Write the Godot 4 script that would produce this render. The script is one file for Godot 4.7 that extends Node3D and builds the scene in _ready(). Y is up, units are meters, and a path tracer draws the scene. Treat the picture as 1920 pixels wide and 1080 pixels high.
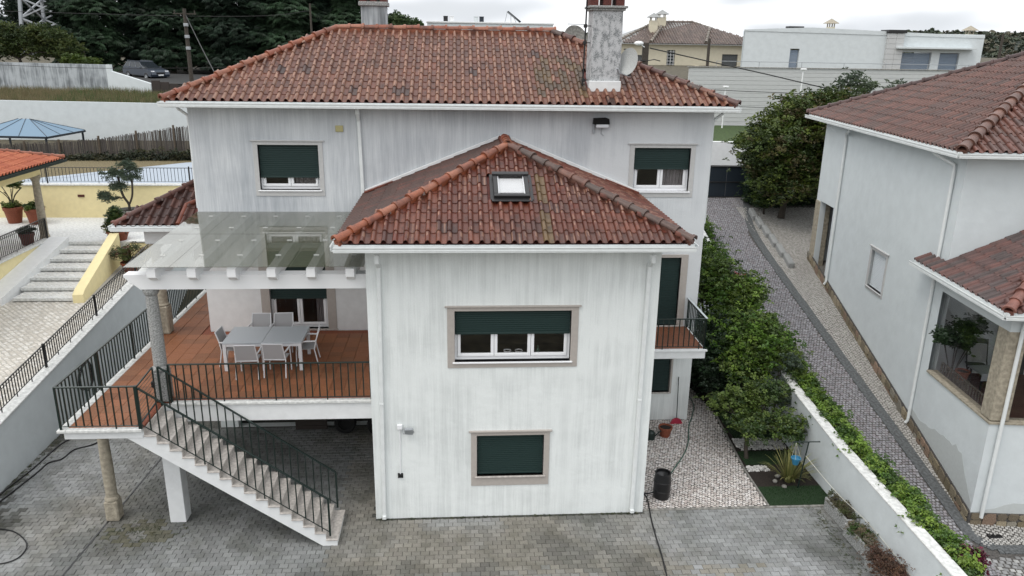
extends Node3D
# A white two-storey house with terracotta roofs seen from the air, with its court, terrace, garden and neighbours.

var rng := RandomNumberGenerator.new()
var mats := {}


# ---------------------------------------------------------------- mesh builder
class MB:
	var v := PackedVector3Array()
	var n := PackedVector3Array()
	var c := PackedColorArray()
	var col := Color.WHITE

	func tri(p: Vector3, q: Vector3, r: Vector3) -> void:
		var m := (q - p).cross(r - p).normalized()
		trin(p, q, r, m, m, m)

	func trin(p: Vector3, q: Vector3, r: Vector3, np: Vector3, nq: Vector3, nr: Vector3) -> void:
		v.append(p); v.append(r); v.append(q)
		n.append(np); n.append(nr); n.append(nq)
		c.append(col); c.append(col); c.append(col)

	func quad(p: Vector3, q: Vector3, r: Vector3, s: Vector3) -> void:
		tri(p, q, r)
		tri(p, r, s)

	func poly(pts: Array) -> void:
		for i in range(1, pts.size() - 1):
			tri(pts[0], pts[i], pts[i + 1])

	# a box with chamfered edges (ch = 0 gives a plain box)
	func box(ce: Vector3, s: Vector3, ch := 0.0, b := Basis()) -> void:
		var h := s * 0.5
		ch = minf(ch, minf(h.x, minf(h.y, h.z)) * 0.9)
		var ax := [b.x, b.y, b.z]
		var hh := [h.x, h.y, h.z]
		for i in 3:
			var j := (i + 1) % 3
			var k := (i + 2) % 3
			for sg in [-1.0, 1.0]:
				var o: Vector3 = ce + ax[i] * hh[i] * sg
				var u: Vector3 = ax[j] * (hh[j] - ch)
				var w: Vector3 = ax[k] * (hh[k] - ch)
				if sg > 0:
					quad(o - u - w, o + u - w, o + u + w, o - u + w)
				else:
					quad(o - u - w, o - u + w, o + u + w, o + u - w)
		if ch > 0.0:
			for i in 3:
				var j := (i + 1) % 3
				var k := (i + 2) % 3
				for sj in [-1.0, 1.0]:
					for sk in [-1.0, 1.0]:
						var e: Vector3 = ax[i] * (hh[i] - ch)
						var p1: Vector3 = ce + ax[j] * hh[j] * sj + ax[k] * (hh[k] - ch) * sk
						var p2: Vector3 = ce + ax[j] * (hh[j] - ch) * sj + ax[k] * hh[k] * sk
						_oq(p1 - e, p1 + e, p2 + e, p2 - e, ce)
			for a in [-1.0, 1.0]:
				for bb in [-1.0, 1.0]:
					for d in [-1.0, 1.0]:
						var q0: Vector3 = ce + ax[0] * hh[0] * a + ax[1] * (hh[1] - ch) * bb + ax[2] * (hh[2] - ch) * d
						var q1: Vector3 = ce + ax[0] * (hh[0] - ch) * a + ax[1] * hh[1] * bb + ax[2] * (hh[2] - ch) * d
						var q2: Vector3 = ce + ax[0] * (hh[0] - ch) * a + ax[1] * (hh[1] - ch) * bb + ax[2] * hh[2] * d
						if (q1 - q0).cross(q2 - q0).dot(q0 - ce) > 0:
							tri(q0, q1, q2)
						else:
							tri(q0, q2, q1)

	func _oq(p: Vector3, q: Vector3, r: Vector3, s: Vector3, ce: Vector3) -> void:
		if (q - p).cross(r - p).dot(p + r - ce * 2.0) > 0:
			quad(p, q, r, s)
		else:
			quad(p, s, r, q)

	func span(a: Vector3, b: Vector3, ch := 0.0) -> void:   # a box between two corners
		box((a + b) * 0.5, (b - a).abs(), ch)

	# a bar of rectangular section from a to b
	func bar(a: Vector3, b: Vector3, w: float, h: float, ch := 0.0, up := Vector3.UP) -> void:
		var z := (b - a).normalized()
		if absf(z.dot(up)) > 0.99:
			up = Vector3.BACK
		var x := up.cross(z).normalized()
		box((a + b) * 0.5, Vector3(w, h, a.distance_to(b)), ch, Basis(x, z.cross(x), z))

	# an outline in x, y (counter-clockwise) pushed from z0 to z1
	func prism(pts: PackedVector2Array, z0: float, z1: float, t := Transform3D()) -> void:
		var ids := Geometry2D.triangulate_polygon(pts)
		var ccw := not Geometry2D.is_polygon_clockwise(pts)
		for i in range(0, ids.size(), 3):
			var p := pts[ids[i]]
			var q := pts[ids[i + 1]]
			var r := pts[ids[i + 2]]
			if (q - p).cross(r - p) < 0:
				var o := q
				q = r
				r = o
			tri(t * Vector3(p.x, p.y, z1), t * Vector3(q.x, q.y, z1), t * Vector3(r.x, r.y, z1))
			tri(t * Vector3(p.x, p.y, z0), t * Vector3(r.x, r.y, z0), t * Vector3(q.x, q.y, z0))
		for i in pts.size():
			var p := pts[i]
			var q := pts[(i + 1) % pts.size()]
			if not ccw:
				var o := p
				p = q
				q = o
			quad(t * Vector3(p.x, p.y, z0), t * Vector3(q.x, q.y, z0), t * Vector3(q.x, q.y, z1), t * Vector3(p.x, p.y, z1))

	# a round tube along a path; radii may be one number or one per point
	func tube(pts: Array, rad, sides := 8, caps := true) -> void:
		var last: Array = []
		var lastn: Array = []
		var side := Vector3.ZERO
		for i in pts.size():
			var a: Vector3 = pts[maxi(i - 1, 0)]
			var b: Vector3 = pts[mini(i + 1, pts.size() - 1)]
			var d := (b - a).normalized()
			if side == Vector3.ZERO:
				side = d.cross(Vector3.UP if absf(d.y) < 0.9 else Vector3.RIGHT).normalized()
			side = (side - d * side.dot(d)).normalized()
			var up := side.cross(d)
			var r: float = rad[i] if rad is Array else rad
			var ring: Array = []
			var rn: Array = []
			for k in sides:
				var an := TAU * k / sides
				var m := side * cos(an) + up * sin(an)
				rn.append(m)
				ring.append(pts[i] + m * r)
			if last:
				for k in sides:
					var l := (k + 1) % sides
					trin(last[k], ring[l], last[l], lastn[k], rn[l], lastn[l])
					trin(last[k], ring[k], ring[l], lastn[k], rn[k], rn[l])
			if caps and (i == 0 or i == pts.size() - 1):
				for k in range(1, sides - 1):
					if i == 0:
						tri(ring[0], ring[k], ring[k + 1])
					else:
						tri(ring[0], ring[k + 1], ring[k])
			last = ring
			lastn = rn

	# a profile of (radius, height) turned about y; smooth within runs, sharp where flat steps meet
	func lathe(prof: Array, sides := 16, t := Transform3D(), squash := 1.0) -> void:
		for i in prof.size() - 1:
			var a: Vector2 = prof[i]
			var b: Vector2 = prof[i + 1]
			var nn := Vector2(b.y - a.y, a.x - b.x).normalized()
			for k in sides:
				var t0 := TAU * k / sides
				var t1 := TAU * (k + 1) / sides
				var c0 := Vector3(cos(t0), 0, -sin(t0))
				var c1 := Vector3(cos(t1), 0, -sin(t1))
				var s := Vector3(1, 1, squash)
				var p := t * ((c0 * a.x + Vector3.UP * a.y) * s)
				var q := t * ((c1 * a.x + Vector3.UP * a.y) * s)
				var r := t * ((c1 * b.x + Vector3.UP * b.y) * s)
				var u := t * ((c0 * b.x + Vector3.UP * b.y) * s)
				var n0 := (t.basis * (c0 * nn.x + Vector3.UP * nn.y)).normalized()
				var n1 := (t.basis * (c1 * nn.x + Vector3.UP * nn.y)).normalized()
				if a.x > 0.0001:
					trin(p, q, r, n0, n1, n1)
				if b.x > 0.0001:
					trin(p, r, u, n0, n1, n0)

	func ball(ce: Vector3, rx: float, ry: float, rz: float, sides := 10, rings := 6) -> void:
		for i in rings:
			var f0 := PI * i / rings - PI / 2
			var f1 := PI * (i + 1) / rings - PI / 2
			for k in sides:
				var t0 := TAU * k / sides
				var t1 := TAU * (k + 1) / sides
				var p := [Vector3(cos(f0) * cos(t0), sin(f0), -cos(f0) * sin(t0)), Vector3(cos(f0) * cos(t1), sin(f0), -cos(f0) * sin(t1)), Vector3(cos(f1) * cos(t1), sin(f1), -cos(f1) * sin(t1)), Vector3(cos(f1) * cos(t0), sin(f1), -cos(f1) * sin(t0))]
				var s := Vector3(rx, ry, rz)
				if i > 0:
					trin(ce + p[0] * s, ce + p[1] * s, ce + p[2] * s, p[0], p[1], p[2])
				if i < rings - 1:
					trin(ce + p[0] * s, ce + p[2] * s, ce + p[3] * s, p[0], p[2], p[3])

	func add(o: MB, t: Transform3D, tint := Color.WHITE) -> void:
		v.append_array(t * o.v)
		n.append_array(Transform3D(t.basis.orthonormalized(), Vector3.ZERO) * o.n)
		if tint == Color.WHITE:
			c.append_array(o.c)
		else:
			for k in o.c:
				c.append(k * tint)

	func mesh() -> ArrayMesh:
		var a := []
		a.resize(Mesh.ARRAY_MAX)
		a[Mesh.ARRAY_VERTEX] = v
		a[Mesh.ARRAY_NORMAL] = n
		a[Mesh.ARRAY_COLOR] = c
		var m := ArrayMesh.new()
		m.add_surface_from_arrays(Mesh.PRIMITIVE_TRIANGLES, a)
		return m


# ---------------------------------------------------------------- nodes
func part(called: String, mb, m: Material, parent: Node3D = null, t := Transform3D()) -> MeshInstance3D:
	var o := MeshInstance3D.new()
	o.name = called
	o.mesh = mb.mesh() if mb is MB else mb
	o.material_override = m
	o.transform = t
	(parent if parent else self).add_child(o, true)
	return o


func tag(o: Node3D, label: String, category: String, group := "") -> Node3D:
	o.set_meta("label", label)
	o.set_meta("category", category)
	if group:
		o.set_meta("group", group)
	return o


func thing(called: String, label: String, category: String, at := Vector3.ZERO, turn := 0.0, group := "") -> Node3D:
	var o := Node3D.new()
	o.name = called
	o.position = at
	o.rotation.y = turn
	add_child(o, true)
	return tag(o, label, category, group)


func struct(called: String, mb, m: Material, parent: Node3D = null) -> MeshInstance3D:
	var o := part(called, mb, m, parent)
	o.set_meta("kind", "structure")
	return o


func stuff(o: Node3D) -> Node3D:
	o.set_meta("kind", "stuff")
	return o


func many(called: String, mesh: Mesh, m: Material, places: Array, tints: Array, parent: Node3D = null) -> MultiMeshInstance3D:
	var mm := MultiMesh.new()
	mm.transform_format = MultiMesh.TRANSFORM_3D
	mm.use_colors = true
	mm.mesh = mesh
	mm.instance_count = places.size()
	for i in places.size():
		mm.set_instance_transform(i, places[i])
		mm.set_instance_color(i, tints[i])
	var o := MultiMeshInstance3D.new()
	o.name = called
	o.multimesh = mm
	o.material_override = m
	(parent if parent else self).add_child(o, true)
	return o


func up_turn(at: Vector3, turn: float) -> Transform3D:
	return Transform3D(Basis(Vector3.UP, turn), at)


func rnd(a: float, b: float) -> float:
	return rng.randf_range(a, b)


# ---------------------------------------------------------------- materials
func lin(r: float, g: float, b: float) -> Color:
	return Color(r, g, b).linear_to_srgb()


func noise(seed_: int, freq: float, oct := 4) -> FastNoiseLite:
	var f := FastNoiseLite.new()
	f.seed = seed_
	f.noise_type = FastNoiseLite.TYPE_SIMPLEX_SMOOTH
	f.frequency = freq
	f.fractal_octaves = oct
	return f


# grey noise between lo and hi as a seamless texture
func ntex(seed_: int, freq: float, lo: float, hi: float, oct := 5, size := 512, bump := 0.0) -> NoiseTexture2D:
	var t := NoiseTexture2D.new()
	t.width = size
	t.height = size
	t.seamless = true
	t.noise = noise(seed_, freq, oct)
	if bump > 0.0:
		t.as_normal_map = true
		t.bump_strength = bump
	else:
		var g := Gradient.new()
		g.set_color(0, Color(lo, lo, lo))
		g.set_color(1, Color(hi, hi, hi))
		t.color_ramp = g
	return t


func mat(called: String, col: Color, rough := 0.8, tex: Texture2D = null, scale := Vector3.ONE, metal := 0.0) -> StandardMaterial3D:
	var m := StandardMaterial3D.new()
	m.resource_name = called
	m.albedo_color = col
	m.roughness = rough
	m.metallic = metal
	if tex:
		m.albedo_texture = tex
		m.uv1_triplanar = true
		m.uv1_world_triplanar = true
		m.uv1_scale = scale
	mats[called] = m
	return m


func bumpy(m: StandardMaterial3D, tex: Texture2D, strength := 1.0) -> StandardMaterial3D:
	m.normal_enabled = true
	m.normal_texture = tex
	m.normal_scale = strength
	return m


func vcol(m: StandardMaterial3D) -> StandardMaterial3D:
	m.vertex_color_use_as_albedo = true
	return m


# broad stains laid over a material: a slow noise, dark below its threshold, clean above
func stained(m: StandardMaterial3D, seed_: int, freq: float, scale: Vector3, dark: Color) -> void:
	var t := NoiseTexture2D.new()
	t.width = 512
	t.height = 512
	t.seamless = true
	t.noise = noise(seed_, freq, 6)
	var g := Gradient.new()
	g.offsets = PackedFloat32Array([0.0, 0.3, 0.52, 1.0])
	g.colors = PackedColorArray([dark, dark.lerp(Color.WHITE, 0.35), Color(0.94, 0.94, 0.94), Color.WHITE])
	t.color_ramp = g
	m.detail_enabled = true
	m.detail_albedo = t
	m.detail_blend_mode = BaseMaterial3D.BLEND_MODE_MUL
	m.detail_uv_layer = BaseMaterial3D.DETAIL_UV_2
	m.uv2_triplanar = true
	m.uv2_world_triplanar = true
	m.uv2_scale = scale


# rendered wall with rain streaks of algae: thin upright streaks, thick where a slow patch noise says so
func streaked(seed_: int, clean: Color, dirt: Color, amount: float, size := 1024) -> ImageTexture:
	var thin := noise(seed_, 0.035, 4).get_seamless_image(size, 24)
	thin.resize(size, size, Image.INTERPOLATE_CUBIC)
	var fine := noise(seed_ + 1, 0.16, 3).get_seamless_image(size, 40)
	fine.resize(size, size, Image.INTERPOLATE_CUBIC)
	var slow := noise(seed_ + 2, 0.02, 4).get_seamless_image(256, 256)
	slow.resize(size, size, Image.INTERPOLATE_CUBIC)
	var grit := noise(seed_ + 3, 0.25, 2).get_seamless_image(size, size)
	var a := thin.get_data()
	var b := fine.get_data()
	var s := slow.get_data()
	var g := grit.get_data()
	var out := PackedByteArray()
	out.resize(size * size * 3)
	for i in size * size:
		var k := (a[i] * 0.55 + b[i] * 0.45) / 255.0
		var p := s[i] / 255.0
		var d := clampf(0.3 + (k - 0.5) * 2.0 * (0.35 + p) + (p - 0.5) * 1.1, 0.0, 1.0) * amount
		var w := 1.0 + (g[i] / 255.0 - 0.5) * 0.05
		out[i * 3] = int(clampf(lerpf(clean.r, dirt.r, d) * w, 0, 1) * 255)
		out[i * 3 + 1] = int(clampf(lerpf(clean.g, dirt.g, d) * w, 0, 1) * 255)
		out[i * 3 + 2] = int(clampf(lerpf(clean.b, dirt.b, d) * w, 0, 1) * 255)
	return ImageTexture.create_from_image(Image.create_from_data(size, size, false, Image.FORMAT_RGB8, out))


func make_materials() -> void:
	var soft := ntex(11, 0.02, 0.955, 1.0)
	var grain := ntex(12, 0.12, 0.8, 1.0, 3)
	var coarse := ntex(13, 0.03, 0.55, 1.0, 6)
	var rough_n := ntex(14, 0.1, 0, 1, 4, 512, 4.0)
	var stone_n := ntex(15, 0.04, 0, 1, 5, 512, 6.0)
	var big := Vector3.ONE * 0.125
	mat("plaster_white", Color.WHITE, 0.9, streaked(21, lin(0.745, 0.778, 0.772), lin(0.60, 0.63, 0.625), 0.85), big)
	mat("plaster_grey", Color.WHITE, 0.9, rear_wall_picture(), Vector3(0.0625, 0.1, 0.0625))
	mat("plaster_plain", lin(0.74, 0.755, 0.76), 0.9, soft, Vector3.ONE * 0.3)
	mat("plaster_cool", lin(0.63, 0.675, 0.69), 0.9, soft, Vector3.ONE * 0.15)
	var trowel := ntex(15, 0.05, 0, 1, 5, 512, 3.0)
	for k in ["plaster_white", "plaster_grey", "plaster_plain", "plaster_cool"]:
		bumpy(mats[k], trowel, 0.12)
	mat("plaster_damp", lin(0.50, 0.53, 0.525), 0.9, soft, Vector3.ONE * 0.8)
	mat("plaster_yellow", lin(0.78, 0.68, 0.39), 0.9, soft, Vector3.ONE * 0.3)
	mat("plaster_cream", lin(0.64, 0.59, 0.46), 0.9, soft, Vector3.ONE * 0.2)
	mat("wall_weathered", Color.WHITE, 0.95, streaked(41, lin(0.44, 0.47, 0.49), lin(0.16, 0.175, 0.185), 1.0, 512), big)
	mat("cap_weathered", Color.WHITE, 0.9, ntex(42, 0.03, 0.78, 1.0, 6), Vector3.ONE * 0.5)
	mats.cap_weathered.albedo_color = lin(0.78, 0.79, 0.77)
	mat("white_paint", lin(0.8, 0.81, 0.82), 0.45)
	mat("gutter_white", lin(0.74, 0.77, 0.77), 0.4, ntex(43, 0.02, 0.95, 1.0), Vector3.ONE * 0.4)
	mat("pvc", lin(0.82, 0.83, 0.85), 0.3)
	mat("surround", lin(0.42, 0.385, 0.355), 0.75, soft, Vector3.ONE * 0.8)
	mat("surround_pale", lin(0.50, 0.50, 0.495), 0.75, soft, Vector3.ONE * 0.8)
	mat("marble", lin(0.60, 0.56, 0.52), 0.5, ntex(44, 0.02, 0.75, 1.0, 5), Vector3.ONE * 0.9)
	mat("shutter_green", lin(0.007, 0.026, 0.024), 0.6)
	mat("rail_green", lin(0.006, 0.017, 0.014), 0.4)
	mat("iron_black", lin(0.012, 0.012, 0.013), 0.45)
	mat("iron_pale", lin(0.45, 0.5, 0.52), 0.35)
	mat("steel", lin(0.45, 0.46, 0.46), 0.3, null, Vector3.ONE, 0.8)
	mat("dark", lin(0.008, 0.008, 0.008), 0.95)
	mat("room", lin(0.10, 0.10, 0.10), 0.9)
	mat("curtain", lin(0.36, 0.34, 0.35), 0.9)
	var gl := mat("glass", Color(0.05, 0.06, 0.06, 0.12), 0.02)
	gl.transparency = BaseMaterial3D.TRANSPARENCY_ALPHA
	gl.metallic_specular = 0.6
	var gr := mat("roof_glass", Color(lin(0.10, 0.108, 0.07), 0.40), 0.01, null, Vector3.ONE, 0.06)
	gr.transparency = BaseMaterial3D.TRANSPARENCY_ALPHA
	gr.metallic_specular = 1.0
	vcol(mat("tile", Color.WHITE, 0.42, ntex(45, 0.05, 0.62, 1.0, 5), Vector3.ONE * 1.7))
	bumpy(mats.tile, rough_n, 0.5)
	stained(mats.tile, 55, 0.016, Vector3.ONE * 0.33, Color(0.6, 0.57, 0.55))
	vcol(mat("tile_new", Color.WHITE, 0.7, grain, Vector3.ONE * 2.0))
	mat("terracotta", lin(0.34, 0.095, 0.045), 0.75, ntex(46, 0.03, 0.6, 1.0, 5), Vector3.ONE * 1.3)
	mat("terracotta_red", lin(0.17, 0.045, 0.035), 0.8, coarse, Vector3.ONE * 1.3)
	vcol(mat("floor_tile", Color.WHITE, 0.6, ntex(47, 0.03, 0.72, 1.0, 5), Vector3.ONE * 1.5))
	vcol(mat("paver", Color.WHITE, 0.9, ntex(48, 0.06, 0.7, 1.0, 5), Vector3.ONE * 1.6))
	bumpy(mats.paver, rough_n, 0.8)
	stained(mats.paver, 56, 0.014, Vector3.ONE * 0.14, Color(0.8, 0.8, 0.78))
	vcol(mat("cobble", Color.WHITE, 0.85))
	mat("joint_mid", lin(0.30, 0.285, 0.26), 0.95, coarse, Vector3.ONE * 0.8)
	mat("joint_dark", lin(0.14, 0.14, 0.125), 0.95, coarse, Vector3.ONE * 0.8)
	mat("joint_pale", lin(0.42, 0.40, 0.36), 0.95, soft, Vector3.ONE * 0.8)
	mat("joint_sand", lin(0.15, 0.14, 0.13), 0.95, coarse, Vector3.ONE * 0.8)
	mat("band", lin(0.175, 0.185, 0.19), 0.85, coarse, Vector3.ONE * 0.7)
	mat("asphalt", lin(0.06, 0.06, 0.06), 0.9, coarse, Vector3.ONE * 0.5)
	mat("concrete", lin(0.36, 0.35, 0.32), 0.9, coarse, Vector3.ONE * 0.4)
	mat("stone_grey", lin(0.54, 0.55, 0.54), 0.9, ntex(49, 0.03, 0.5, 1.0, 6), Vector3.ONE * 1.4)
	bumpy(mats.stone_grey, stone_n, 0.8)
	mat("stone_warm", lin(0.46, 0.41, 0.32), 0.85, ntex(50, 0.02, 0.72, 1.0, 6), Vector3.ONE * 0.7)
	bumpy(mats.stone_warm, stone_n, 0.5)
	vcol(mat("stone_piece", Color.WHITE, 0.9, ntex(51, 0.04, 0.6, 1.0, 5), Vector3.ONE * 1.5))
	bumpy(mats.stone_piece, stone_n, 0.8)
	var chim := ImageTexture.create_from_image(lichen(61))
	mat("chimney_lichen", Color.WHITE, 0.95, chim, Vector3.ONE * 0.6)
	mat("earth", lin(0.035, 0.026, 0.02), 1.0, coarse, Vector3.ONE * 0.8)
	mat("ground", lin(0.14, 0.12, 0.075), 1.0, ntex(52, 0.02, 0.45, 1.0, 6), Vector3.ONE * 0.15)
	mat("dry_grass", lin(0.26, 0.21, 0.11), 1.0, ntex(53, 0.05, 0.5, 1.0, 6), Vector3.ONE * 0.4)
	mat("turf", lin(0.018, 0.05, 0.014), 1.0, ntex(54, 0.2, 0.55, 1.0, 4), Vector3.ONE * 1.5)
	mat("hill", lin(0.05, 0.065, 0.05), 1.0, coarse, Vector3.ONE * 0.02)
	vcol(mat("leaf", Color.WHITE, 0.55))
	mats.leaf.backlight_enabled = true
	mats.leaf.backlight = Color(0.25, 0.3, 0.12)
	vcol(mat("needle", Color.WHITE, 0.7))
	mat("bark", lin(0.09, 0.075, 0.06), 0.95, coarse, Vector3.ONE * 2.0)
	mat("timber", lin(0.16, 0.125, 0.09), 0.9, coarse, Vector3(2, 0.4, 2))
	vcol(mat("cane", Color.WHITE, 0.95))
	mat("plastic_black", lin(0.008, 0.008, 0.009), 0.35)
	mat("hose_green", lin(0.035, 0.10, 0.07), 0.4)
	mat("table_grey", lin(0.44, 0.47, 0.50), 0.3)
	mat("chair_frame", lin(0.66, 0.67, 0.69), 0.4)
	mat("chair_mesh", lin(0.36, 0.36, 0.37), 0.8)
	mat("red_plastic", lin(0.35, 0.02, 0.05), 0.45)
	mat("blue_plastic", lin(0.03, 0.17, 0.30), 0.4)
	mat("rope", lin(0.6, 0.58, 0.5), 0.9)
	mat("pale_shutter", lin(0.62, 0.66, 0.69), 0.6)
	mat("blue_shutter", lin(0.20, 0.25, 0.32), 0.6)
	mat("dish_white", lin(0.60, 0.62, 0.61), 0.6, ntex(57, 0.04, 0.7, 1.0, 5), Vector3.ONE * 1.5)
	mat("pool_pale", lin(0.36, 0.41, 0.47), 0.7, soft, Vector3.ONE * 0.5)
	mat("gate_brown", lin(0.03, 0.022, 0.018), 0.7)
	mat("grey_cladding", lin(0.52, 0.53, 0.53), 0.8, soft, Vector3(0.2, 0.6, 0.2))
	mat("plate_yellow", lin(0.42, 0.38, 0.19), 0.7)
	var poly_ := mat("polycarbonate", lin(0.14, 0.22, 0.30), 0.5)
	poly_.metallic_specular = 0.4
	mat("frame_navy", lin(0.012, 0.02, 0.03), 0.5)
	mat("car_paint", lin(0.022, 0.036, 0.06), 0.3, null, Vector3.ONE, 0.2)
	mats.car_paint.clearcoat_enabled = true
	mat("car_glass", lin(0.02, 0.025, 0.03), 0.05)
	mat("lamp_glass", lin(0.7, 0.72, 0.75), 0.15)
	mat("wood_pole", lin(0.10, 0.085, 0.07), 0.95, coarse, Vector3(2, 0.3, 2))
	mat("wire", lin(0.015, 0.015, 0.015), 0.6)
	mat("lawn_far", lin(0.07, 0.12, 0.03), 1.0, coarse, Vector3.ONE * 0.3)
	mat("galvanised", lin(0.33, 0.35, 0.37), 0.5, null, Vector3.ONE, 0.3)


# the rear wall's own stains, 16 m by 10 m: streaked algae in the patches where the photograph shows it, a repainted strip below the siren
func rear_wall_picture() -> ImageTexture:
	var w := 2048
	var h := 1024
	var thin := noise(31, 0.03, 4).get_seamless_image(w, 40)
	thin.resize(w, h, Image.INTERPOLATE_CUBIC)
	var fine := noise(32, 0.15, 3).get_seamless_image(w, 70)
	fine.resize(w, h, Image.INTERPOLATE_CUBIC)
	var slow := noise(33, 0.012, 5).get_seamless_image(512, 256)
	slow.resize(w, h, Image.INTERPOLATE_CUBIC)
	var grit := noise(34, 0.3, 2).get_seamless_image(w, h)
	# heavier patches: centre x, centre y, half width, half height, weight
	var zones := [[-3.9, 7.4, 0.9, 1.4, 0.30], [-2.6, 6.55, 1.3, 0.35, 0.40], [-1.0, 7.2, 0.5, 1.0, 0.25], [0.9, 7.6, 1.6, 0.9, 0.22], [2.6, 8.9, 2.5, 0.25, 0.2], [4.6, 7.8, 0.7, 0.8, 0.12], [7.4, 6.6, 0.9, 0.25, 0.15]]
	var extra := Image.create(256, 128, false, Image.FORMAT_L8)
	for y in 128:
		for x in 256:
			var px := x / 256.0 * 16.0
			px = px - 16.0 if px > 10.0 else px
			var py := 10.0 - y / 128.0 * 10.0
			var e := 0.25
			for z in zones:
				e += z[4] * exp(-pow((px - z[0]) / z[2], 2.0) - pow((py - z[1]) / z[3], 2.0))
			e -= 0.2 * smoothstep(4.8, 6.4, px)
			if px > 5.45 and px < 6.1 and py < 8.75:
				e -= 0.3
			extra.set_pixel(x, y, Color(e, e, e))
	extra.resize(w, h, Image.INTERPOLATE_BILINEAR)
	var a := thin.get_data()
	var b := fine.get_data()
	var s := slow.get_data()
	var g := grit.get_data()
	var q := extra.get_data()
	var clean := lin(0.60, 0.622, 0.64)
	var dirt := lin(0.33, 0.355, 0.385)
	var out := PackedByteArray()
	out.resize(w * h * 3)
	for i in w * h:
		var k := (a[i] * 0.5 + b[i] * 0.5) / 255.0 - 0.5
		var e := q[i] / 255.0
		var d := clampf(e * 0.85 + k * (0.3 + e * 1.5) + (s[i] / 255.0 - 0.5) * 0.7, 0.0, 1.0)
		var m := (1.0 + (g[i] / 255.0 - 0.5) * 0.05) * 255.0
		out[i * 3] = int(minf(lerpf(clean.r, dirt.r, d) * m, 255.0))
		out[i * 3 + 1] = int(minf(lerpf(clean.g, dirt.g, d) * m, 255.0))
		out[i * 3 + 2] = int(minf(lerpf(clean.b, dirt.b, d) * m, 255.0))
	return ImageTexture.create_from_image(Image.create_from_data(w, h, false, Image.FORMAT_RGB8, out))


# grey lichen blotches on old render
func lichen(seed_: int) -> Image:
	var im := Image.create(512, 512, false, Image.FORMAT_RGB8)
	var a := noise(seed_, 0.02, 5)
	var b := noise(seed_ + 1, 0.14, 4)
	for y in 512:
		for x in 512:
			var k := 0.8 * a.get_noise_2d(x, y * 0.6) + 0.7 * b.get_noise_2d(x, y * 0.5)
			var c := lin(0.48, 0.49, 0.50).lerp(lin(0.18, 0.19, 0.195), clampf(k * 2.0 + 0.18, 0, 1))
			im.set_pixel(x, y, c)
	return im


# ---------------------------------------------------------------- walls, windows, railings
# a wall face with openings; o is its lower left corner, t its place (x right, y up, z out); holes have reveals th deep
func wall_face(mb: MB, t: Transform3D, w: float, h: float, holes: Array, th := 0.25) -> void:
	var xs := [0.0, w]
	var ys := [0.0, h]
	for r in holes:
		xs.append_array([r.position.x, r.end.x])
		ys.append_array([r.position.y, r.end.y])
	xs.sort()
	ys.sort()
	for i in xs.size() - 1:
		for j in ys.size() - 1:
			if xs[i + 1] - xs[i] < 0.0005 or ys[j + 1] - ys[j] < 0.0005:
				continue
			var mid := Vector2((xs[i] + xs[i + 1]) / 2, (ys[j] + ys[j + 1]) / 2)
			var open := false
			for r in holes:
				open = open or r.has_point(mid)
			if not open:
				mb.quad(t * Vector3(xs[i], ys[j], 0), t * Vector3(xs[i + 1], ys[j], 0), t * Vector3(xs[i + 1], ys[j + 1], 0), t * Vector3(xs[i], ys[j + 1], 0))
				mb.quad(t * Vector3(xs[i], ys[j], -th), t * Vector3(xs[i], ys[j + 1], -th), t * Vector3(xs[i + 1], ys[j + 1], -th), t * Vector3(xs[i + 1], ys[j], -th))
	for r in holes:
		var a: Vector2 = r.position
		var b: Vector2 = r.end
		mb.quad(t * Vector3(a.x, a.y, 0), t * Vector3(a.x, a.y, -th), t * Vector3(b.x, a.y, -th), t * Vector3(b.x, a.y, 0))
		mb.quad(t * Vector3(a.x, b.y, 0), t * Vector3(b.x, b.y, 0), t * Vector3(b.x, b.y, -th), t * Vector3(a.x, b.y, -th))
		mb.quad(t * Vector3(a.x, a.y, 0), t * Vector3(a.x, b.y, 0), t * Vector3(a.x, b.y, -th), t * Vector3(a.x, a.y, -th))
		mb.quad(t * Vector3(b.x, a.y, 0), t * Vector3(b.x, a.y, -th), t * Vector3(b.x, b.y, -th), t * Vector3(b.x, b.y, 0))


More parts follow.
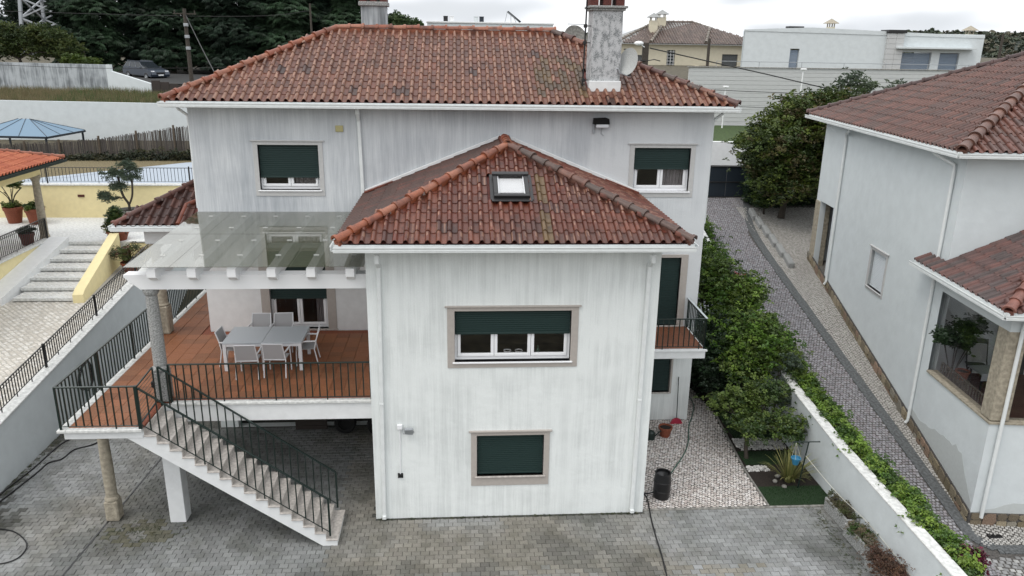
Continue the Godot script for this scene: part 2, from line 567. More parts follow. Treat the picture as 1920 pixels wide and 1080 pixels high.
# a window: frame > panes, shutter, surround, sill. t puts the opening's lower left corner; n casements; shut is the shutter's drop
func window(parent: Node3D, called: String, t: Transform3D, w: float, h: float, n: int, shut: float, opt := {}) -> Node3D:
	var f := MB.new()
	var fw := 0.055
	var zf := -0.13
	f.span(Vector3(0, 0, zf - 0.06), Vector3(w, 0.07, zf), 0.006)
	f.span(Vector3(0, h - 0.05, zf - 0.06), Vector3(w, h, zf), 0.006)
	f.span(Vector3(0, 0.07, zf - 0.06), Vector3(fw, h - 0.05, zf), 0.006)
	f.span(Vector3(w - fw, 0.07, zf - 0.06), Vector3(w, h - 0.05, zf), 0.006)
	var cw: float = (w - fw * 2) / n
	var win := part(called, f, mats.pvc, parent, t)
	for i in n:   # each casement: a frame with its pane
		var x0 := fw + cw * i + 0.004
		var x1 := fw + cw * (i + 1) - 0.004
		var y0: float = 0.075
		var y1: float = h - 0.055
		var k := 0.07
		var c := MB.new()
		c.span(Vector3(x0, y0, zf - 0.05), Vector3(x1, y0 + k, zf + 0.02), 0.008)
		c.span(Vector3(x0, y1 - k, zf - 0.05), Vector3(x1, y1, zf + 0.02), 0.008)
		c.span(Vector3(x0, y0 + k, zf - 0.05), Vector3(x0 + k, y1 - k, zf + 0.02), 0.008)
		c.span(Vector3(x1 - k, y0 + k, zf - 0.05), Vector3(x1, y1 - k, zf + 0.02), 0.008)
		part("casement", c, mats.pvc, win)
		var p := MB.new()
		p.span(Vector3(x0 + k, y0 + k, zf - 0.022), Vector3(x1 - k, y1 - k, zf - 0.012))
		part("pane", p, mats.glass, win)
	if shut > 0.0:
		var s := MB.new()
		var y: float = h
		var low: float = h - shut
		var pitch := 0.05
		while y > low + 0.02:
			var yb := maxf(y - pitch, low)
			var zs := -0.075
			s.quad(Vector3(0.012, yb, zs - 0.012), Vector3(w - 0.012, yb, zs - 0.012), Vector3(w - 0.012, yb + 0.007, zs), Vector3(0.012, yb + 0.007, zs))
			s.quad(Vector3(0.012, yb + 0.007, zs), Vector3(w - 0.012, yb + 0.007, zs), Vector3(w - 0.012, y - 0.006, zs), Vector3(0.012, y - 0.006, zs))
			s.quad(Vector3(0.012, y - 0.006, zs), Vector3(w - 0.012, y - 0.006, zs), Vector3(w - 0.012, y, zs - 0.012), Vector3(0.012, y, zs - 0.012))
			y = yb
		s.span(Vector3(0.01, low - 0.03, -0.09), Vector3(w - 0.01, low + 0.012, -0.064), 0.005)
		s.quad(Vector3(0.012, low, -0.092), Vector3(0.012, h, -0.092), Vector3(w - 0.012, h, -0.092), Vector3(w - 0.012, low, -0.092))
		s.span(Vector3(w * 0.06, low - 0.05, -0.07), Vector3(w * 0.06 + 0.02, low - 0.02, -0.055))
		s.span(Vector3(w * 0.94 - 0.02, low - 0.05, -0.07), Vector3(w * 0.94, low - 0.02, -0.055))
		part("roller_shutter", s, mats.get(opt.get("shutter", "shutter_green")), win)
	if not opt.has("bare"):
		var bw: float = opt.get("border", 0.16)
		var lowb: float = opt.get("low", 0.15)
		var g := MB.new()
		var pr := 0.022
		if not opt.has("door"):
			g.span(Vector3(-bw, -lowb, -0.02), Vector3(w + bw, 0, pr), 0.004)
		var y0 := 0.0
		g.span(Vector3(-bw, y0, -0.12), Vector3(0, h, pr), 0.004)
		g.span(Vector3(w, y0, -0.12), Vector3(w + bw, h, pr), 0.004)
		g.span(Vector3(-bw, h, -0.12), Vector3(w + bw, h + 0.09, pr), 0.004)
		part("stone_surround", g, mats.get(opt.get("stone", "surround")), win)
		if not opt.has("door"):
			var l := MB.new()
			l.span(Vector3(-bw - 0.05, h + 0.09, -0.02), Vector3(w + bw + 0.05, h + 0.125, 0.055), 0.006)
			part("drip_moulding", l, mats.get(opt.get("stone", "surround")), win)
		var sl := MB.new()
		if opt.has("door"):
			sl.span(Vector3(-bw - 0.02, -0.05, -0.2), Vector3(w + bw + 0.02, 0.0, 0.03), 0.006)
		else:
			sl.span(Vector3(-0.05, -0.035, -0.14), Vector3(w + 0.05, 0.0, 0.06), 0.008)
		part("sill", sl, mats.get(opt.get("sill", "marble")), win)
	if opt.has("curtain"):
		for cr in opt.curtain:   # [x from, x to, lean]
			var q := MB.new()
			var steps := 26
			for i in steps:
				var a0 := float(i) / steps
				var a1 := float(i + 1) / steps
				var xa := lerpf(cr[0], cr[1], a0)
				var xb := lerpf(cr[0], cr[1], a1)
				var za := -0.3 + 0.03 * sin(a0 * 34)
				var zb := -0.3 + 0.03 * sin(a1 * 34)
				q.quad(Vector3(xa - cr[2], 0.02, za), Vector3(xb - cr[2], 0.02, zb), Vector3(xb, h - 0.03, zb), Vector3(xa, h - 0.03, za))
			part("curtain", q, mats.curtain, win)
	return win


# a straight run of railing from a to b: top rail, bottom rail, posts and each bar a part; base heights given by a and b
func rail_run(parent: Node3D, a: Vector3, b: Vector3, opt := {}) -> void:
	var h: float = opt.get("h", 0.92)
	var m: Material = mats.get(opt.get("mat", "rail_green"))
	var low: float = opt.get("low", 0.07)
	var t := MB.new()
	t.bar(a + Vector3.UP * h, b + Vector3.UP * h, opt.get("top_w", 0.05), 0.026, 0.004)
	part("top_rail", t, m, parent)
	if opt.get("bottom", true):
		var l := MB.new()
		l.bar(a + Vector3.UP * low, b + Vector3.UP * low, 0.028, 0.012, 0.003)
		part("bottom_rail", l, m, parent)
	if opt.has("second"):
		var l2 := MB.new()
		l2.bar(a + Vector3.UP * (h - opt.second), b + Vector3.UP * (h - opt.second), 0.022, 0.012, 0.003)
		part("middle_rail", l2, m, parent)
	var flat := Vector3(b.x - a.x, 0, b.z - a.z).length()
	var n := int(round(flat / opt.get("gap", 0.165)))
	var lowbar: float = low if opt.get("bottom", true) else 0.0
	var bm := MB.new()
	var br: float = opt.get("r", 0.012)
	bm.span(Vector3(-br, lowbar, -br), Vector3(br, h - 0.008, br))
	if opt.has("knot"):
		bm.ball(Vector3(0, (lowbar + h) * 0.5, 0), 0.022, 0.03, 0.022, 6, 4)
	var bmesh := bm.mesh()
	var lm := MB.new()
	lm.span(Vector3(-br, -0.03, -br), Vector3(br, h - 0.008, br))
	var lmesh := lm.mesh()
	var every: int = opt.get("foot_every", 7)
	for i in range(1, n):
		var p := a.lerp(b, float(i) / n)
		part("bar", lmesh if i % every == 0 else bmesh, m, parent, Transform3D(Basis(), p))
	var pw: float = opt.get("post", 0.02)
	var pm := MB.new()
	pm.span(Vector3(-pw, -0.03, -pw), Vector3(pw, h - 0.004 + opt.get("post_up", 0.0), pw), 0.003)
	var pmesh := pm.mesh()
	for k in opt.get("posts", [0.0, 1.0]):
		part("post", pmesh, m, parent, Transform3D(Basis(), a.lerp(b, k)))


# ---------------------------------------------------------------- roofs
const TW := 0.222      # width of a roof tile
const TP := 0.375      # length of a course

# one pantile: barrel and pan, x across, y out of the roof, z down the slope; bloom is the share of lime bloom in blotches on its back
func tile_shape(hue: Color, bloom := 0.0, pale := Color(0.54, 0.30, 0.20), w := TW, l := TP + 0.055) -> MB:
	var m := MB.new()
	var k := w / 0.222
	var prof := [Vector2(-0.006, 0.002), Vector2(0.0, 0.045), Vector2(0.02, 0.076), Vector2(0.048, 0.09), Vector2(0.076, 0.076), Vector2(0.096, 0.045), Vector2(0.104, 0.012), Vector2(0.15, 0.002), Vector2(0.19, 0.003), Vector2(0.216, 0.014)]
	var lo := 0.016   # the lower end rides on the course below
	var th := 0.012
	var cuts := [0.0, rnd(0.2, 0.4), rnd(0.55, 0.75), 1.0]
	for i in prof.size() - 1:
		var a: Vector2 = prof[i] * k
		var b: Vector2 = prof[i + 1] * k
		var ta := 0.92 if i < 6 else 1.0
		var tb := 0.92 if i < 5 else 1.0
		var na: Vector2 = _pn(prof, i)
		var nb: Vector2 = _pn(prof, i + 1)
		var va := Vector3(na.x, na.y, 0)
		var vb := Vector3(nb.x, nb.y, 0)
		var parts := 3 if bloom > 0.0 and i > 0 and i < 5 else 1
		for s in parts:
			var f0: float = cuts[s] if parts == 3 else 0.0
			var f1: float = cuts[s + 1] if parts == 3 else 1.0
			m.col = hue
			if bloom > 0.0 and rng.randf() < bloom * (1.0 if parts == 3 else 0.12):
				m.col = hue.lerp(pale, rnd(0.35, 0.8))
			var a0 := Vector3(a.x - w / 2, lerpf(a.y * ta, a.y + lo, f0), -l * (1.0 - f0))
			var b0 := Vector3(b.x - w / 2, lerpf(b.y * tb, b.y + lo, f0), -l * (1.0 - f0))
			var a1 := Vector3(a.x - w / 2, lerpf(a.y * ta, a.y + lo, f1), -l * (1.0 - f1))
			var b1 := Vector3(b.x - w / 2, lerpf(b.y * tb, b.y + lo, f1), -l * (1.0 - f1))
			m.trin(a1, b1, b0, va, vb, vb)
			m.trin(a1, b0, a0, va, vb, va)
		var e0 := Vector3(a.x - w / 2, a.y + lo, 0)
		var e1 := Vector3(b.x - w / 2, b.y + lo, 0)
		m.col = hue
		m.quad(e0 - Vector3(0, th, 0), e1 - Vector3(0, th, 0), e1, e0)
	return m


func _pn(prof: Array, i: int) -> Vector2:
	var d: Vector2 = (prof[mini(i + 1, prof.size() - 1)] - prof[maxi(i - 1, 0)]).normalized()
	return Vector2(-d.y, d.x)


# places of the tiles of one slope. e: left end of the eave seen from outside, a: along the eave, u: up the slope; outline in (along, up)
func tile_places(e: Vector3, a: Vector3, u: Vector3, along: float, up: float, outline: PackedVector2Array, w := TW, p := TP) -> Array:
	var nn := (a.cross(u)).normalized()
	var res: Array = []
	var nx := int(along / w)
	var off := (along - nx * w) / 2
	for j in int(ceil(up / p)):
		for i in nx:
			var q := Vector2(off + (i + 0.5) * w, j * p + p * 0.4)
			if Geometry2D.is_point_in_polygon(q, outline):
				var b := Basis(a, nn, -u)
				b = b * Basis(Vector3.UP, rnd(-0.012, 0.012))
				res.append([Transform3D(b, e + a * q.x + u * (j * p - 0.03 + rnd(-0.006, 0.006)) + nn * 0.012), i, j])
	return res


func half_round(l: float, r0: float, r1: float, sides := 9) -> MB:   # a ridge tile along z, open below, with a collar at its wide end
	var m := MB.new()
	var rings := [[0.0, r0], [l * 0.84, lerpf(r0, r1, 0.84)], [l * 0.85, r1 + 0.02], [l, r1 + 0.022], [l, r1 - 0.02]]
	for i in rings.size() - 1:
		for k in sides:
			var t0 := PI * k / sides
			var t1 := PI * (k + 1) / sides
			var d0 := Vector3(cos(t0), sin(t0), 0)
			var d1 := Vector3(cos(t1), sin(t1), 0)
			var p: Vector3 = d0 * rings[i][1] + Vector3(0, 0, rings[i][0])
			var q: Vector3 = d1 * rings[i][1] + Vector3(0, 0, rings[i][0])
			var r: Vector3 = d1 * rings[i + 1][1] + Vector3(0, 0, rings[i + 1][0])
			var s: Vector3 = d0 * rings[i + 1][1] + Vector3(0, 0, rings[i + 1][0])
			if i == 0:
				m.trin(p, r, s, d0, d1, d0)
				m.trin(p, q, r, d0, d1, d1)
			else:
				m.quad(p, q, r, s)
	return m


# ridge tiles laid from a (upper end) down or along to b, each a part
func ridge_run(parent: Node3D, a: Vector3, b: Vector3, hue: Array, r := 0.105, l := 0.4) -> void:
	var meshes := []
	for h in hue:
		var m := half_round(l + 0.05, r * 0.86, r)
		for i in m.c.size():
			m.c[i] = h
		meshes.append(m.mesh())
	var d := (b - a)
	var n := int(round(d.length() / l))
	var z := d.normalized()
	var x := Vector3.UP.cross(z).normalized()
	var bed := MB.new()
	bed.col = hue[0]
	bed.bar(a - Vector3(0, r * 0.35, 0), b - Vector3(0, r * 0.35, 0), r * 1.5, r * 1.1)
	part("ridge_mortar", bed, mats.tile, parent)
	for i in n:
		var k := rnd(-0.02, 0.02)
		var bs := Basis(x, z.cross(x), z) * Basis(Vector3.UP, k)
		part("ridge_tile", meshes[rng.randi() % meshes.size()], mats.tile, parent, Transform3D(bs, a.lerp(b, float(i) / n) + Vector3(0, 0.02 + 0.012 * (i % 2), 0)))


# an eaves gutter along a line: x runs from a to b, out points away from the wall
func gutter(mb: MB, a: Vector3, b: Vector3, out: Vector3, w := 0.13, h := 0.11) -> void:
	var d := (b - a).normalized()
	var l := a.distance_to(b)
	var t := Transform3D(Basis(d, Vector3.UP, out), a)
	if d.cross(Vector3.UP).dot(out) < 0:
		t = Transform3D(Basis(-d, Vector3.UP, out), b)
	for s in [[0.0, 0.0, w, 0.012], [w - 0.012, 0.012, w, h], [0.0, 0.012, 0.012, h + 0.03], [w - 0.002, h - 0.018, w + 0.014, h + 0.004], [w - 0.001, 0.03, w + 0.006, 0.05]]:
		mb.box(t * Vector3(l / 2, (s[1] + s[3]) / 2, (s[0] + s[2]) / 2), Vector3(l, s[3] - s[1], s[2] - s[0]), 0.002, t.basis)


func tile_variants(pairs: Array) -> Array:
	var out := []
	for p in pairs:
		out.append(tile_shape(p[0], p[1]))
	return out


# every hue in n differently blotched tiles
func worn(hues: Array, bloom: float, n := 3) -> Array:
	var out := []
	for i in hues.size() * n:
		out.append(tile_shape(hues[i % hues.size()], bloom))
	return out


# tiles of one clay throughout
func even(hues: Array) -> Array:
	return hues.map(func(h): return [h, 0.0])


# a hip roof's boarding: closed under the tiles
func slope_sheet(mb: MB, pts: Array) -> void:
	mb.poly(pts)


# ---------------------------------------------------------------- the white house
const MZ := -4.78      # rear wall of the main block
func build_house() -> void:
	var house := thing("white_house", "large streaked white two-storey house with rusty terracotta roofs and green shutters", "house")
	# walls of the projecting wing
	var w := MB.new()
	wall_face(w, Transform3D(Basis(), Vector3(0, 0, 0)), 6.364, 6.62, [Rect2(1.875, 3.975, 2.572, 1.19), Rect2(2.366, 1.09, 1.553, 1.05)])
	w.quad(Vector3(0, 0, MZ), Vector3(0, 0, 0), Vector3(0, 6.62, 0), Vector3(0, 6.62, MZ))
	w.quad(Vector3(6.364, 0, 0), Vector3(6.364, 0, MZ), Vector3(6.364, 6.62, MZ), Vector3(6.364, 6.62, 0))
	w.quad(Vector3(0.2, 0, 0), Vector3(0.2, 0, MZ), Vector3(0.2, 6.62, MZ), Vector3(0.2, 6.62, 0))
	w.quad(Vector3(6.16, 0, MZ), Vector3(6.16, 0, 0), Vector3(6.16, 6.62, 0), Vector3(6.16, 6.62, MZ))
	part("wing_wall", w, mats.plaster_white, house)
	# the main block
	var mw := MB.new()
	var XL := -4.93
	var XR := 8.82
	var zb := -11.65
	wall_face(mw, Transform3D(Basis(), Vector3(XL, 3.0, MZ)), XR - XL, 6.1, [Rect2(-3.245 - XL, 3.955, 1.556, 1.185), Rect2(6.722 - XL, 3.945, 1.545, 1.18), Rect2(-3.24 - XL, 0.03, 1.555, 2.25), Rect2(7.2 - XL, 0.03, 1.05, 2.03)])
	mw.quad(Vector3(XL, 0, zb), Vector3(XL, 0, MZ), Vector3(XL, 9.1, MZ), Vector3(XL, 9.1, zb))
	mw.quad(Vector3(XR, 0, MZ), Vector3(XR, 0, zb), Vector3(XR, 9.1, zb), Vector3(XR, 9.1, MZ))
	mw.quad(Vector3(XR, 0, zb), Vector3(XL, 0, zb), Vector3(XL, 9.1, zb), Vector3(XR, 9.1, zb))
	part("main_wall", mw, mats.plaster_grey, house)
	var lw := MB.new()
	wall_face(lw, Transform3D(Basis(), Vector3(XL, 0, MZ)), XR - XL, 2.997, [Rect2(7.2 - XL, 0.92, 1.0, 1.09), Rect2(0.5, 0.0, -XL - 0.6, 2.5)])
	part("ground_floor_wall", lw, mats.plaster_white, house)
	# plain render of the terrace wall: 4 mm proud, as it is a lighter coat under the glass roof
	var tw := MB.new()
	wall_face(tw, Transform3D(Basis(), Vector3(XL, 3.0, MZ + 0.006)), -XL, 3.36, [Rect2(-3.24 - XL, 0.03, 1.555, 2.25)], 0.01)
	part("terrace_wall_coat", tw, mats.plaster_plain, house)
	var fl := MB.new()   # floors and ceilings inside
	fl.span(Vector3(XL + 0.01, 9.08, zb + 0.01), Vector3(XR - 0.01, 9.16, MZ - 0.01))
	fl.span(Vector3(XL + 0.01, 5.9, zb + 0.01), Vector3(XR - 0.01, 6.1, MZ - 0.27))
	fl.span(Vector3(XL + 0.01, 2.7, zb + 0.01), Vector3(XR - 0.01, 2.95, MZ - 0.27))
	fl.span(Vector3(0.21, 6.5, MZ), Vector3(6.15, 6.6, -0.26))
	fl.span(Vector3(0.21, 2.9, MZ), Vector3(6.15, 3.1, -0.26))
	part("floors", fl, mats.room, house)
	var inner := MB.new()   # inner partitions close each room
	inner.span(Vector3(XL + 0.02, 0.02, -8.2), Vector3(XR - 0.02, 9.07, -8.1))
	inner.span(Vector3(2.0, 6.11, -8.05), Vector3(2.1, 9.07, MZ - 0.28))
	inner.span(Vector3(0.21, 0.02, -3.4), Vector3(6.15, 6.49, -3.3))
	part("inner_walls", inner, mats.room, house)
	# soffits
	var so := MB.new()
	so.span(Vector3(-5.37, 9.1, -12.1), Vector3(9.27, 9.17, -4.36))
	so.span(Vector3(-0.5, 6.62, MZ + 0.001), Vector3(6.87, 6.69, 0.5))
	part("soffit", so, mats.plaster_plain, house)
	# windows
	window(house, "window", Transform3D(Basis(), Vector3(1.875, 3.975, 0)), 2.572, 1.19, 3, 0.54, {"low": 0.14, "sill": "pvc"})
	window(house, "window", Transform3D(Basis(), Vector3(2.366, 1.09, 0)), 1.553, 1.05, 2, 1.01, {"low": 0.25, "border": 0.13})
	window(house, "window", Transform3D(Basis(), Vector3(-3.245, 6.955, MZ)), 1.556, 1.185, 2, 0.84, {"stone": "surround_pale", "low": 0.16, "border": 0.12, "sill": "pvc", "curtain": [[0.85, 1.5, 0.0]]})
	window(house, "window", Transform3D(Basis(), Vector3(6.722, 6.945, MZ)), 1.545, 1.18, 2, 0.56, {"stone": "surround_pale", "low": 0.16, "border": 0.13, "sill": "pvc", "curtain": [[-0.02, 0.3, 0.18], [0.92, 1.48, 0.05]]})
	window(house, "terrace_door", Transform3D(Basis(), Vector3(-3.24, 3.03, MZ)), 1.555, 2.25, 2, 1.36, {"door": true, "border": 0.24, "curtain": [[1.2, 1.48, 0.0]]})
	window(house, "balcony_door", Transform3D(Basis(), Vector3(7.2, 3.03, MZ)), 1.05, 2.03, 1, 2.0, {"door": true, "border": 0.2})
	window(house, "window", Transform3D(Basis(), Vector3(7.2, 0.92, MZ)), 1.0, 1.09, 1, 1.05, {"low": 0.05, "border": 0.06})
	house_roofs(house)
	house_chimneys(house)
	# downpipes
	for x in [[0.28, 0.2], [6.1, 6.08]]:
		var d := MB.new()
		d.box(Vector3(x[0], 6.42, 0.33), Vector3(0.10, 0.2, 0.09), 0.015)
		d.bar(Vector3(x[0], 6.38, 0.33), Vector3(x[0], 6.2, 0.06), 0.09, 0.08, 0.012, Vector3.BACK)
		d.bar(Vector3(x[0], 6.24, 0.052), Vector3(x[1], 0.06, 0.052), 0.09, 0.08, 0.012, Vector3.BACK)
		d.box(Vector3(lerpf(x[0], x[1], 0.53), 3.0, 0.052), Vector3(0.1, 0.05, 0.095), 0.008)
		d.box(Vector3(x[1], 0.1, 0.075), Vector3(0.095, 0.09, 0.12), 0.01)
		part("downpipe", d, mats.gutter_white, house)
	var dp := MB.new()
	dp.box(Vector3(-0.6, 9.02, MZ + 0.2), Vector3(0.11, 0.16, 0.1), 0.015)
	dp.bar(Vector3(-0.6, 8.98, MZ + 0.2), Vector3(-0.6, 8.78, MZ + 0.06), 0.09, 0.08, 0.012, Vector3.BACK)
	dp.bar(Vector3(-0.6, 8.82, MZ + 0.052), Vector3(-0.56, 6.75, MZ + 0.052), 0.09, 0.08, 0.012, Vector3.BACK)
	part("downpipe", dp, mats.gutter_white, house)
	for s in [-1.0, 1.0]:   # the drooping elbows at the two ends of the main eave
		var el := MB.new()
		var xw := XL if s < 0 else XR
		el.tube([Vector3(xw + s * 0.34, 9.13, -5.0), Vector3(xw + s * 0.3, 9.02, -5.0), Vector3(xw + s * 0.08, 8.86, -5.0), Vector3(xw + s * 0.06, 8.7, -5.0), Vector3(xw + s * 0.06, 6.0, -5.0)], 0.04, 8)
		part("downpipe", el, mats.gutter_white, house)
	# small things screwed to the walls
	var fl1 := MB.new()
	fl1.box(Vector3(0.62, 2.41, 0.03), Vector3(0.12, 0.12, 0.06), 0.01)
	part("junction_box", fl1, mats.pvc, house)
	var fl2 := MB.new()
	fl2.box(Vector3(0.83, 2.36, 0.13), Vector3(0.2, 0.17, 0.07), 0.015, Basis(Vector3.RIGHT, 0.5))
	fl2.tube([Vector3(0.68, 2.37, 0.05), Vector3(0.70, 2.27, 0.1), Vector3(0.9, 2.25, 0.1), Vector3(0.94, 2.33, 0.12)], 0.012, 6)
	part("floodlight", fl2, mats.galvanised, house)
	var cd := MB.new()
	cd.bar(Vector3(0.62, 2.36, 0.015), Vector3(0.6, 1.2, 0.015), 0.02, 0.02)
	part("conduit", cd, mats.pvc, house)
	var ob := MB.new()
	ob.box(Vector3(0.6, 1.15, 0.025), Vector3(0.085, 0.085, 0.05), 0.006)
	ob.box(Vector3(0.6, 1.15, 0.01), Vector3(0.12, 0.12, 0.018), 0.004)
	part("socket_box", ob, mats.dark, house)
	var yp := MB.new()
	yp.box(Vector3(-1.11, 8.57, MZ + 0.02), Vector3(0.2, 0.16, 0.04), 0.008)
	part("yellow_box", yp, mats.plate_yellow, house)
	var al := MB.new()   # outdoor siren under the eave
	al.prism(PackedVector2Array([Vector2(-0.22, 0.0), Vector2(0.22, 0.0), Vector2(0.2, 0.14), Vector2(0.12, 0.17), Vector2(-0.2, 0.15)]), 0, 0.16, Transform3D(Basis(), Vector3(5.76, 8.75, MZ)))
	part("siren_box", al, mats.dark, house)
	var al2 := MB.new()
	al2.box(Vector3(5.78, 8.70, MZ + 0.1), Vector3(0.34, 0.09, 0.17), 0.02)
	part("siren_lamp", al2, mats.lamp_glass, house)
	var al3 := MB.new()
	al3.tube([Vector3(5.58, 8.75, MZ + 0.05), Vector3(5.57, 8.58, MZ + 0.04), Vector3(5.58, 8.5, MZ + 0.06)], 0.03, 6)
	al3.tube([Vector3(5.79, 8.66, MZ + 0.05), Vector3(5.78, 8.5, MZ + 0.02), Vector3(5.85, 8.44, MZ + 0.04)], 0.01, 5)
	part("siren_cable", al3, mats.galvanised, house)
	# balcony on the right
	var bs := MB.new()
	bs.span(Vector3(6.366, 2.72, MZ + 0.002), Vector3(8.58, 2.985, -3.0), 0.01)
	bs.span(Vector3(6.366, 2.93, -3.01), Vector3(8.62, 2.988, -2.96), 0.008)
	part("balcony_slab", bs, mats.plaster_plain, house)
	var bt := MB.new()
	for i in 7:
		for j in 5:
			bt.col = Color(0.27, 0.10, 0.05) * rnd(0.85, 1.15)
			bt.span(Vector3(6.38 + i * 0.31, 2.98, -4.77 + j * 0.34), Vector3(6.38 + i * 0.31 + 0.302, 2.997, -4.77 + j * 0.34 + 0.332), 0.003)
	stuff(part("balcony_tiles", bt, mats.floor_tile, house))
	var br := MB.new()
	part("balcony_railing", railing_frame(br), mats.rail_green, house)
	var br_node: Node3D = house.get_node("balcony_railing")
	rail_run(br_node, Vector3(6.4, 2.99, -3.04), Vector3(8.54, 2.99, -3.04), {"gap": 0.14, "h": 0.85})
	rail_run(br_node, Vector3(8.54, 2.99, -3.04), Vector3(8.54, 2.99, -4.7), {"gap": 0.14, "h": 0.85})
	var sr := MB.new()
	sr.bar(Vector3(8.54, 3.866, -3.0), Vector3(8.54, 3.866, -4.76), 0.06, 0.02, 0.004)
	sr.bar(Vector3(8.54, 2.99, -4.72), Vector3(8.54, 3.85, -4.72), 0.04, 0.04, 0.004, Vector3.BACK)
	part("side_rail", sr, mats.iron_pale, br_node)
	# skylight in the wing's front slope
	skylight(house)


func railing_frame(m: MB) -> MB:
	m.bar(Vector3(8.54, 3.80, -3.06), Vector3(8.54, 3.80, -4.74), 0.03, 0.02, 0.004)
	return m


func skylight(house: Node3D) -> void:
	var ta := 0.386                                   # pitch
	var u := Vector3(0, sin(ta), -cos(ta))
	var nn := Vector3(0, cos(ta), sin(ta))
	var base := Vector3(3.16, 6.82, 0.5)
	var t := Transform3D(Basis(Vector3.RIGHT, u, nn), base + u * 2.02 + nn * 0.03)
	var f := MB.new()
	var W := 0.40
	var H := 0.48
	for s in [[-W, -H, W, -H + 0.1], [-W, H - 0.1, W, H], [-W, -H + 0.1, -W + 0.1, H - 0.1], [W - 0.1, -H + 0.1, W, H - 0.1]]:
		f.box(t * Vector3((s[0] + s[2]) / 2, (s[1] + s[3]) / 2, 0.06), Vector3(s[2] - s[0], s[3] - s[1], 0.14), 0.012, t.basis)
	f.box(t * Vector3(0, H - 0.05, 0.14), Vector3(W * 2 + 0.04, 0.12, 0.05), 0.01, t.basis)
	f.box(t * Vector3(0, -H - 0.05, 0.05), Vector3(W * 2 + 0.1, 0.13, 0.02), 0.004, t.basis)
	f.box(t * Vector3(-W - 0.04, 0, 0.045), Vector3(0.08, H * 2 + 0.1, 0.02), 0.004, t.basis)
	f.box(t * Vector3(W + 0.04, 0, 0.045), Vector3(0.08, H * 2 + 0.1, 0.02), 0.004, t.basis)
	var sk := part("skylight", f, mats.iron_black, house)
	var p := MB.new()
	p.box(t * Vector3(0, 0, 0.1), Vector3(W * 2 - 0.2, H * 2 - 0.2, 0.012), 0.0, t.basis)
	part("pane", p, mats.glass, sk)
	var bl := MB.new()
	bl.box(t * Vector3(0, 0.09, 0.03), Vector3(W * 2 - 0.2, H * 2 - 0.36, 0.012), 0.0, t.basis)
	part("blind", bl, mats.white_paint, sk)
	var bg := MB.new()
	bg.box(t * Vector3(0, 0.0, -0.01), Vector3(W * 2 - 0.2, H * 2 - 0.2, 0.012), 0.0, t.basis)
	part("blind_lining", bg, mats.curtain, sk)
	for s in [-1.0, 1.0]:
		var inner := MB.new()
		inner.box(t * Vector3(s * (W - 0.112), 0, 0.075), Vector3(0.02, H * 2 - 0.2, 0.05), 0.0, t.basis)
		part("sash", inner, mats.pvc, sk)


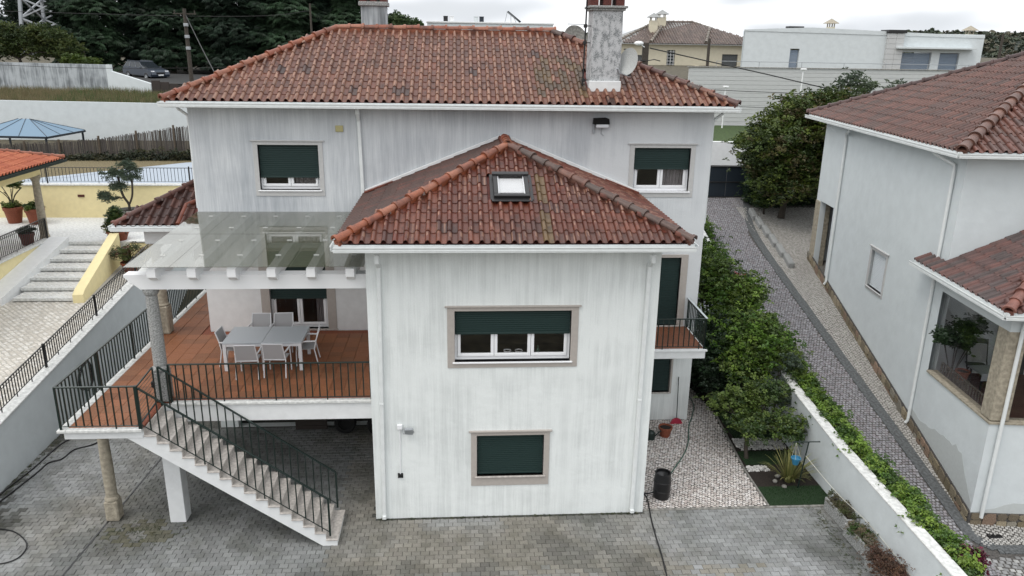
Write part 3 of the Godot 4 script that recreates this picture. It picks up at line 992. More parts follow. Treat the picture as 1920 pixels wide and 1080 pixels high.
func house_roofs(house: Node3D) -> void:
	var ta := 0.436
	var cs := cos(ta)
	var sn := sin(ta)
	# colours: bleached barrel crests over browner pans; several fired batches
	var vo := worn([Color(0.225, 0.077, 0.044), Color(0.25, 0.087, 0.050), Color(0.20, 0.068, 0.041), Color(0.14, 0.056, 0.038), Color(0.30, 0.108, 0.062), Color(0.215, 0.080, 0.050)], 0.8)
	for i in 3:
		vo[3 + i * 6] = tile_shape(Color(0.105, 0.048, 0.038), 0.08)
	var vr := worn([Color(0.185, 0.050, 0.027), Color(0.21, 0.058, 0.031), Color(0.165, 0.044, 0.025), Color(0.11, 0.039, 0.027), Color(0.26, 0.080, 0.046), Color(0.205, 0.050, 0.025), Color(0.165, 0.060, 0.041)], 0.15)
	var moss := even([Color(0.22, 0.135, 0.058), Color(0.16, 0.095, 0.05), Color(0.24, 0.11, 0.058)])
	var vm := tile_variants(moss)
	var mo := vo.map(func(m): return m.mesh())
	var mr := vr.map(func(m): return m.mesh())
	var mm := vm.map(func(m): return m.mesh())
	var patch := noise(71, 0.35, 3)
	# ---- main roof
	var x0 := -5.36
	var x1 := 9.26
	var zf := -4.36
	var yb := 9.26
	var run := 3.86
	var rl := Vector3(x0 + run, yb + run * sn / cs, zf - run)
	var rr := Vector3(x1 - 4.5, rl.y, rl.z)
	var zk := zf - run * 2
	var deck := MB.new()
	var A := Vector3(x0, yb, zf)
	var B := Vector3(x1, yb, zf)
	var Cc := Vector3(x1, yb, zk)
	var Dd := Vector3(x0, yb, zk)
	deck.poly([A, B, rr, rl])
	deck.poly([B, Cc, rr])
	deck.poly([Cc, Dd, rl, rr])
	deck.poly([Dd, A, rl])
	deck.poly([Dd, Cc, B, A])
	var roof := part("roof", deck, mats.terracotta_red, house)
	var sl := run / cs
	var chim := Rect2(5.42 - x0, 0.62, 0.95, 1.0)
	var front := tile_places(A, Vector3.RIGHT, Vector3(0, sn, -cs), x1 - x0, sl, PackedVector2Array([Vector2(0, -1), Vector2(x1 - x0, -1), Vector2(x1 - x0 + 0.12, 0.0), Vector2(rr.x - x0 + 0.1, sl), Vector2(rl.x - x0 - 0.1, sl), Vector2(-0.12, 0.0)]))
	var bulk := MB.new()
	for p in front:
		var t: Transform3D = p[0]
		var along: float = (t.origin - A).x
		var up: float = p[2] * TP
		if chim.has_point(Vector2(along, up + 0.1)):
			continue
		var k := patch.get_noise_2d(t.origin.x * 1.3, p[2] * 1.1) + (0.45 if Vector2(t.origin.x + 2.6, (p[2] - 5.0) * 0.3).length() < 0.75 else 0.0)
		var id: int = [0, 1, 2, 5, 0][rng.randi() % 5]
		var set_v := vo
		var set_m := mo
		var more := 6 * (rng.randi() % 3)
		if k > 0.42:
			id = 3 if rng.randf() < 0.3 else 2
		elif k < -0.28 and rng.randf() < 0.8:
			id = [1, 4][rng.randi() % 2]
		var near_chim := absf(along - 10.1) < 0.75 and up < 2.4 and up > 0.2
		if near_chim and rng.randf() < 0.75:
			set_v = vm
			set_m = mm
			id = rng.randi() % 3
			more = 0
		if along > 11.2 and rng.randf() < 0.6:
			id = 0
			set_v = vo
			set_m = mo
			more = 6 * (rng.randi() % 3)
		id += more
		if p[2] < 2:
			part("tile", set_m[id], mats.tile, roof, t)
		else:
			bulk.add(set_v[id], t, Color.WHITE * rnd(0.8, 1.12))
	for sd in [[B, Vector3.FORWARD, Vector3(-1, 0, 0), 4.5], [Dd, Vector3.BACK, Vector3(1, 0, 0), run]]:
		var pitch := atan2(rl.y - yb, sd[3])
		var u: Vector3 = sd[2] * cos(pitch) + Vector3.UP * sin(pitch)
		var l2: float = run * 2
		var s2: float = sd[3] / cos(pitch)
		for p in tile_places(sd[0], sd[1], u, l2, s2, PackedVector2Array([Vector2(0, -1), Vector2(l2, -1), Vector2(l2, 0), Vector2(l2 / 2, s2), Vector2(0, 0)])):
			bulk.add(vo[rng.randi() % vo.size()], p[0])
	stuff(part("tiles", bulk, mats.tile, roof))
	var hue := [Color(0.46, 0.135, 0.060), Color(0.40, 0.112, 0.052), Color(0.48, 0.18, 0.10), Color(0.36, 0.11, 0.056)]
	var hue_old := [Color(0.20, 0.075, 0.055), Color(0.15, 0.06, 0.048), Color(0.26, 0.13, 0.095), Color(0.30, 0.11, 0.07), Color(0.13, 0.085, 0.07)]
	ridge_run(roof, rl + Vector3(-0.05, 0.05, 0), A + Vector3(0.0, 0.03, 0.0), hue)
	ridge_run(roof, rl + Vector3(-0.1, 0.05, 0), rr + Vector3(0.1, 0.05, 0), hue)
	ridge_run(roof, rr + Vector3(0.0, 0.05, 0), B + Vector3(0.0, 0.03, 0), hue_old)
	# ---- wing roof
	var wx0 := -0.5
	var wx1 := 6.86
	var wz := 0.5
	ta = 0.386
	cs = cos(ta)
	sn = sin(ta)
	var wy := 6.80
	var wr := (wx1 - wx0) / 2
	var apex := Vector3((wx0 + wx1) / 2, wy + wr * sn / cs, wz - wr)
	var back := Vector3(apex.x, apex.y, MZ + 0.004)
	var wd := MB.new()
	var a2 := Vector3(wx0, wy, wz)
	var b2 := Vector3(wx1, wy, wz)
	var c2 := Vector3(wx1, wy, MZ + 0.004)
	var d2 := Vector3(wx0, wy, MZ + 0.004)
	wd.poly([a2, b2, apex])
	wd.poly([b2, c2, back, apex])
	wd.poly([d2, a2, apex, back])
	wd.poly([d2, c2, b2, a2])
	var wroof := part("wing_roof", wd, mats.terracotta_red, house)
	var ws := wr / cs
	var sky := Rect2(3.66 - 0.46, 1.5, 0.92, 1.05)
	for p in tile_places(a2, Vector3.RIGHT, Vector3(0, sn, -cs), wx1 - wx0, ws, PackedVector2Array([Vector2(0, -1), Vector2(wx1 - wx0, -1), Vector2(wx1 - wx0 + 0.1, 0), Vector2(wr, ws + 0.1), Vector2(-0.1, 0)])):
		var t: Transform3D = p[0]
		var along: float = t.origin.x - wx0
		if sky.has_point(Vector2(along, p[2] * TP + 0.16)):
			continue
		var kk := patch.get_noise_2d(t.origin.x * 1.2 + 40.0, p[2] * 0.9)
		var id: int = [0, 2, 0, 1, 5][rng.randi() % 5]
		if kk > 0.2:
			id = [3, 6][rng.randi() % 2]
		elif kk < -0.25:
			id = [4, 1][rng.randi() % 2]
		id += 7 * (rng.randi() % 3)
		var ms: Mesh = mr[id]
		if absf(along - 4.3) < 0.12 and p[2] < 7 and p[2] != 3:
			ms = mm[0]
		elif p[2] == 0 and rng.randf() < 0.5:
			ms = mr[6]
		elif along < 2.1 and rng.randf() < 0.35:
			ms = mr[4]
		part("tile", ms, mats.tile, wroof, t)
	var wb := MB.new()
	var wl: float = wz - MZ
	var shape_l := PackedVector2Array([Vector2(0, -1), Vector2(wl, -1), Vector2(wl, 0), Vector2(wl - wr, ws), Vector2(0, ws)])
	for p in tile_places(d2, Vector3.BACK, Vector3(cs, sn, 0), wl, ws, shape_l):
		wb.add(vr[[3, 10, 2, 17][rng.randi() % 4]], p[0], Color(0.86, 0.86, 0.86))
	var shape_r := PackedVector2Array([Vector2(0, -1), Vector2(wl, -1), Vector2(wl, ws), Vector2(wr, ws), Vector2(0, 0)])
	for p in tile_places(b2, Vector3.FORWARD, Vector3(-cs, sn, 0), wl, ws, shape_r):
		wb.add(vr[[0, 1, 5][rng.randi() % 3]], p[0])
	stuff(part("tiles", wb, mats.tile, wroof))
	ridge_run(wroof, apex + Vector3(0, 0.07, 0.05), a2 + Vector3(0.0, 0.05, 0.0), hue)
	ridge_run(wroof, apex + Vector3(0, 0.07, 0.05), b2 + Vector3(0.0, 0.05, 0.0), [Color(0.24, 0.11, 0.08), Color(0.16, 0.09, 0.07), Color(0.28, 0.12, 0.08), Color(0.13, 0.085, 0.07)])
	ridge_run(wroof, back + Vector3(0, 0.07, 0.02), apex + Vector3(0, 0.07, 0.12), hue)
	# mortar and flashing where the wing roof meets the wall
	var fm := MB.new()
	for s in [[d2, back], [back, c2]]:
		fm.bar(s[0] + Vector3(0, 0.14, 0.05), s[1] + Vector3(0, 0.14, 0.05), 0.07, 0.09, 0.01)
	part("mortar_fillet", fm, mats.plaster_plain, wroof)
	var ft := MB.new()
	ft.col = Color(0.30, 0.08, 0.045)
	ft.bar(d2 + Vector3(-0.02, 0.12, 0.1), d2.lerp(back, 0.2) + Vector3(0, 0.11, 0.1), 0.16, 0.05, 0.01)
	part("flashing_tile", ft, mats.tile, wroof)
	ft = MB.new()
	ft.col = Color(0.30, 0.08, 0.045)
	ft.bar(c2 + Vector3(0.02, 0.12, 0.1), c2.lerp(back, 0.25) + Vector3(0, 0.11, 0.1), 0.2, 0.05, 0.01)
	part("flashing_tile", ft, mats.tile, wroof)
	# gutters
	var g := MB.new()
	gutter(g, Vector3(x0 - 0.06, 9.12, zf + 0.02), Vector3(x1 + 0.06, 9.12, zf + 0.02), Vector3.BACK)
	part("gutter", g, mats.gutter_white, house)
	for s in [[x0 - 0.02, Vector3.LEFT], [x1 + 0.02, Vector3.RIGHT]]:
		var g2 := MB.new()
		gutter(g2, Vector3(s[0], 9.12, zk), Vector3(s[0], 9.12, zf + 0.02), s[1], 0.11)
		part("gutter", g2, mats.gutter_white, house)
	var g3 := MB.new()
	gutter(g3, Vector3(wx0 - 0.06, 6.64, wz), Vector3(wx1 + 0.06, 6.64, wz), Vector3.BACK)
	part("gutter", g3, mats.gutter_white, house)
	for s in [[wx0 - 0.02, Vector3.LEFT], [wx1 + 0.02, Vector3.RIGHT]]:
		var g4 := MB.new()
		gutter(g4, Vector3(s[0], 6.64, MZ + 0.01), Vector3(s[0], 6.64, wz), s[1], 0.11)
		part("gutter", g4, mats.gutter_white, house)


func house_chimneys(house: Node3D) -> void:
	var c := MB.new()
	var cx := 5.87
	var cz := -5.42
	c.span(Vector3(cx - 0.40, 9.1, cz - 0.36), Vector3(cx + 0.40, 11.66, cz + 0.36), 0.02)
	var ch := part("chimney", c, mats.chimney_lichen, house)
	var b := MB.new()
	b.span(Vector3(cx - 0.42, 9.35, cz - 0.36), Vector3(cx + 0.42, 9.84, cz + 0.43), 0.01)
	part("chimney_base", b, mats.plaster_plain, ch)
	var cap := MB.new()
	cap.span(Vector3(cx - 0.5, 11.66, cz - 0.46), Vector3(cx + 0.5, 11.72, cz + 0.46), 0.012)
	cap.span(Vector3(cx - 0.45, 11.60, cz - 0.41), Vector3(cx + 0.45, 11.66, cz + 0.41), 0.01)
	part("chimney_cap", cap, mats.stone_grey, ch)
	for x in [-0.36, -0.02, 0.32]:   # terracotta pillars of the cowl
		var p := MB.new()
		p.span(Vector3(cx + x - 0.11, 11.72, cz - 0.3), Vector3(cx + x + 0.11, 12.2, cz + 0.32), 0.01)
		part("cowl_brick", p, mats.terracotta_red, ch)
	var top := MB.new()
	top.span(Vector3(cx - 0.5, 12.2, cz - 0.4), Vector3(cx + 0.5, 12.27, cz + 0.42), 0.01)
	part("cowl_top", top, mats.terracotta_red, ch)
	var c2 := MB.new()
	var lx := -0.55
	var lz := -9.3
	c2.span(Vector3(lx - 0.37, 9.8, lz - 0.33), Vector3(lx + 0.37, 11.82, lz + 0.33), 0.02)
	var chl := part("chimney", c2, mats.wall_weathered, house)
	var cap2 := MB.new()
	cap2.span(Vector3(lx - 0.43, 11.78, lz - 0.4), Vector3(lx + 0.43, 11.9, lz + 0.4), 0.012)
	part("chimney_cap", cap2, mats.stone_grey, chl)
	for x in [-0.3, 0.0, 0.3]:
		var p := MB.new()
		p.span(Vector3(lx + x - 0.1, 11.9, lz - 0.3), Vector3(lx + x + 0.1, 12.3, lz + 0.3), 0.01)
		part("cowl_brick", p, mats.terracotta_red, chl)
	# antenna mast strapped to the chimney
	var mast := thing("antenna_mast", "thin dark antenna mast strapped to the left of the tall chimney", "mast", Vector3(5.2, 9.5, -5.25))
	var mp := MB.new()
	mp.tube([Vector3(0.1, 0.05, 0), Vector3(0.12, 1.2, 0), Vector3(0.16, 4.2, 0)], 0.022, 8)
	part("pole", mp, mats.iron_black, mast)
	for y in [0.35, 1.3, 1.72]:
		var br := MB.new()
		br.box(Vector3(0.12, y, 0), Vector3(0.09, 0.09, 0.09), 0.01)
		br.bar(Vector3(0.12, y, 0), Vector3(0.3, y, 0), 0.025, 0.025)
		part("bracket", br, mats.iron_black, mast)
	# dish
	var dish := thing("satellite_dish", "pale speckled satellite dish mounted right of the tall chimney", "satellite dish", Vector3(6.5, 10.33, -5.1), -0.85)
	var d := MB.new()
	var prof := []
	for i in 9:
		var r := 0.36 * i / 8.0
		prof.append(Vector2(r, r * r * 0.45))
	d.lathe(prof, 28, Transform3D(Basis(Vector3.RIGHT, PI / 2 - 0.25).scaled(Vector3(0.86, 1, 1)), Vector3.ZERO))
	part("reflector", d, mats.dish_white, dish)
	var arm := MB.new()
	arm.bar(Vector3(0, -0.36, 0.02), Vector3(0, -0.26, 0.42), 0.025, 0.025)
	arm.tube([Vector3(0, -0.3, 0.4), Vector3(0, -0.16, 0.5)], 0.03, 8)
	part("feed_arm", arm, mats.galvanised, dish)
	var bk := MB.new()
	bk.bar(Vector3(0, 0, -0.03), Vector3(0, -0.05, -0.25), 0.05, 0.05)
	bk.bar(Vector3(0, -0.05, -0.2), Vector3(-0.25, -0.05, -0.25), 0.04, 0.04)
	bk.box(Vector3(-0.1, -0.28, -0.1), Vector3(0.14, 0.16, 0.1), 0.01)
	part("bracket", bk, mats.iron_black, dish)


# ---------------------------------------------------------------- terrace, stairs, pergola
const TY := 3.0
func build_terrace() -> void:
	var t := thing("terrace", "raised terracotta tiled terrace on white slab beside the white house", "terrace")
	var s := MB.new()
	s.span(Vector3(-6.2, 2.52, -4.77), Vector3(-0.002, 2.93, -0.2), 0.006)
	s.span(Vector3(-6.2, 2.60, -9.0), Vector3(-4.94, 2.93, -4.772), 0.006)
	s.span(Vector3(-6.2, 2.76, -0.198), Vector3(-4.62, 2.93, 1.0), 0.006)
	part("slab", s, mats.plaster_plain, t)
	var un := MB.new()  # darker sheet added below the white slab to cut bounced light and deepen the shade
	un.span(Vector3(-6.1, 2.505, -4.76), Vector3(-0.01, 2.516, -0.35))
	part("added_bounce_cutting_sheet", un, mats.concrete, t)
	var k := MB.new()   # stone coping along the open edges
	k.span(Vector3(-6.3, 2.931, -9.0), Vector3(-6.12, 3.002, 1.08), 0.012)
	k.span(Vector3(-6.118, 2.931, 0.95), Vector3(-4.6, 3.002, 1.08), 0.012)
	k.span(Vector3(-4.42, 2.931, -0.3), Vector3(-0.004, 3.002, -0.15), 0.012)
	part("coping", k, mats.cap_weathered, t)
	var bed := MB.new()
	bed.span(Vector3(-6.118, 2.931, -8.99), Vector3(-4.95, 2.972, 0.948))
	bed.span(Vector3(-4.949, 2.931, -4.76), Vector3(-0.01, 2.972, -0.302))
	bed.span(Vector3(-4.949, 2.931, -0.3), Vector3(-4.62, 2.972, 0.948))
	part("tile_bed", bed, mats.terracotta, t)
	var tones := []
	var base := Color(0.335, 0.128, 0.055)
	for i in 7:
		var m := MB.new()
		m.col = (base * [0.8, 0.9, 1.0, 1.08, 1.18, 0.95, 1.05][i]).lerp(Color(0.28, 0.125, 0.06), 0.25 * (i % 3))
		m.span(Vector3(-0.1655, -0.012, -0.1655), Vector3(0.1655, 0.012, 0.1655), 0.003)
		tones.append(m)
	var meshes := tones.map(func(m): return m.mesh())
	var spots := []
	for i in 19:
		for j in 30:
			var x := -5.95 + i * 0.338
			var z := 0.78 - j * 0.338
			if z < -4.62 and x > -5.05:
				continue
			if z > -0.45 and x > -4.75:
				continue
			if x > -0.1 or z < -8.9:
				continue
			spots.append(Vector3(x, 2.984, z))
	var bulk := MB.new()
	for i in spots.size():
		var tr := Transform3D(Basis(Vector3.UP, rnd(-0.006, 0.006)), spots[i] + Vector3(0, rnd(-0.0015, 0.0015), 0))
		var id := rng.randi() % 7
		if i < 300:
			part("floor_tile", meshes[id], mats.floor_tile, t, tr)
		else:
			bulk.add(tones[id], tr)
	if bulk.v.size():
		stuff(part("floor_tiles", bulk, mats.floor_tile, t))
	# post and column below the landing
	var p := MB.new()
	p.span(Vector3(-4.74, 0, -0.42), Vector3(-4.38, 2.5, -0.06), 0.008)
	part("square_post", p, mats.plaster_plain, t)
	var c := MB.new()
	c.box(Vector3(-6.08, 0.26, -0.3), Vector3(0.3, 0.52, 0.3), 0.03)
	c.lathe([Vector2(0.15, 0.52), Vector2(0.165, 0.55), Vector2(0.15, 0.59), Vector2(0.125, 0.62), Vector2(0.128, 1.4), Vector2(0.108, 2.52), Vector2(0.13, 2.56), Vector2(0.15, 2.62), Vector2(0.15, 2.76)], 20, Transform3D(Basis(), Vector3(-6.08, 0, -0.3)))
	part("stone_column", c, mats.stone_warm, t)
	# railings
	var r := thing("terrace_railing", "dark green railing along the straight front edge of the terrace", "railing")
	rail_run(r, Vector3(-4.42, TY, -0.22), Vector3(-0.02, TY, -0.22), {"h": 0.9})
	var r2 := thing("terrace_railing", "dark green railing round the left side and front of the stair landing", "railing")
	rail_run(r2, Vector3(-6.22, TY, 1.03), Vector3(-4.64, TY, 1.03), {"h": 0.95, "posts": [0.0]})
	rail_run(r2, Vector3(-6.22, TY, 1.03), Vector3(-6.22, TY, -4.42), {"h": 0.95, "gap": 0.15, "posts": [0.35, 0.7, 1.0]})
	var np := MB.new()
	np.span(Vector3(-4.66, 2.99, 1.0), Vector3(-4.59, 3.97, 1.06), 0.006)
	part("newel_post", np, mats.rail_green, r2)
	var r3 := thing("terrace_railing", "dark green railing on the far terrace edge behind the stone column", "railing")
	rail_run(r3, Vector3(-6.22, TY, -4.9), Vector3(-6.22, TY, -8.95), {"h": 0.95, "gap": 0.13})
	# little gate at the head of the stairs
	var g := thing("stair_gate", "low green wire gate standing at the head of the outside stairs", "gate")
	var ga := Vector3(-4.66, 3.06, 0.93)
	var gb := Vector3(-4.72, 3.06, -0.12)
	var fr := MB.new()
	fr.bar(ga, gb, 0.03, 0.03, 0.004)
	fr.bar(ga + Vector3.UP * 0.82, gb + Vector3.UP * 0.82, 0.03, 0.03, 0.004)
	fr.bar(ga, ga + Vector3.UP * 0.82, 0.03, 0.03, 0.004)
	fr.bar(gb, gb + Vector3.UP * 0.82, 0.03, 0.03, 0.004)
	part("gate_frame", fr, mats.rail_green, g)
	for i in range(1, 9):
		var wi := MB.new()
		wi.tube([ga + Vector3.UP * 0.09 * i, gb + Vector3.UP * 0.09 * i], 0.005, 5)
		part("wire", wi, mats.rail_green, g)
	var lk := MB.new()
	lk.box(gb + Vector3(0.0, 0.45, 0.06), Vector3(0.05, 0.14, 0.09), 0.008)
	part("lock_box", lk, mats.iron_black, g)
	build_stairs()
	build_pergola()
	build_side_roof()


func build_stairs() -> void:
	var st := thing("outside_staircase", "straight white outside staircase with marble treads from court to terrace", "staircase")
	var rise := 3.0 / 17.0
	var go := 0.24
	var pts := PackedVector2Array()
	pts.append(Vector2(-4.618, 2.93))
	for i in range(1, 17):
		var x := -4.6 + (i - 1) * go
		pts.append(Vector2(x, 3.0 - rise * (i - 1) - 0.034 if i > 1 else 2.93))
		pts.append(Vector2(x, 3.0 - rise * i - 0.034))
	pts.append(Vector2(-4.6 + 16 * go, 3.0 - rise * 16 - 0.034))
	pts.append(Vector2(-4.6 + 16 * go, 0.002))
	pts.append(Vector2(-1.08, 0.002))
	pts.append(Vector2(-4.95, 2.757))
	pts.append(Vector2(-4.618, 2.757))
	var b := MB.new()
	b.prism(pts, -0.12, 0.985)
	part("flight", b, mats.plaster_plain, st)
	for i in range(1, 17):
		var x := -4.6 + (i - 1) * go
		var y := 3.0 - rise * i
		var m := MB.new()
		m.span(Vector3(x + 0.002, y - 0.034, -0.15), Vector3(x + go + 0.026, y, 1.015), 0.006)
		m.span(Vector3(x + 0.003, y, -0.121), Vector3(x + 0.018, y + rise - 0.035, 0.986))
		part("step", m, mats.marble, st)
	for z in [1.0, -0.11]:
		var r := thing("stair_railing", "near sloping green railing on the open side of the outside stairs" if z > 0 else "far sloping green railing of the stairs, beside the terrace edge", "railing", Vector3.ZERO, 0.0, "stair railings")
		rail_run(r, Vector3(-4.6, 3.0, z), Vector3(-0.9, 0.30, z), {"h": 0.9, "gap": 0.165, "low": 0.06, "posts": [1.0] if z > 0 else [0.0, 1.0]})


func build_pergola() -> void:
	var pg := thing("pergola", "white beam pergola with clear glass roof over the dining terrace", "pergola")
	var bm := MB.new()
	bm.prism(PackedVector2Array([Vector2(-4.78, 5.63), Vector2(-0.003, 5.63), Vector2(-0.003, 5.95), Vector2(-5.1, 5.95), Vector2(-5.1, 5.9)]), -0.52, -0.22)
	part("front_beam", bm, mats.white_paint, pg)
	for x in [-4.43, -3.61, -2.79, -1.97, -1.15, -0.33]:
		var r := MB.new()
		var z1 := 0.02
		var pts := PackedVector2Array([Vector2(-4.77, 6.02), Vector2(-0.3, 5.84), Vector2(-0.14, 5.86), Vector2(-0.05, 5.93), Vector2(z1, 5.96), Vector2(z1, 6.14), Vector2(-4.77, 6.30)])
		r.prism(pts, -0.09, 0.09, Transform3D(Basis(Vector3(0, 0, 1), Vector3(0, 1, 0), Vector3(-1, 0, 0)), Vector3(x, 0, 0)))
		var ra := part("rafter", r, mats.white_paint, pg)
		for z in [-0.75, -1.95, -3.1, -4.25]:
			var y: float = 6.14 + (0.02 - z) * 0.0334
			var c := MB.new()
			c.box(Vector3(x, y + 0.028, z), Vector3(0.03, 0.05, 0.03), 0.004)
			c.box(Vector3(x, y + 0.075, z), Vector3(0.12, 0.014, 0.03), 0.004)
			part("clamp", c, mats.steel, ra)
	var xs := [-4.95, -4.02, -3.2, -2.38, -1.56, -0.74, -0.02]
	for i in 6:
		for j in 2:
			var za: float = [0.08, -2.53][j]
			var zb: float = [-2.52, -4.76][j]
			var ya := 6.205 + (0.02 - za) * 0.0334
			var yb := 6.205 + (0.02 - zb) * 0.0334
			var x1: float = xs[i + 1] - 0.006
			var p := MB.new()
			p.bar(Vector3((xs[i] + x1) / 2, ya, za), Vector3((xs[i] + x1) / 2, yb, zb), x1 - xs[i], 0.012)
			part("glass_pane", p, mats.roof_glass, pg)
	var c := MB.new()
	var at := Vector3(-4.63, 3.0, -0.37)
	c.box(at + Vector3(0, 0.36, 0), Vector3(0.32, 0.72, 0.32), 0.03)
	c.lathe([Vector2(0.15, 0.72), Vector2(0.19, 0.75), Vector2(0.185, 0.79), Vector2(0.14, 0.83), Vector2(0.14, 1.4), Vector2(0.118, 2.46), Vector2(0.15, 2.5), Vector2(0.165, 2.55), Vector2(0.165, 2.63)], 20, Transform3D(Basis(), at))
	part("stone_column", c, mats.stone_grey, pg)


func build_side_roof() -> void:
	var s := thing("side_porch", "small dark tiled porch roof on a stone column left of the white house", "porch")
	var e := Vector3(-6.92, 6.08, -4.28)
	var run := 1.99
	var rise := 1.0
	var top := Vector3(e.x + run, e.y + rise, e.z - run)
	var d := MB.new()
	var zb := -9.0
	d.poly([e, Vector3(-4.935, e.y, e.z), top])
	d.poly([Vector3(e.x, e.y, zb), e, top, Vector3(top.x, top.y, zb)])
	d.poly([Vector3(e.x, e.y, zb), Vector3(-4.935, e.y, zb), Vector3(-4.935, e.y, e.z), e])
	var roof := part("roof", d, mats.terracotta_red, s)
	var vr := tile_variants(even([Color(0.115, 0.045, 0.034), Color(0.145, 0.053, 0.038), Color(0.09, 0.039, 0.031)]))
	var ms := vr.map(func(m): return m.mesh())
	var u := Vector3(0, rise, -run).normalized()
	var sl := Vector2(run, rise).length()
	for p in tile_places(e, Vector3.RIGHT, u, run, sl, PackedVector2Array([Vector2(0, -1), Vector2(run, -1), Vector2(run, sl), Vector2(-0.05, 0)])):
		part("tile", ms[rng.randi() % 3], mats.tile, roof, p[0])
	var b := MB.new()
	var l := e.z - zb
	for p in tile_places(Vector3(e.x, e.y, zb), Vector3.BACK, Vector3(run, rise, 0).normalized(), l, sl, PackedVector2Array([Vector2(0, -1), Vector2(l, -1), Vector2(l, 0), Vector2(l - run, sl), Vector2(0, sl)])):
		b.add(vr[rng.randi() % 3], p[0])
	stuff(part("tiles", b, mats.tile, roof))
	ridge_run(roof, top + Vector3(-0.02, 0.05, 0.02), e + Vector3(0, 0.03, 0), [Color(0.16, 0.06, 0.045), Color(0.24, 0.075, 0.05), Color(0.12, 0.05, 0.04)], 0.09)
	var fl := MB.new()
	fl.col = Color(0.32, 0.09, 0.05)
	fl.tube([Vector3(-5.32, 6.12, -4.3), Vector3(-5.28, 6.5, -5.0), Vector3(-4.95, 6.62, -5.2)], 0.07, 8)
	part("drain_pipe", fl, mats.tile, roof)
	var g := MB.new()
	gutter(g, Vector3(e.x - 0.06, e.y - 0.11, e.z + 0.02), Vector3(-4.96, e.y - 0.11, e.z + 0.02), Vector3.BACK)
	gutter(g, Vector3(e.x - 0.02, e.y - 0.11, zb), Vector3(e.x - 0.02, e.y - 0.11, e.z + 0.02), Vector3.LEFT)
	part("gutter", g, mats.gutter_white, s)
	var be := MB.new()
	be.span(Vector3(-6.3, 5.55, -4.78), Vector3(-4.94, 6.05, -4.52), 0.006)
	be.span(Vector3(-6.3, 5.55, -9.0), Vector3(-6.04, 6.05, -4.782), 0.006)
	part("beam", be, mats.plaster_plain, s)
	var c := MB.new()
	var at := Vector3(-6.1, 3.0, -4.66)
	c.box(at + Vector3(0, 0.4, 0), Vector3(0.34, 0.8, 0.34), 0.03)
	c.lathe([Vector2(0.15, 0.8), Vector2(0.18, 0.83), Vector2(0.145, 0.88), Vector2(0.145, 1.5), Vector2(0.12, 2.4), Vector2(0.16, 2.46), Vector2(0.16, 2.55)], 20, Transform3D(Basis(), at))
	part("stone_column", c, mats.stone_warm, s)


# ---------------------------------------------------------------- dining set
func build_dining() -> void:
	var t := thing("dining_table", "long pale grey outdoor dining table under the glass pergola", "table", Vector3(-2.8, TY, -2.45))
	var a := MB.new()
	for s in [[-0.95, -0.002], [0.002, 0.95]]:
		a.span(Vector3(s[0], 0.715, -0.57), Vector3(s[1], 0.745, 0.57), 0.006)
	part("table_top", a, mats.table_grey, t)
	var ap := MB.new()
	ap.span(Vector3(-0.93, 0.64, 0.52), Vector3(0.93, 0.714, 0.55))
	ap.span(Vector3(-0.93, 0.64, -0.55), Vector3(0.93, 0.714, -0.52))
	ap.span(Vector3(-0.93, 0.64, -0.519), Vector3(-0.9, 0.714, 0.519))
	ap.span(Vector3(0.9, 0.64, -0.519), Vector3(0.93, 0.714, 0.519))
	part("apron", ap, mats.chair_frame, t)
	for x in [-0.9, 0.9]:
		for z in [-0.52, 0.52]:
			var l := MB.new()
			l.span(Vector3(x - 0.04, 0, z - 0.04), Vector3(x + 0.04, 0.713, z + 0.04), 0.006)
			part("leg", l, mats.chair_frame, t)
	var spots := [[Vector3(-3.07, TY, -1.66), 0.03, "pale armchair left of the two with their backs to the terrace railing"], [Vector3(-2.42, TY, -1.73), -0.05, "pale armchair right of the two with their backs to the terrace railing"],
		[Vector3(-3.2, TY, -3.3), PI, "pale armchair behind the table, against the white wall"], [Vector3(-2.62, TY, -3.32), PI + 0.05, "pale armchair behind the table, before the terrace door"],
		[Vector3(-3.64, TY, -2.42), -PI / 2 - 0.06, "pale armchair at the left head of the grey table"], [Vector3(-1.84, TY, -2.45), PI / 2 + 0.1, "pale armchair at the right head of the table, pulled out"]]
	var proto := make_chair()
	for i in spots.size():
		var c: Node3D = proto if i == 0 else proto.duplicate()
		if i > 0:
			c.name = "garden_chair"
			add_child(c, true)
		c.position = spots[i][0]
		c.rotation.y = spots[i][1]
		tag(c, spots[i][2], "chair", "chairs round the dining table")


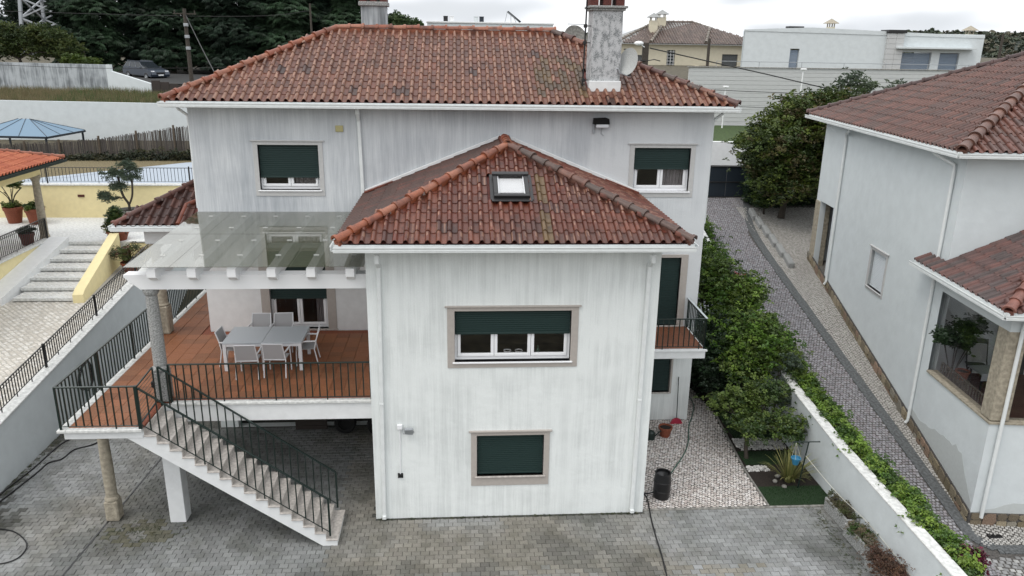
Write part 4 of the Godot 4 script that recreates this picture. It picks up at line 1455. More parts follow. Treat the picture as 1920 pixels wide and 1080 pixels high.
# sits facing -z
func make_chair() -> Node3D:
	var t := thing("garden_chair", "", "chair")
	for x in [-0.26, 0.26]:
		var f := MB.new()
		f.tube([Vector3(x, 0, -0.25), Vector3(x, 0.3, -0.24), Vector3(x, 0.63, -0.22)], 0.016, 7)
		part("leg", f, mats.chair_frame, t)
		var b := MB.new()
		b.tube([Vector3(x, 0, 0.28), Vector3(x, 0.42, 0.2), Vector3(x * 0.93, 0.66, 0.25), Vector3(x * 0.9, 0.9, 0.33)], 0.016, 7)
		part("leg", b, mats.chair_frame, t)
		var ar := MB.new()
		ar.tube([Vector3(x, 0.63, -0.24), Vector3(x * 1.06, 0.65, 0.0), Vector3(x * 0.97, 0.64, 0.24)], [0.018, 0.024, 0.018], 7)
		part("armrest", ar, mats.chair_frame, t)
	var s := MB.new()
	s.span(Vector3(-0.24, 0.42, -0.24), Vector3(0.24, 0.44, 0.21), 0.008)
	part("seat", s, mats.chair_mesh, t)
	var fr := MB.new()
	for y in [[0.45, 0.2], [0.89, 0.33]]:
		fr.tube([Vector3(-0.25, y[0], y[1]), Vector3(0.25, y[0], y[1])], 0.015, 7)
	part("back_frame", fr, mats.chair_frame, t)
	var bk := MB.new()
	bk.bar(Vector3(0, 0.46, 0.205), Vector3(0, 0.885, 0.326), 0.47, 0.01, 0.003, Vector3.BACK)
	part("backrest", bk, mats.chair_mesh, t)
	return t


# ---------------------------------------------------------------- court
func build_court() -> void:
	var g := MB.new()
	g.span(Vector3(-9.4, -0.4, -16.0), Vector3(11.3, -0.02, 6.0))
	var court := struct("court_pavement", g, mats.joint_dark)
	# double-T concrete pavers in running bond
	var shapes := []
	for kind in 4:
		var o := PackedVector2Array([Vector2(-0.097, -0.078), Vector2(-0.07, -0.078), Vector2(-0.032, -0.0655), Vector2(0.032, -0.0655), Vector2(0.07, -0.078), Vector2(0.097, -0.078), Vector2(0.097, 0.078), Vector2(0.07, 0.078), Vector2(0.032, 0.0655), Vector2(-0.032, 0.0655), Vector2(-0.07, 0.078), Vector2(-0.097, 0.078)])
		var m := MB.new()
		var top := []
		var rim := []
		for q in o:
			top.append(Vector3(q.x * 0.95, 0.0, -q.y * 0.94))
			rim.append(Vector3(q.x, -0.008 - 0.002 * kind, -q.y))
		var tl := (kind - 1.5) * 0.002
		for i in top.size():
			top[i].y += top[i].x * tl * 8.0
		for i in range(0, 12):
			m.tri(Vector3.ZERO, top[i], top[(i + 1) % 12])
			m.quad(rim[i], rim[(i + 1) % 12], top[(i + 1) % 12], top[i])
		shapes.append(m)
	var wide := noise(81, 0.22, 4)
	var brown := noise(82, 0.12, 3)
	var spots := []
	for j in 60:
		var z := 4.2 - j * 0.15
		for i in 104:
			var x := -9.3 + i * 0.2 + (0.1 if j % 2 else 0.0)
			if x > 11.15 or z < -4.7:
				continue
			if x > -0.08 and x < 6.44 and z < 0.06:
				continue
			if x > 6.3 and z < -0.12:
				continue
			spots.append(Vector3(x, 0, z))
	spots.sort_custom(func(a, b): return a.z > b.z)
	var seen := 0
	var bulk := MB.new()
	var cache := {}
	for p in spots:
		var k := wide.get_noise_2d(p.x, p.z)
		var q := brown.get_noise_2d(p.x, p.z)
		var c := Color(0.345, 0.355, 0.35).lerp(Color(0.345, 0.325, 0.28), clampf(0.5 + q * 1.8 + (0.35 if p.x > -1 and p.x < 7 else -0.3), 0, 1))
		c = c.lerp(Color(0.13, 0.135, 0.125), clampf(k * 2.4 - 0.1, 0, 0.55))
		c = c.lerp(Color(0.42, 0.43, 0.43), clampf(-k * 2.2 - 0.2, 0, 0.75))
		c = c.lerp(Color(0.50, 0.51, 0.52), clampf(1.0 - Vector2(p.x - 9.0, (p.z - 2.2) * 1.2).length() / 1.5 + q * 1.2, 0, 0.75))
		if p.x < -8.2 and k * 1.5 + rnd(-0.2, 0.2) > (p.x + 8.9) * 0.8:   # moss and washed-in soil along the foot of the left wall
			c = c.lerp(Color(0.06, 0.058, 0.045), rnd(0.4, 0.8))
		if Vector2(p.x + 5.2, (p.z - 0.35) * 1.6).length() < 0.7 + q and rng.randf() < 0.6:   # yellow green moss by the square post
			c = c.lerp(Color(0.15, 0.14, 0.07), 0.6)
		c = c * rnd(0.82, 1.15)
		c.a = 1.0
		var id := rng.randi() % 4
		var tr := Transform3D(Basis(Vector3.UP, rnd(-0.045, 0.045)) * Basis(Vector3.RIGHT, rnd(-0.02, 0.02)), p + Vector3(0, rnd(-0.004, 0.003), 0))
		# the three hundred that show largest, in front of the wing
		if seen < 300 and p.x > -3.0 and p.x < 9.0 and p.z < 2.75 and p.z > 0.5:
			seen += 1
			var tone := int(clampf(c.g * 22.0, 0, 9)) * 4 + id
			if not cache.has(tone):
				var one := MB.new()
				one.add(shapes[id], Transform3D(), c)
				cache[tone] = one.mesh()
			part("paver", cache[tone], mats.paver, court, tr)
		else:
			bulk.add(shapes[id], tr, c)
	stuff(part("pavers", bulk, mats.paver, court))
	var weed := []
	var wt := []
	for i in 900:
		var side := rng.randf()
		var wp: Vector3
		if side < 0.45:
			wp = Vector3(-9.3 + absf(rng.randfn()) * 0.14, 0, rnd(-4.5, 3.5))
		elif side < 0.6:
			wp = Vector3(rnd(0.0, 6.3), 0, 0.03 + absf(rng.randfn()) * 0.02)
		elif side < 0.8:
			wp = Vector3(10.6 + rng.randfn() * 0.12, 0, rnd(-0.1, 3.4))
		else:
			wp = Vector3(-5.3 + rng.randfn() * 0.6, 0, 0.3 + rng.randfn() * 0.35)
		weed.append(Transform3D(rand_turn().scaled(Vector3.ONE * rnd(0.4, 1.0)), wp))
		wt.append([Color(0.05, 0.065, 0.025), Color(0.09, 0.09, 0.04), Color(0.035, 0.05, 0.02)][rng.randi() % 3])
	stuff(tag(many("joint_weeds", leaf_mesh(0.045, 0.02, 5).mesh(), mats.leaf, weed, wt), "small weeds and moss tufts in the joints of the grey court paving", "weeds"))
	var dr := MB.new()
	for s in [[-4.0, -3.0], [-3.0, 4.2]]:
		dr.bar(Vector3(-6.2 - s[0] * 0.06, 0.0, s[0]), Vector3(-6.2 - s[1] * 0.06, 0.0, s[1]), 0.035, 0.02)
	struct("slot_drain", dr, mats.plastic_black)
	# what stands in the dark below the terrace
	var bo := thing("storage_board", "dark brown board leaning in the dark below the terrace", "board", Vector3(-2.3, 0, -4.45))
	var b1 := MB.new()
	for i in 4:
		b1.span(Vector3(-0.45, 0.02 + i * 0.13, -0.1), Vector3(0.45, 0.145 + i * 0.13, -0.06), 0.005)
	part("board", b1, mats.gate_brown, bo)
	for k in 2:
		var ty := thing("car_tyre", ["black tyre leaning in the dark below the terrace, middle", "black tyre beside the wing wall, below the terrace"][k], "tyre", [Vector3(-1.3, 0, -4.35), Vector3(-0.35, 0, -4.2)][k], 0.3 * k)
		var tm := MB.new()
		tm.lathe([Vector2(0.19, -0.09), Vector2(0.27, -0.1), Vector2(0.31, -0.06), Vector2(0.31, 0.06), Vector2(0.27, 0.1), Vector2(0.19, 0.09), Vector2(0.19, -0.09)], 22, Transform3D(Basis(Vector3.RIGHT, PI / 2 - 0.2), Vector3(0, 0.31, 0)))
		part("tyre", tm, mats.dark, ty)
		var ri := MB.new()
		ri.lathe([Vector2(0.0, 0.0), Vector2(0.12, 0.01), Vector2(0.19, 0.04)], 18, Transform3D(Basis(Vector3.RIGHT, PI / 2 - 0.2), Vector3(0, 0.31, 0)))
		part("rim", ri, mats.dark, ty)


func build_sill_things() -> void:
	for k in 2:
		var c := thing("sill_pot", ["left white pot behind the middle pane of the big wing window", "right white pot behind the middle pane of the big wing window"][k], "pot", Vector3(3.06 + k * 0.26, 3.985, -0.31))
		flowerpot(c, 0.085, 0.13, mats.white_paint)
	var b := thing("sill_bottle", "small pale bottle behind the right pane of the big wing window", "bottle", Vector3(3.75, 3.985, -0.3))
	var m := MB.new()
	m.lathe([Vector2(0, 0), Vector2(0.04, 0), Vector2(0.042, 0.14), Vector2(0.015, 0.19), Vector2(0.015, 0.24), Vector2(0, 0.24)], 12)
	part("bottle", m, mats.hose_green, b)
	var s := MB.new()
	s.span(Vector3(1.8, 3.93, -0.42), Vector3(4.5, 3.982, -0.2), 0.006)
	part("inner_sill", s, mats.marble, get_node("white_house"))


func curve_pts(pts: Array, per := 6) -> Array:   # a smooth path through the points
	var res := []
	for i in pts.size() - 1:
		var p0: Vector3 = pts[maxi(i - 1, 0)]
		var p3: Vector3 = pts[mini(i + 2, pts.size() - 1)]
		for k in per:
			res.append(pts[i].cubic_interpolate(pts[i + 1], p0, p3, float(k) / per))
	res.append(pts[-1])
	return res


func hose(called: String, label: String, m: Material, pts: Array, r := 0.012, cat := "hose") -> void:
	var b := MB.new()
	b.tube(curve_pts(pts), r, 6)
	tag(part(called, b, m), label, cat)


# ---------------------------------------------------------------- plants
func leaf_mesh(l: float, w: float, n := 6, droop := 0.3) -> MB:   # a sprig of n small leaves round a twig
	var m := MB.new()
	for i in n:
		var an := TAU * i / n + 0.4 * (i % 2)
		var out := Vector3(cos(an), 0.25 + 0.5 * (i % 3) / 2.0, sin(an)).normalized()
		var side := out.cross(Vector3.UP).normalized()
		var a := out * l * 0.15
		var tip := out * l * 1.15 - Vector3.UP * l * droop
		var mid := out * l * 0.65 + Vector3.UP * l * 0.1
		m.tri(a, mid + side * w * 0.5, tip)
		m.tri(a, tip, mid - side * w * 0.5)
	return m


func rand_turn() -> Basis:
	return Basis(Vector3.UP, rnd(0, TAU)) * Basis(Vector3.RIGHT, rnd(-0.9, 0.9))


# sprigs in uneven clumps: blobs are [centre, radius vector]; hues are the leaf colours
func crown(parent: Node3D, blobs: Array, per: int, sprig: Mesh, hues: Array, opt := {}) -> void:
	var places := []
	var tints := []
	var clump: float = opt.get("clump", 0.3)
	for b in blobs:
		var ce: Vector3 = b[0]
		var r: Vector3 = b[1]
		var n_cl := int(per / 14.0)
		for i in n_cl:
			var d := Vector3(rng.randfn(), rng.randfn(), rng.randfn()).normalized()
			var k := pow(rng.randf(), opt.get("fill", 0.35))
			var cc := ce + d * r * k * rnd(0.85, 1.12)
			var hue: Color = hues[rng.randi() % hues.size()]
			for j in 14:
				var p := cc + Vector3(rng.randfn(), rng.randfn() * 0.75, rng.randfn()) * clump
				if p.y < opt.get("floor", -99.0):
					continue
				var s := rnd(0.7, 1.25)
				places.append(Transform3D(rand_turn().scaled(Vector3.ONE * s), p))
				var c := hue * rnd(0.75, 1.25)
				c.a = 1.0
				tints.append(c)
	stuff(many(opt.get("called", "crown"), sprig, mats.get(opt.get("mat", "leaf")), places, tints, parent))


# trunk with limbs that end inside the blobs
func limbs(parent: Node3D, foot: Vector3, fork: Vector3, blobs: Array, r: float, each := 3) -> void:
	var m := MB.new()
	m.tube(curve_pts([foot, foot.lerp(fork, 0.5) + Vector3(rnd(-1, 1), 0, rnd(-1, 1)) * r, fork], 4), [r * 1.25, r * 1.1, r, r, r * 0.95, r * 0.9, r * 0.85, r * 0.8, r * 0.75], 9)
	for b in blobs:
		for i in each:
			var d := Vector3(rng.randfn(), rng.randfn() * 0.6 + 0.4, rng.randfn()).normalized()
			var e: Vector3 = b[0] + d * b[1] * 0.8
			var mid: Vector3 = fork.lerp(e, 0.55) + Vector3(rnd(-1, 1), rnd(0, 1.0), rnd(-1, 1)) * fork.distance_to(e) * 0.1
			m.tube(curve_pts([fork - (fork - foot) * rnd(0, 0.25), mid, e], 4), [r * 0.55, r * 0.5, r * 0.42, r * 0.36, r * 0.3, r * 0.24, r * 0.18, r * 0.12, r * 0.06], 6)
	part("trunk", m, mats.bark, parent)


func bush(called: String, label: String, cat: String, foot: Vector3, fork: Vector3, blobs: Array, per: int, leaf: Array, hues: Array, r := 0.05, group := "", opt := {}) -> Node3D:
	var t := thing(called, label, cat, Vector3.ZERO, 0.0, group)
	limbs(t, foot, fork, blobs, r)
	crown(t, blobs, per, leaf_mesh(leaf[0], leaf[1]).mesh(), hues, opt)
	return t


const G_MID := [Color(0.046, 0.082, 0.014), Color(0.062, 0.10, 0.015), Color(0.030, 0.060, 0.013), Color(0.085, 0.125, 0.02)]
const G_DARK := [Color(0.022, 0.048, 0.019), Color(0.028, 0.058, 0.022), Color(0.018, 0.04, 0.017)]
const G_LIME := [Color(0.080, 0.155, 0.017), Color(0.10, 0.18, 0.022), Color(0.052, 0.115, 0.015), Color(0.135, 0.205, 0.032)]
const G_GREY := [Color(0.075, 0.105, 0.070), Color(0.10, 0.13, 0.085), Color(0.055, 0.082, 0.055)]


func stones(called: String, parent: Node3D, inside: Callable, box: Rect2, pitch: float, turn: float, height: Callable, hues: Array, rise := 0.03, spread := 0.22) -> void:
	var m := MB.new()   # a split stone with a domed, chamfered head
	var s := 0.5
	var top := []
	var rim := []
	for q in [Vector2(-s, -s), Vector2(s, -s * 0.92), Vector2(s * 0.94, s), Vector2(-s * 0.95, s * 0.96)]:
		top.append(Vector3(q.x * 0.72, 0.0, -q.y * 0.72))
		rim.append(Vector3(q.x * 0.93, -0.18, -q.y * 0.93))
	for i in 4:
		m.tri(Vector3(0, 0.05, 0), top[i], top[(i + 1) % 4])
		m.quad(rim[i], rim[(i + 1) % 4], top[(i + 1) % 4], top[i])
	var places := []
	var tints := []
	var ct := cos(turn)
	var sn := sin(turn)
	var ce := box.get_center()
	var half := int(box.size.length() / 2 / pitch) + 1
	for i in range(-half, half + 1):
		for j in range(-half, half + 1):
			var a := (i + (0.5 if j % 2 else 0.0)) * pitch + rnd(-0.12, 0.12) * pitch
			var b := j * pitch + rnd(-0.12, 0.12) * pitch
			var x := ce.x + a * ct - b * sn
			var z := ce.y + a * sn + b * ct
			if not box.has_point(Vector2(x, z)) or not inside.call(x, z):
				continue
			var y: float = height.call(x, z)
			var sl: float = (height.call(x, z + 0.05) - height.call(x, z - 0.05)) / 0.1
			var bs := Basis(Vector3.RIGHT, -atan(sl)) * Basis(Vector3.UP, -turn + rnd(-0.2, 0.2))
			places.append(Transform3D(bs.scaled_local(Vector3(pitch * rnd(0.8, 0.97), pitch * 0.5, pitch * rnd(0.8, 0.97))), Vector3(x, y + rise * 0.5 + rnd(-0.004, 0.004), z)))
			var c: Color = hues[rng.randi() % hues.size()] * rnd(1.0 - spread, 1.0 + spread)
			c.a = 1.0
			tints.append(c)
	stuff(many(called, m.mesh(), mats.cobble, places, tints, parent))


func path_edge(z: float) -> float:   # right edge of the pale path
	if z > -1.73:
		return 9.5
	return lerpf(9.5, 9.75, clampf((-1.73 - z) / 3.2, 0, 1)) - clampf((-5.3 - z) * 0.1, 0, 0.3)


func wall_top(z: float) -> float:
	if z > -0.4:
		return lerpf(1.40, 1.26, (z + 0.4) / 5.0)
	if z > -3.4:
		return lerpf(1.40, 1.67, (-0.4 - z) / 3.0)
	return 1.67 + (-3.4 - z) * 0.24


func ramp_y(_x: float, z: float) -> float:
	return 0.238 * (0.8 - minf(z, 1.25)) if z > 0.8 or z < 0.8 else 0.0


func build_garden() -> void:
	var pb := MB.new()
	pb.span(Vector3(6.37, -0.1, -4.77), Vector3(9.78, -0.002, -0.1))
	pb.span(Vector3(8.83, -0.1, -11.5), Vector3(9.78, -0.002, -4.772))
	var path := struct("garden_path", pb, mats.joint_sand)
	stones("path_stones", path, func(x, z): return x < path_edge(z) and (x > 8.86 or z > -4.75), Rect2(6.38, -11.4, 3.4, 11.28), 0.078, PI / 4, func(_x, _z): return -0.005, [Color(0.50, 0.46, 0.43), Color(0.58, 0.54, 0.51), Color(0.46, 0.41, 0.38), Color(0.62, 0.59, 0.57)], 0.036, 0.14)
	var kerb := MB.new()
	kerb.bar(Vector3(6.37, 0.0, -0.07), Vector3(11.2, 0.0, -0.05), 0.07, 0.06, 0.01)
	kerb.bar(Vector3(9.52, 0.01, -0.1), Vector3(9.53, 0.01, -1.75), 0.05, 0.07, 0.01)
	kerb.bar(Vector3(9.53, 0.01, -1.76), Vector3(9.79, 0.01, -5.0), 0.05, 0.07, 0.01)
	struct("garden_kerb", kerb, mats.concrete)
	var soil := MB.new()
	soil.span(Vector3(9.5, -0.1, -13.0), Vector3(11.24, 0.0, -0.1))
	struct("planting_bed", soil, mats.earth)
	for r in [[9.56, -0.95, 11.2, -0.1], [9.66, -2.75, 11.2, -2.05], [9.85, -5.3, 11.1, -3.5]]:
		var la := MB.new()
		la.span(Vector3(r[0], 0.0, r[1]), Vector3(r[2], 0.022, r[3]), 0.004)
		var lo := struct("artificial_lawn", la, mats.turf)
		var places := []
		var tints := []
		for i in int((r[2] - r[0]) * (r[3] - r[1]) * 900):
			places.append(Transform3D(Basis(Vector3.UP, rnd(0, TAU)).scaled(Vector3(1, rnd(0.6, 1.2), 1)), Vector3(rnd(r[0], r[2]), 0.02, rnd(r[1], r[3]))))
			tints.append(Color(0.016, 0.05, 0.012) * rnd(0.7, 1.4))
		var bl := MB.new()
		for k in 3:
			var an := k * 2.1
			bl.tri(Vector3(cos(an), 0, sin(an)) * 0.012, Vector3(cos(an + 0.6), 0, sin(an + 0.6)) * 0.012, Vector3(cos(an), 1.4, sin(an)) * 0.02)
		stuff(many("turf_blades", bl.mesh(), mats.leaf, places, tints, lo))
	# white pebble strips
	var peb := MB.new()
	peb.ball(Vector3.ZERO, 0.03, 0.02, 0.025, 6, 4)
	for r in [[9.75, -3.5, 11.15, -2.85, 700], [9.62, -1.98, 10.2, -1.72, 170]]:
		var places := []
		var tints := []
		for i in r[4]:
			places.append(Transform3D(rand_turn().scaled(Vector3.ONE * rnd(0.6, 1.5)), Vector3(rnd(r[0], r[2]), rnd(0.0, 0.025), rnd(r[1], r[3]))))
			tints.append(Color(0.55, 0.54, 0.52) * rnd(0.6, 1.15))
		stuff(tag(many("white_pebbles", peb.mesh(), mats.cobble, places, tints), "strip of white pebbles behind the lemon tree trunk" if r[4] > 300 else "small patch of white pebbles beside the path edge", "pebbles"))
	build_right_wall()
	# trees and shrubs
	bush("lemon_tree", "small open lemon tree beside the path with its trunk in the bed", "tree", Vector3(9.8, 0, -2.4), Vector3(9.9, 0.8, -2.7), [[Vector3(9.65, 1.3, -3.1), Vector3(0.6, 0.35, 0.5)], [Vector3(10.25, 1.6, -3.1), Vector3(0.6, 0.38, 0.5)], [Vector3(10.75, 1.05, -2.2), Vector3(0.42, 0.28, 0.4)], [Vector3(9.9, 1.0, -2.5), Vector3(0.5, 0.25, 0.4)]], 380, [0.10, 0.055], G_MID + [Color(0.12, 0.17, 0.04)], 0.055, "", {"clump": 0.19, "fill": 0.6})
	bush("mandarin_tree", "bright green rounded fruit tree right of the balcony", "tree", Vector3(10.5, 0, -5.2), Vector3(10.6, 1.3, -5.2), [[Vector3(10.55, 2.55, -5.2), Vector3(0.75, 0.7, 0.8)], [Vector3(11.1, 2.35, -4.6), Vector3(0.55, 0.55, 0.6)], [Vector3(10.3, 1.85, -4.6), Vector3(0.45, 0.35, 0.45)]], 900, [0.12, 0.06], G_LIME + G_MID, 0.06, "", {"clump": 0.21, "fill": 0.5})
	bush("dark_shrub", "tall dark leafy shrub close behind the balcony corner", "shrub", Vector3(9.9, 0, -6.2), Vector3(9.9, 1.0, -6.2), [[Vector3(9.9, 2.1, -6.0), Vector3(0.75, 0.9, 0.8)], [Vector3(10.2, 1.2, -5.6), Vector3(0.75, 0.9, 0.8)], [Vector3(9.9, 0.9, -7.2), Vector3(0.6, 0.9, 0.9)], [Vector3(10.6, 0.9, -6.3), Vector3(0.6, 0.9, 0.9)]], 1300, [0.11, 0.05], G_DARK + [Color(0.045, 0.07, 0.045)], 0.07, "", {"clump": 0.24})
	bush("laurel_shrub", "bright laurel shrub at the house corner with pink blooms", "shrub", Vector3(10.2, 0, -7.4), Vector3(10.2, 1.6, -7.4), [[Vector3(10.05, 3.5, -7.2), Vector3(0.75, 0.85, 0.8)], [Vector3(10.85, 3.35, -6.8), Vector3(0.6, 0.55, 0.7)], [Vector3(10.5, 2.8, -6.3), Vector3(0.6, 0.4, 0.5)], [Vector3(10.2, 3.8, -8.6), Vector3(0.7, 0.7, 0.8)]], 1100, [0.12, 0.06], G_LIME + G_MID + [Color(0.09, 0.14, 0.03)], 0.07, "", {"clump": 0.22, "fill": 0.45})
	var blo := MB.new()
	for i in 5:
		var an := TAU * i / 5
		blo.tri(Vector3.ZERO, Vector3(cos(an - 0.5), 0.4, sin(an - 0.5)) * 0.05, Vector3(cos(an + 0.5), 0.4, sin(an + 0.5)) * 0.05)
	var bp := []
	var bt := []
	for i in 12:
		bp.append(Transform3D(rand_turn(), Vector3(rnd(10.6, 11.0), rnd(3.85, 4.0), rnd(-7.2, -6.8))))
		bt.append(Color(0.5, 0.12, 0.12))
	stuff(many("blossom", blo.mesh(), mats.leaf, bp, bt, get_node("laurel_shrub")))
	bush("yellow_shrub", "lime green shrub peeping past the far house corner beside the driveway", "shrub", Vector3(11.2, 2.4, -13.6), Vector3(11.2, 3.0, -13.6), [[Vector3(11.5, 3.6, -13.6), Vector3(0.55, 0.7, 0.6)], [Vector3(11.4, 3.1, -12.8), Vector3(0.5, 0.5, 0.5)]], 700, [0.1, 0.05], G_LIME, 0.05, "", {"clump": 0.12})
	bush("red_shrub", "low red leaved shrub below the lime green shrub at the house corner", "shrub", Vector3(11.3, 2.2, -12.3), Vector3(11.3, 2.5, -12.3), [[Vector3(11.5, 3.0, -12.2), Vector3(0.35, 0.3, 0.35)]], 350, [0.08, 0.04], [Color(0.28, 0.035, 0.02), Color(0.2, 0.03, 0.02)], 0.03, "", {"clump": 0.1})
	bush("feathery_shrub", "loose feathery shrub leaning over the wall below the driveway", "shrub", Vector3(11.05, 0, -4.0), Vector3(11.15, 1.2, -4.0), [[Vector3(11.35, 2.0, -3.9), Vector3(0.4, 0.5, 0.45)], [Vector3(11.1, 1.45, -3.5), Vector3(0.3, 0.35, 0.35)]], 420, [0.09, 0.035], G_MID + G_GREY, 0.04, "", {"clump": 0.12})
	# spiky flax and its stones
	var fx := thing("flax_plant", "spiky yellow green flax plant on the artificial lawn", "plant", Vector3(10.45, 0.02, -1.15))
	var fb := MB.new()
	for i in 150:
		var an := rnd(0, TAU)
		var lean := rnd(0.1, 1.0)
		var l := rnd(0.75, 1.2)
		var out := Vector3(cos(an), 0, sin(an))
		var side := out.cross(Vector3.UP) * rnd(0.010, 0.016)
		fb.col = Color(0.12, 0.15, 0.045).lerp(Color(0.30, 0.27, 0.10), rng.randf()) * rnd(0.7, 1.1)
		var p := out * 0.06
		for k in 4:
			var f1 := (k + 1) / 4.0
			var q := out * (0.06 + l * lean * f1 * 0.8) + Vector3.UP * l * (f1 - lean * f1 * f1 * 0.55)
			var w0 := side * (1.0 - k / 4.0 * 0.6)
			var w1 := side * (1.0 - f1 * 0.6) if k < 3 else Vector3.ZERO
			fb.quad(p - w0, p + w0, q + w1, q - w1)
			p = q
	part("leaves", fb, mats.leaf, fx)
	var fr := MB.new()
	for i in 3:
		var an := 2.2 + i * 1.0
		fr.ball(Vector3(cos(an) * 0.34, 0.02, sin(an) * 0.3), rnd(0.05, 0.1), 0.05, rnd(0.05, 0.09), 7, 5)
	part("stones", fr, mats.concrete, fx)
	# stand with a hanging blue pot
	var st := thing("plant_stand", "green iron stand shaped like a T beside the flax plant", "plant stand", Vector3(10.58, 0.02, -0.85))
	var sm := MB.new()
	sm.tube([Vector3(0, 0, 0), Vector3(0.12, 1.32, 0.0)], 0.018, 7)
	part("pole", sm, mats.rail_green, st)
	var sa := MB.new()
	sa.tube([Vector3(-0.3, 1.33, 0.02), Vector3(0.42, 1.3, -0.02)], 0.015, 7)
	part("arm", sa, mats.rail_green, st)
	var hp := thing("hanging_pot", "small blue pot hanging from the green iron stand", "pot", Vector3(10.42, 0.72, -0.84))
	var hm := MB.new()
	hm.lathe([Vector2(0.0, 0.0), Vector2(0.07, 0.0), Vector2(0.115, 0.16), Vector2(0.125, 0.16), Vector2(0.125, 0.185), Vector2(0.105, 0.185), Vector2(0.095, 0.15), Vector2(0.0, 0.15)], 16)
	part("bowl", hm, mats.blue_plastic, hp)
	var hw := MB.new()
	for i in 3:
		var an := TAU * i / 3
		hw.tube([Vector3(cos(an) * 0.115, 0.18, sin(an) * 0.115), Vector3(-0.05, 0.62, 0)], 0.004, 4)
	part("hanger", hw, mats.rope, hp)
	hose("clothes_line", "thin white line from the plant stand down along the garden wall", mats.rope, [Vector3(10.66, 0.95, -0.85), Vector3(10.95, 0.62, 0.3), Vector3(11.19, 0.5, 1.5), Vector3(11.2, 0.42, 3.2)], 0.006, "line")
	# barrel, pot, broom, watering can
	var ba := thing("water_barrel", "tall black plastic barrel on the pale path", "barrel", Vector3(6.98, 0.012, -0.62))
	var bm := MB.new()
	bm.lathe([Vector2(0.0, 0.0), Vector2(0.185, 0.0), Vector2(0.2, 0.03), Vector2(0.212, 0.2), Vector2(0.218, 0.22), Vector2(0.212, 0.24), Vector2(0.215, 0.45), Vector2(0.221, 0.47), Vector2(0.214, 0.49), Vector2(0.195, 0.66), Vector2(0.2, 0.69), Vector2(0.17, 0.69), Vector2(0.165, 0.62), Vector2(0.0, 0.55)], 26)
	part("body", bm, mats.plastic_black, ba)
	var pt := thing("terracotta_pot", "terracotta pot on the path before the low window", "pot", Vector3(7.88, 0.012, -3.75))
	flowerpot(pt, 0.2, 0.3, mats.terracotta)
	var bro := thing("broom", "red headed broom leaning on the white house corner", "broom", Vector3(8.42, 0.012, -4.5))
	var bh := MB.new()
	bh.prism(PackedVector2Array([Vector2(-0.19, 0.0), Vector2(0.19, 0.0), Vector2(0.12, 0.13), Vector2(0.03, 0.17), Vector2(-0.03, 0.17), Vector2(-0.12, 0.13)]), -0.035, 0.035)
	part("head", bh, mats.red_plastic, bro)
	var bst := MB.new()
	bst.tube([Vector3(0, 0.15, 0), Vector3(0.03, 1.4, -0.24)], 0.013, 7)
	part("stick", bst, mats.rail_green, bro)
	var wc := thing("watering_can", "dark watering can half hidden behind the wing's right corner", "watering can", Vector3(7.42, 0.012, -3.6))
	var wm := MB.new()
	wm.lathe([Vector2(0, 0), Vector2(0.13, 0), Vector2(0.12, 0.2), Vector2(0.06, 0.25), Vector2(0, 0.25)], 14)
	part("body", wm, mats.rail_green, wc)
	var ws := MB.new()
	ws.tube([Vector3(0.1, 0.05, 0), Vector3(0.26, 0.22, 0), Vector3(0.3, 0.24, 0)], [0.02, 0.015, 0.03], 7)
	ws.tube(curve_pts([Vector3(-0.12, 0.1, 0), Vector3(-0.2, 0.2, 0), Vector3(-0.08, 0.3, 0), Vector3(0.05, 0.24, 0)]), 0.012, 6)
	part("spout", ws, mats.rail_green, wc)
	hose("garden_hose", "green hose curving from the black barrel to the house corner", mats.hose_green, [Vector3(7.1, 0.05, -0.95), Vector3(7.58, 0.03, -1.79), Vector3(8.1, 0.03, -2.6), Vector3(8.45, 0.03, -3.34), Vector3(8.75, 0.03, -4.3), Vector3(9.05, 0.03, -4.98), Vector3(9.3, 0.03, -5.7), Vector3(9.3, 0.03, -6.4), Vector3(9.0, 0.03, -6.7)], 0.016)
	hose("garden_hose", "black hose from the barrel round the wing corner and across the court", mats.plastic_black, [Vector3(6.78, 0.15, -0.62), Vector3(6.62, 0.03, -0.75), Vector3(6.5, 0.03, -0.9), Vector3(6.6, 0.03, -0.55), Vector3(6.5, 0.02, 0.3), Vector3(6.44, 0.02, 1.0), Vector3(6.4, 0.02, 1.7), Vector3(6.32, 0.02, 2.6), Vector3(6.3, 0.02, 3.6)], 0.017)
	hose("garden_hose", "thin black hose curving over the court beside its left corner", mats.plastic_black, [Vector3(-9.0, 0.02, 0.0), Vector3(-8.49, 0.02, 0.04), Vector3(-8.05, 0.02, 0.2), Vector3(-7.62, 0.02, 0.6), Vector3(-7.5, 0.02, 0.95), Vector3(-7.58, 0.02, 1.22), Vector3(-7.9, 0.02, 1.35), Vector3(-8.6, 0.02, 1.5)], 0.014)
	hose("garden_hose", "tangled dark hose lying along the foot of the left boundary wall", mats.plastic_black, [Vector3(-8.6, 0.02, -4.6), Vector3(-9.0, 0.02, -3.95), Vector3(-9.1, 0.02, -2.6), Vector3(-9.26, 0.02, -1.5), Vector3(-9.2, 0.02, -0.6), Vector3(-9.05, 0.02, -1.4), Vector3(-8.9, 0.02, -2.4), Vector3(-8.85, 0.02, -2.9), Vector3(-8.6, 0.02, -3.1), Vector3(-8.5, 0.02, -3.6), Vector3(-8.1, 0.02, -3.9), Vector3(-7.9, 0.02, -4.6)], 0.02)
	var coil := []
	for i in 60:
		var an := i * 0.55
		var rr := 0.42 + 0.06 * sin(i * 1.7)
		coil.append(Vector3(-9.2 + 0.02 * sin(i * 2.3), 1.05 + sin(an) * rr, -6.2 + cos(an) * rr))
	hose("hose_coil", "dark hose coil hung on the left boundary wall beside the terrace railing", mats.plastic_black, coil, 0.013, "hose")
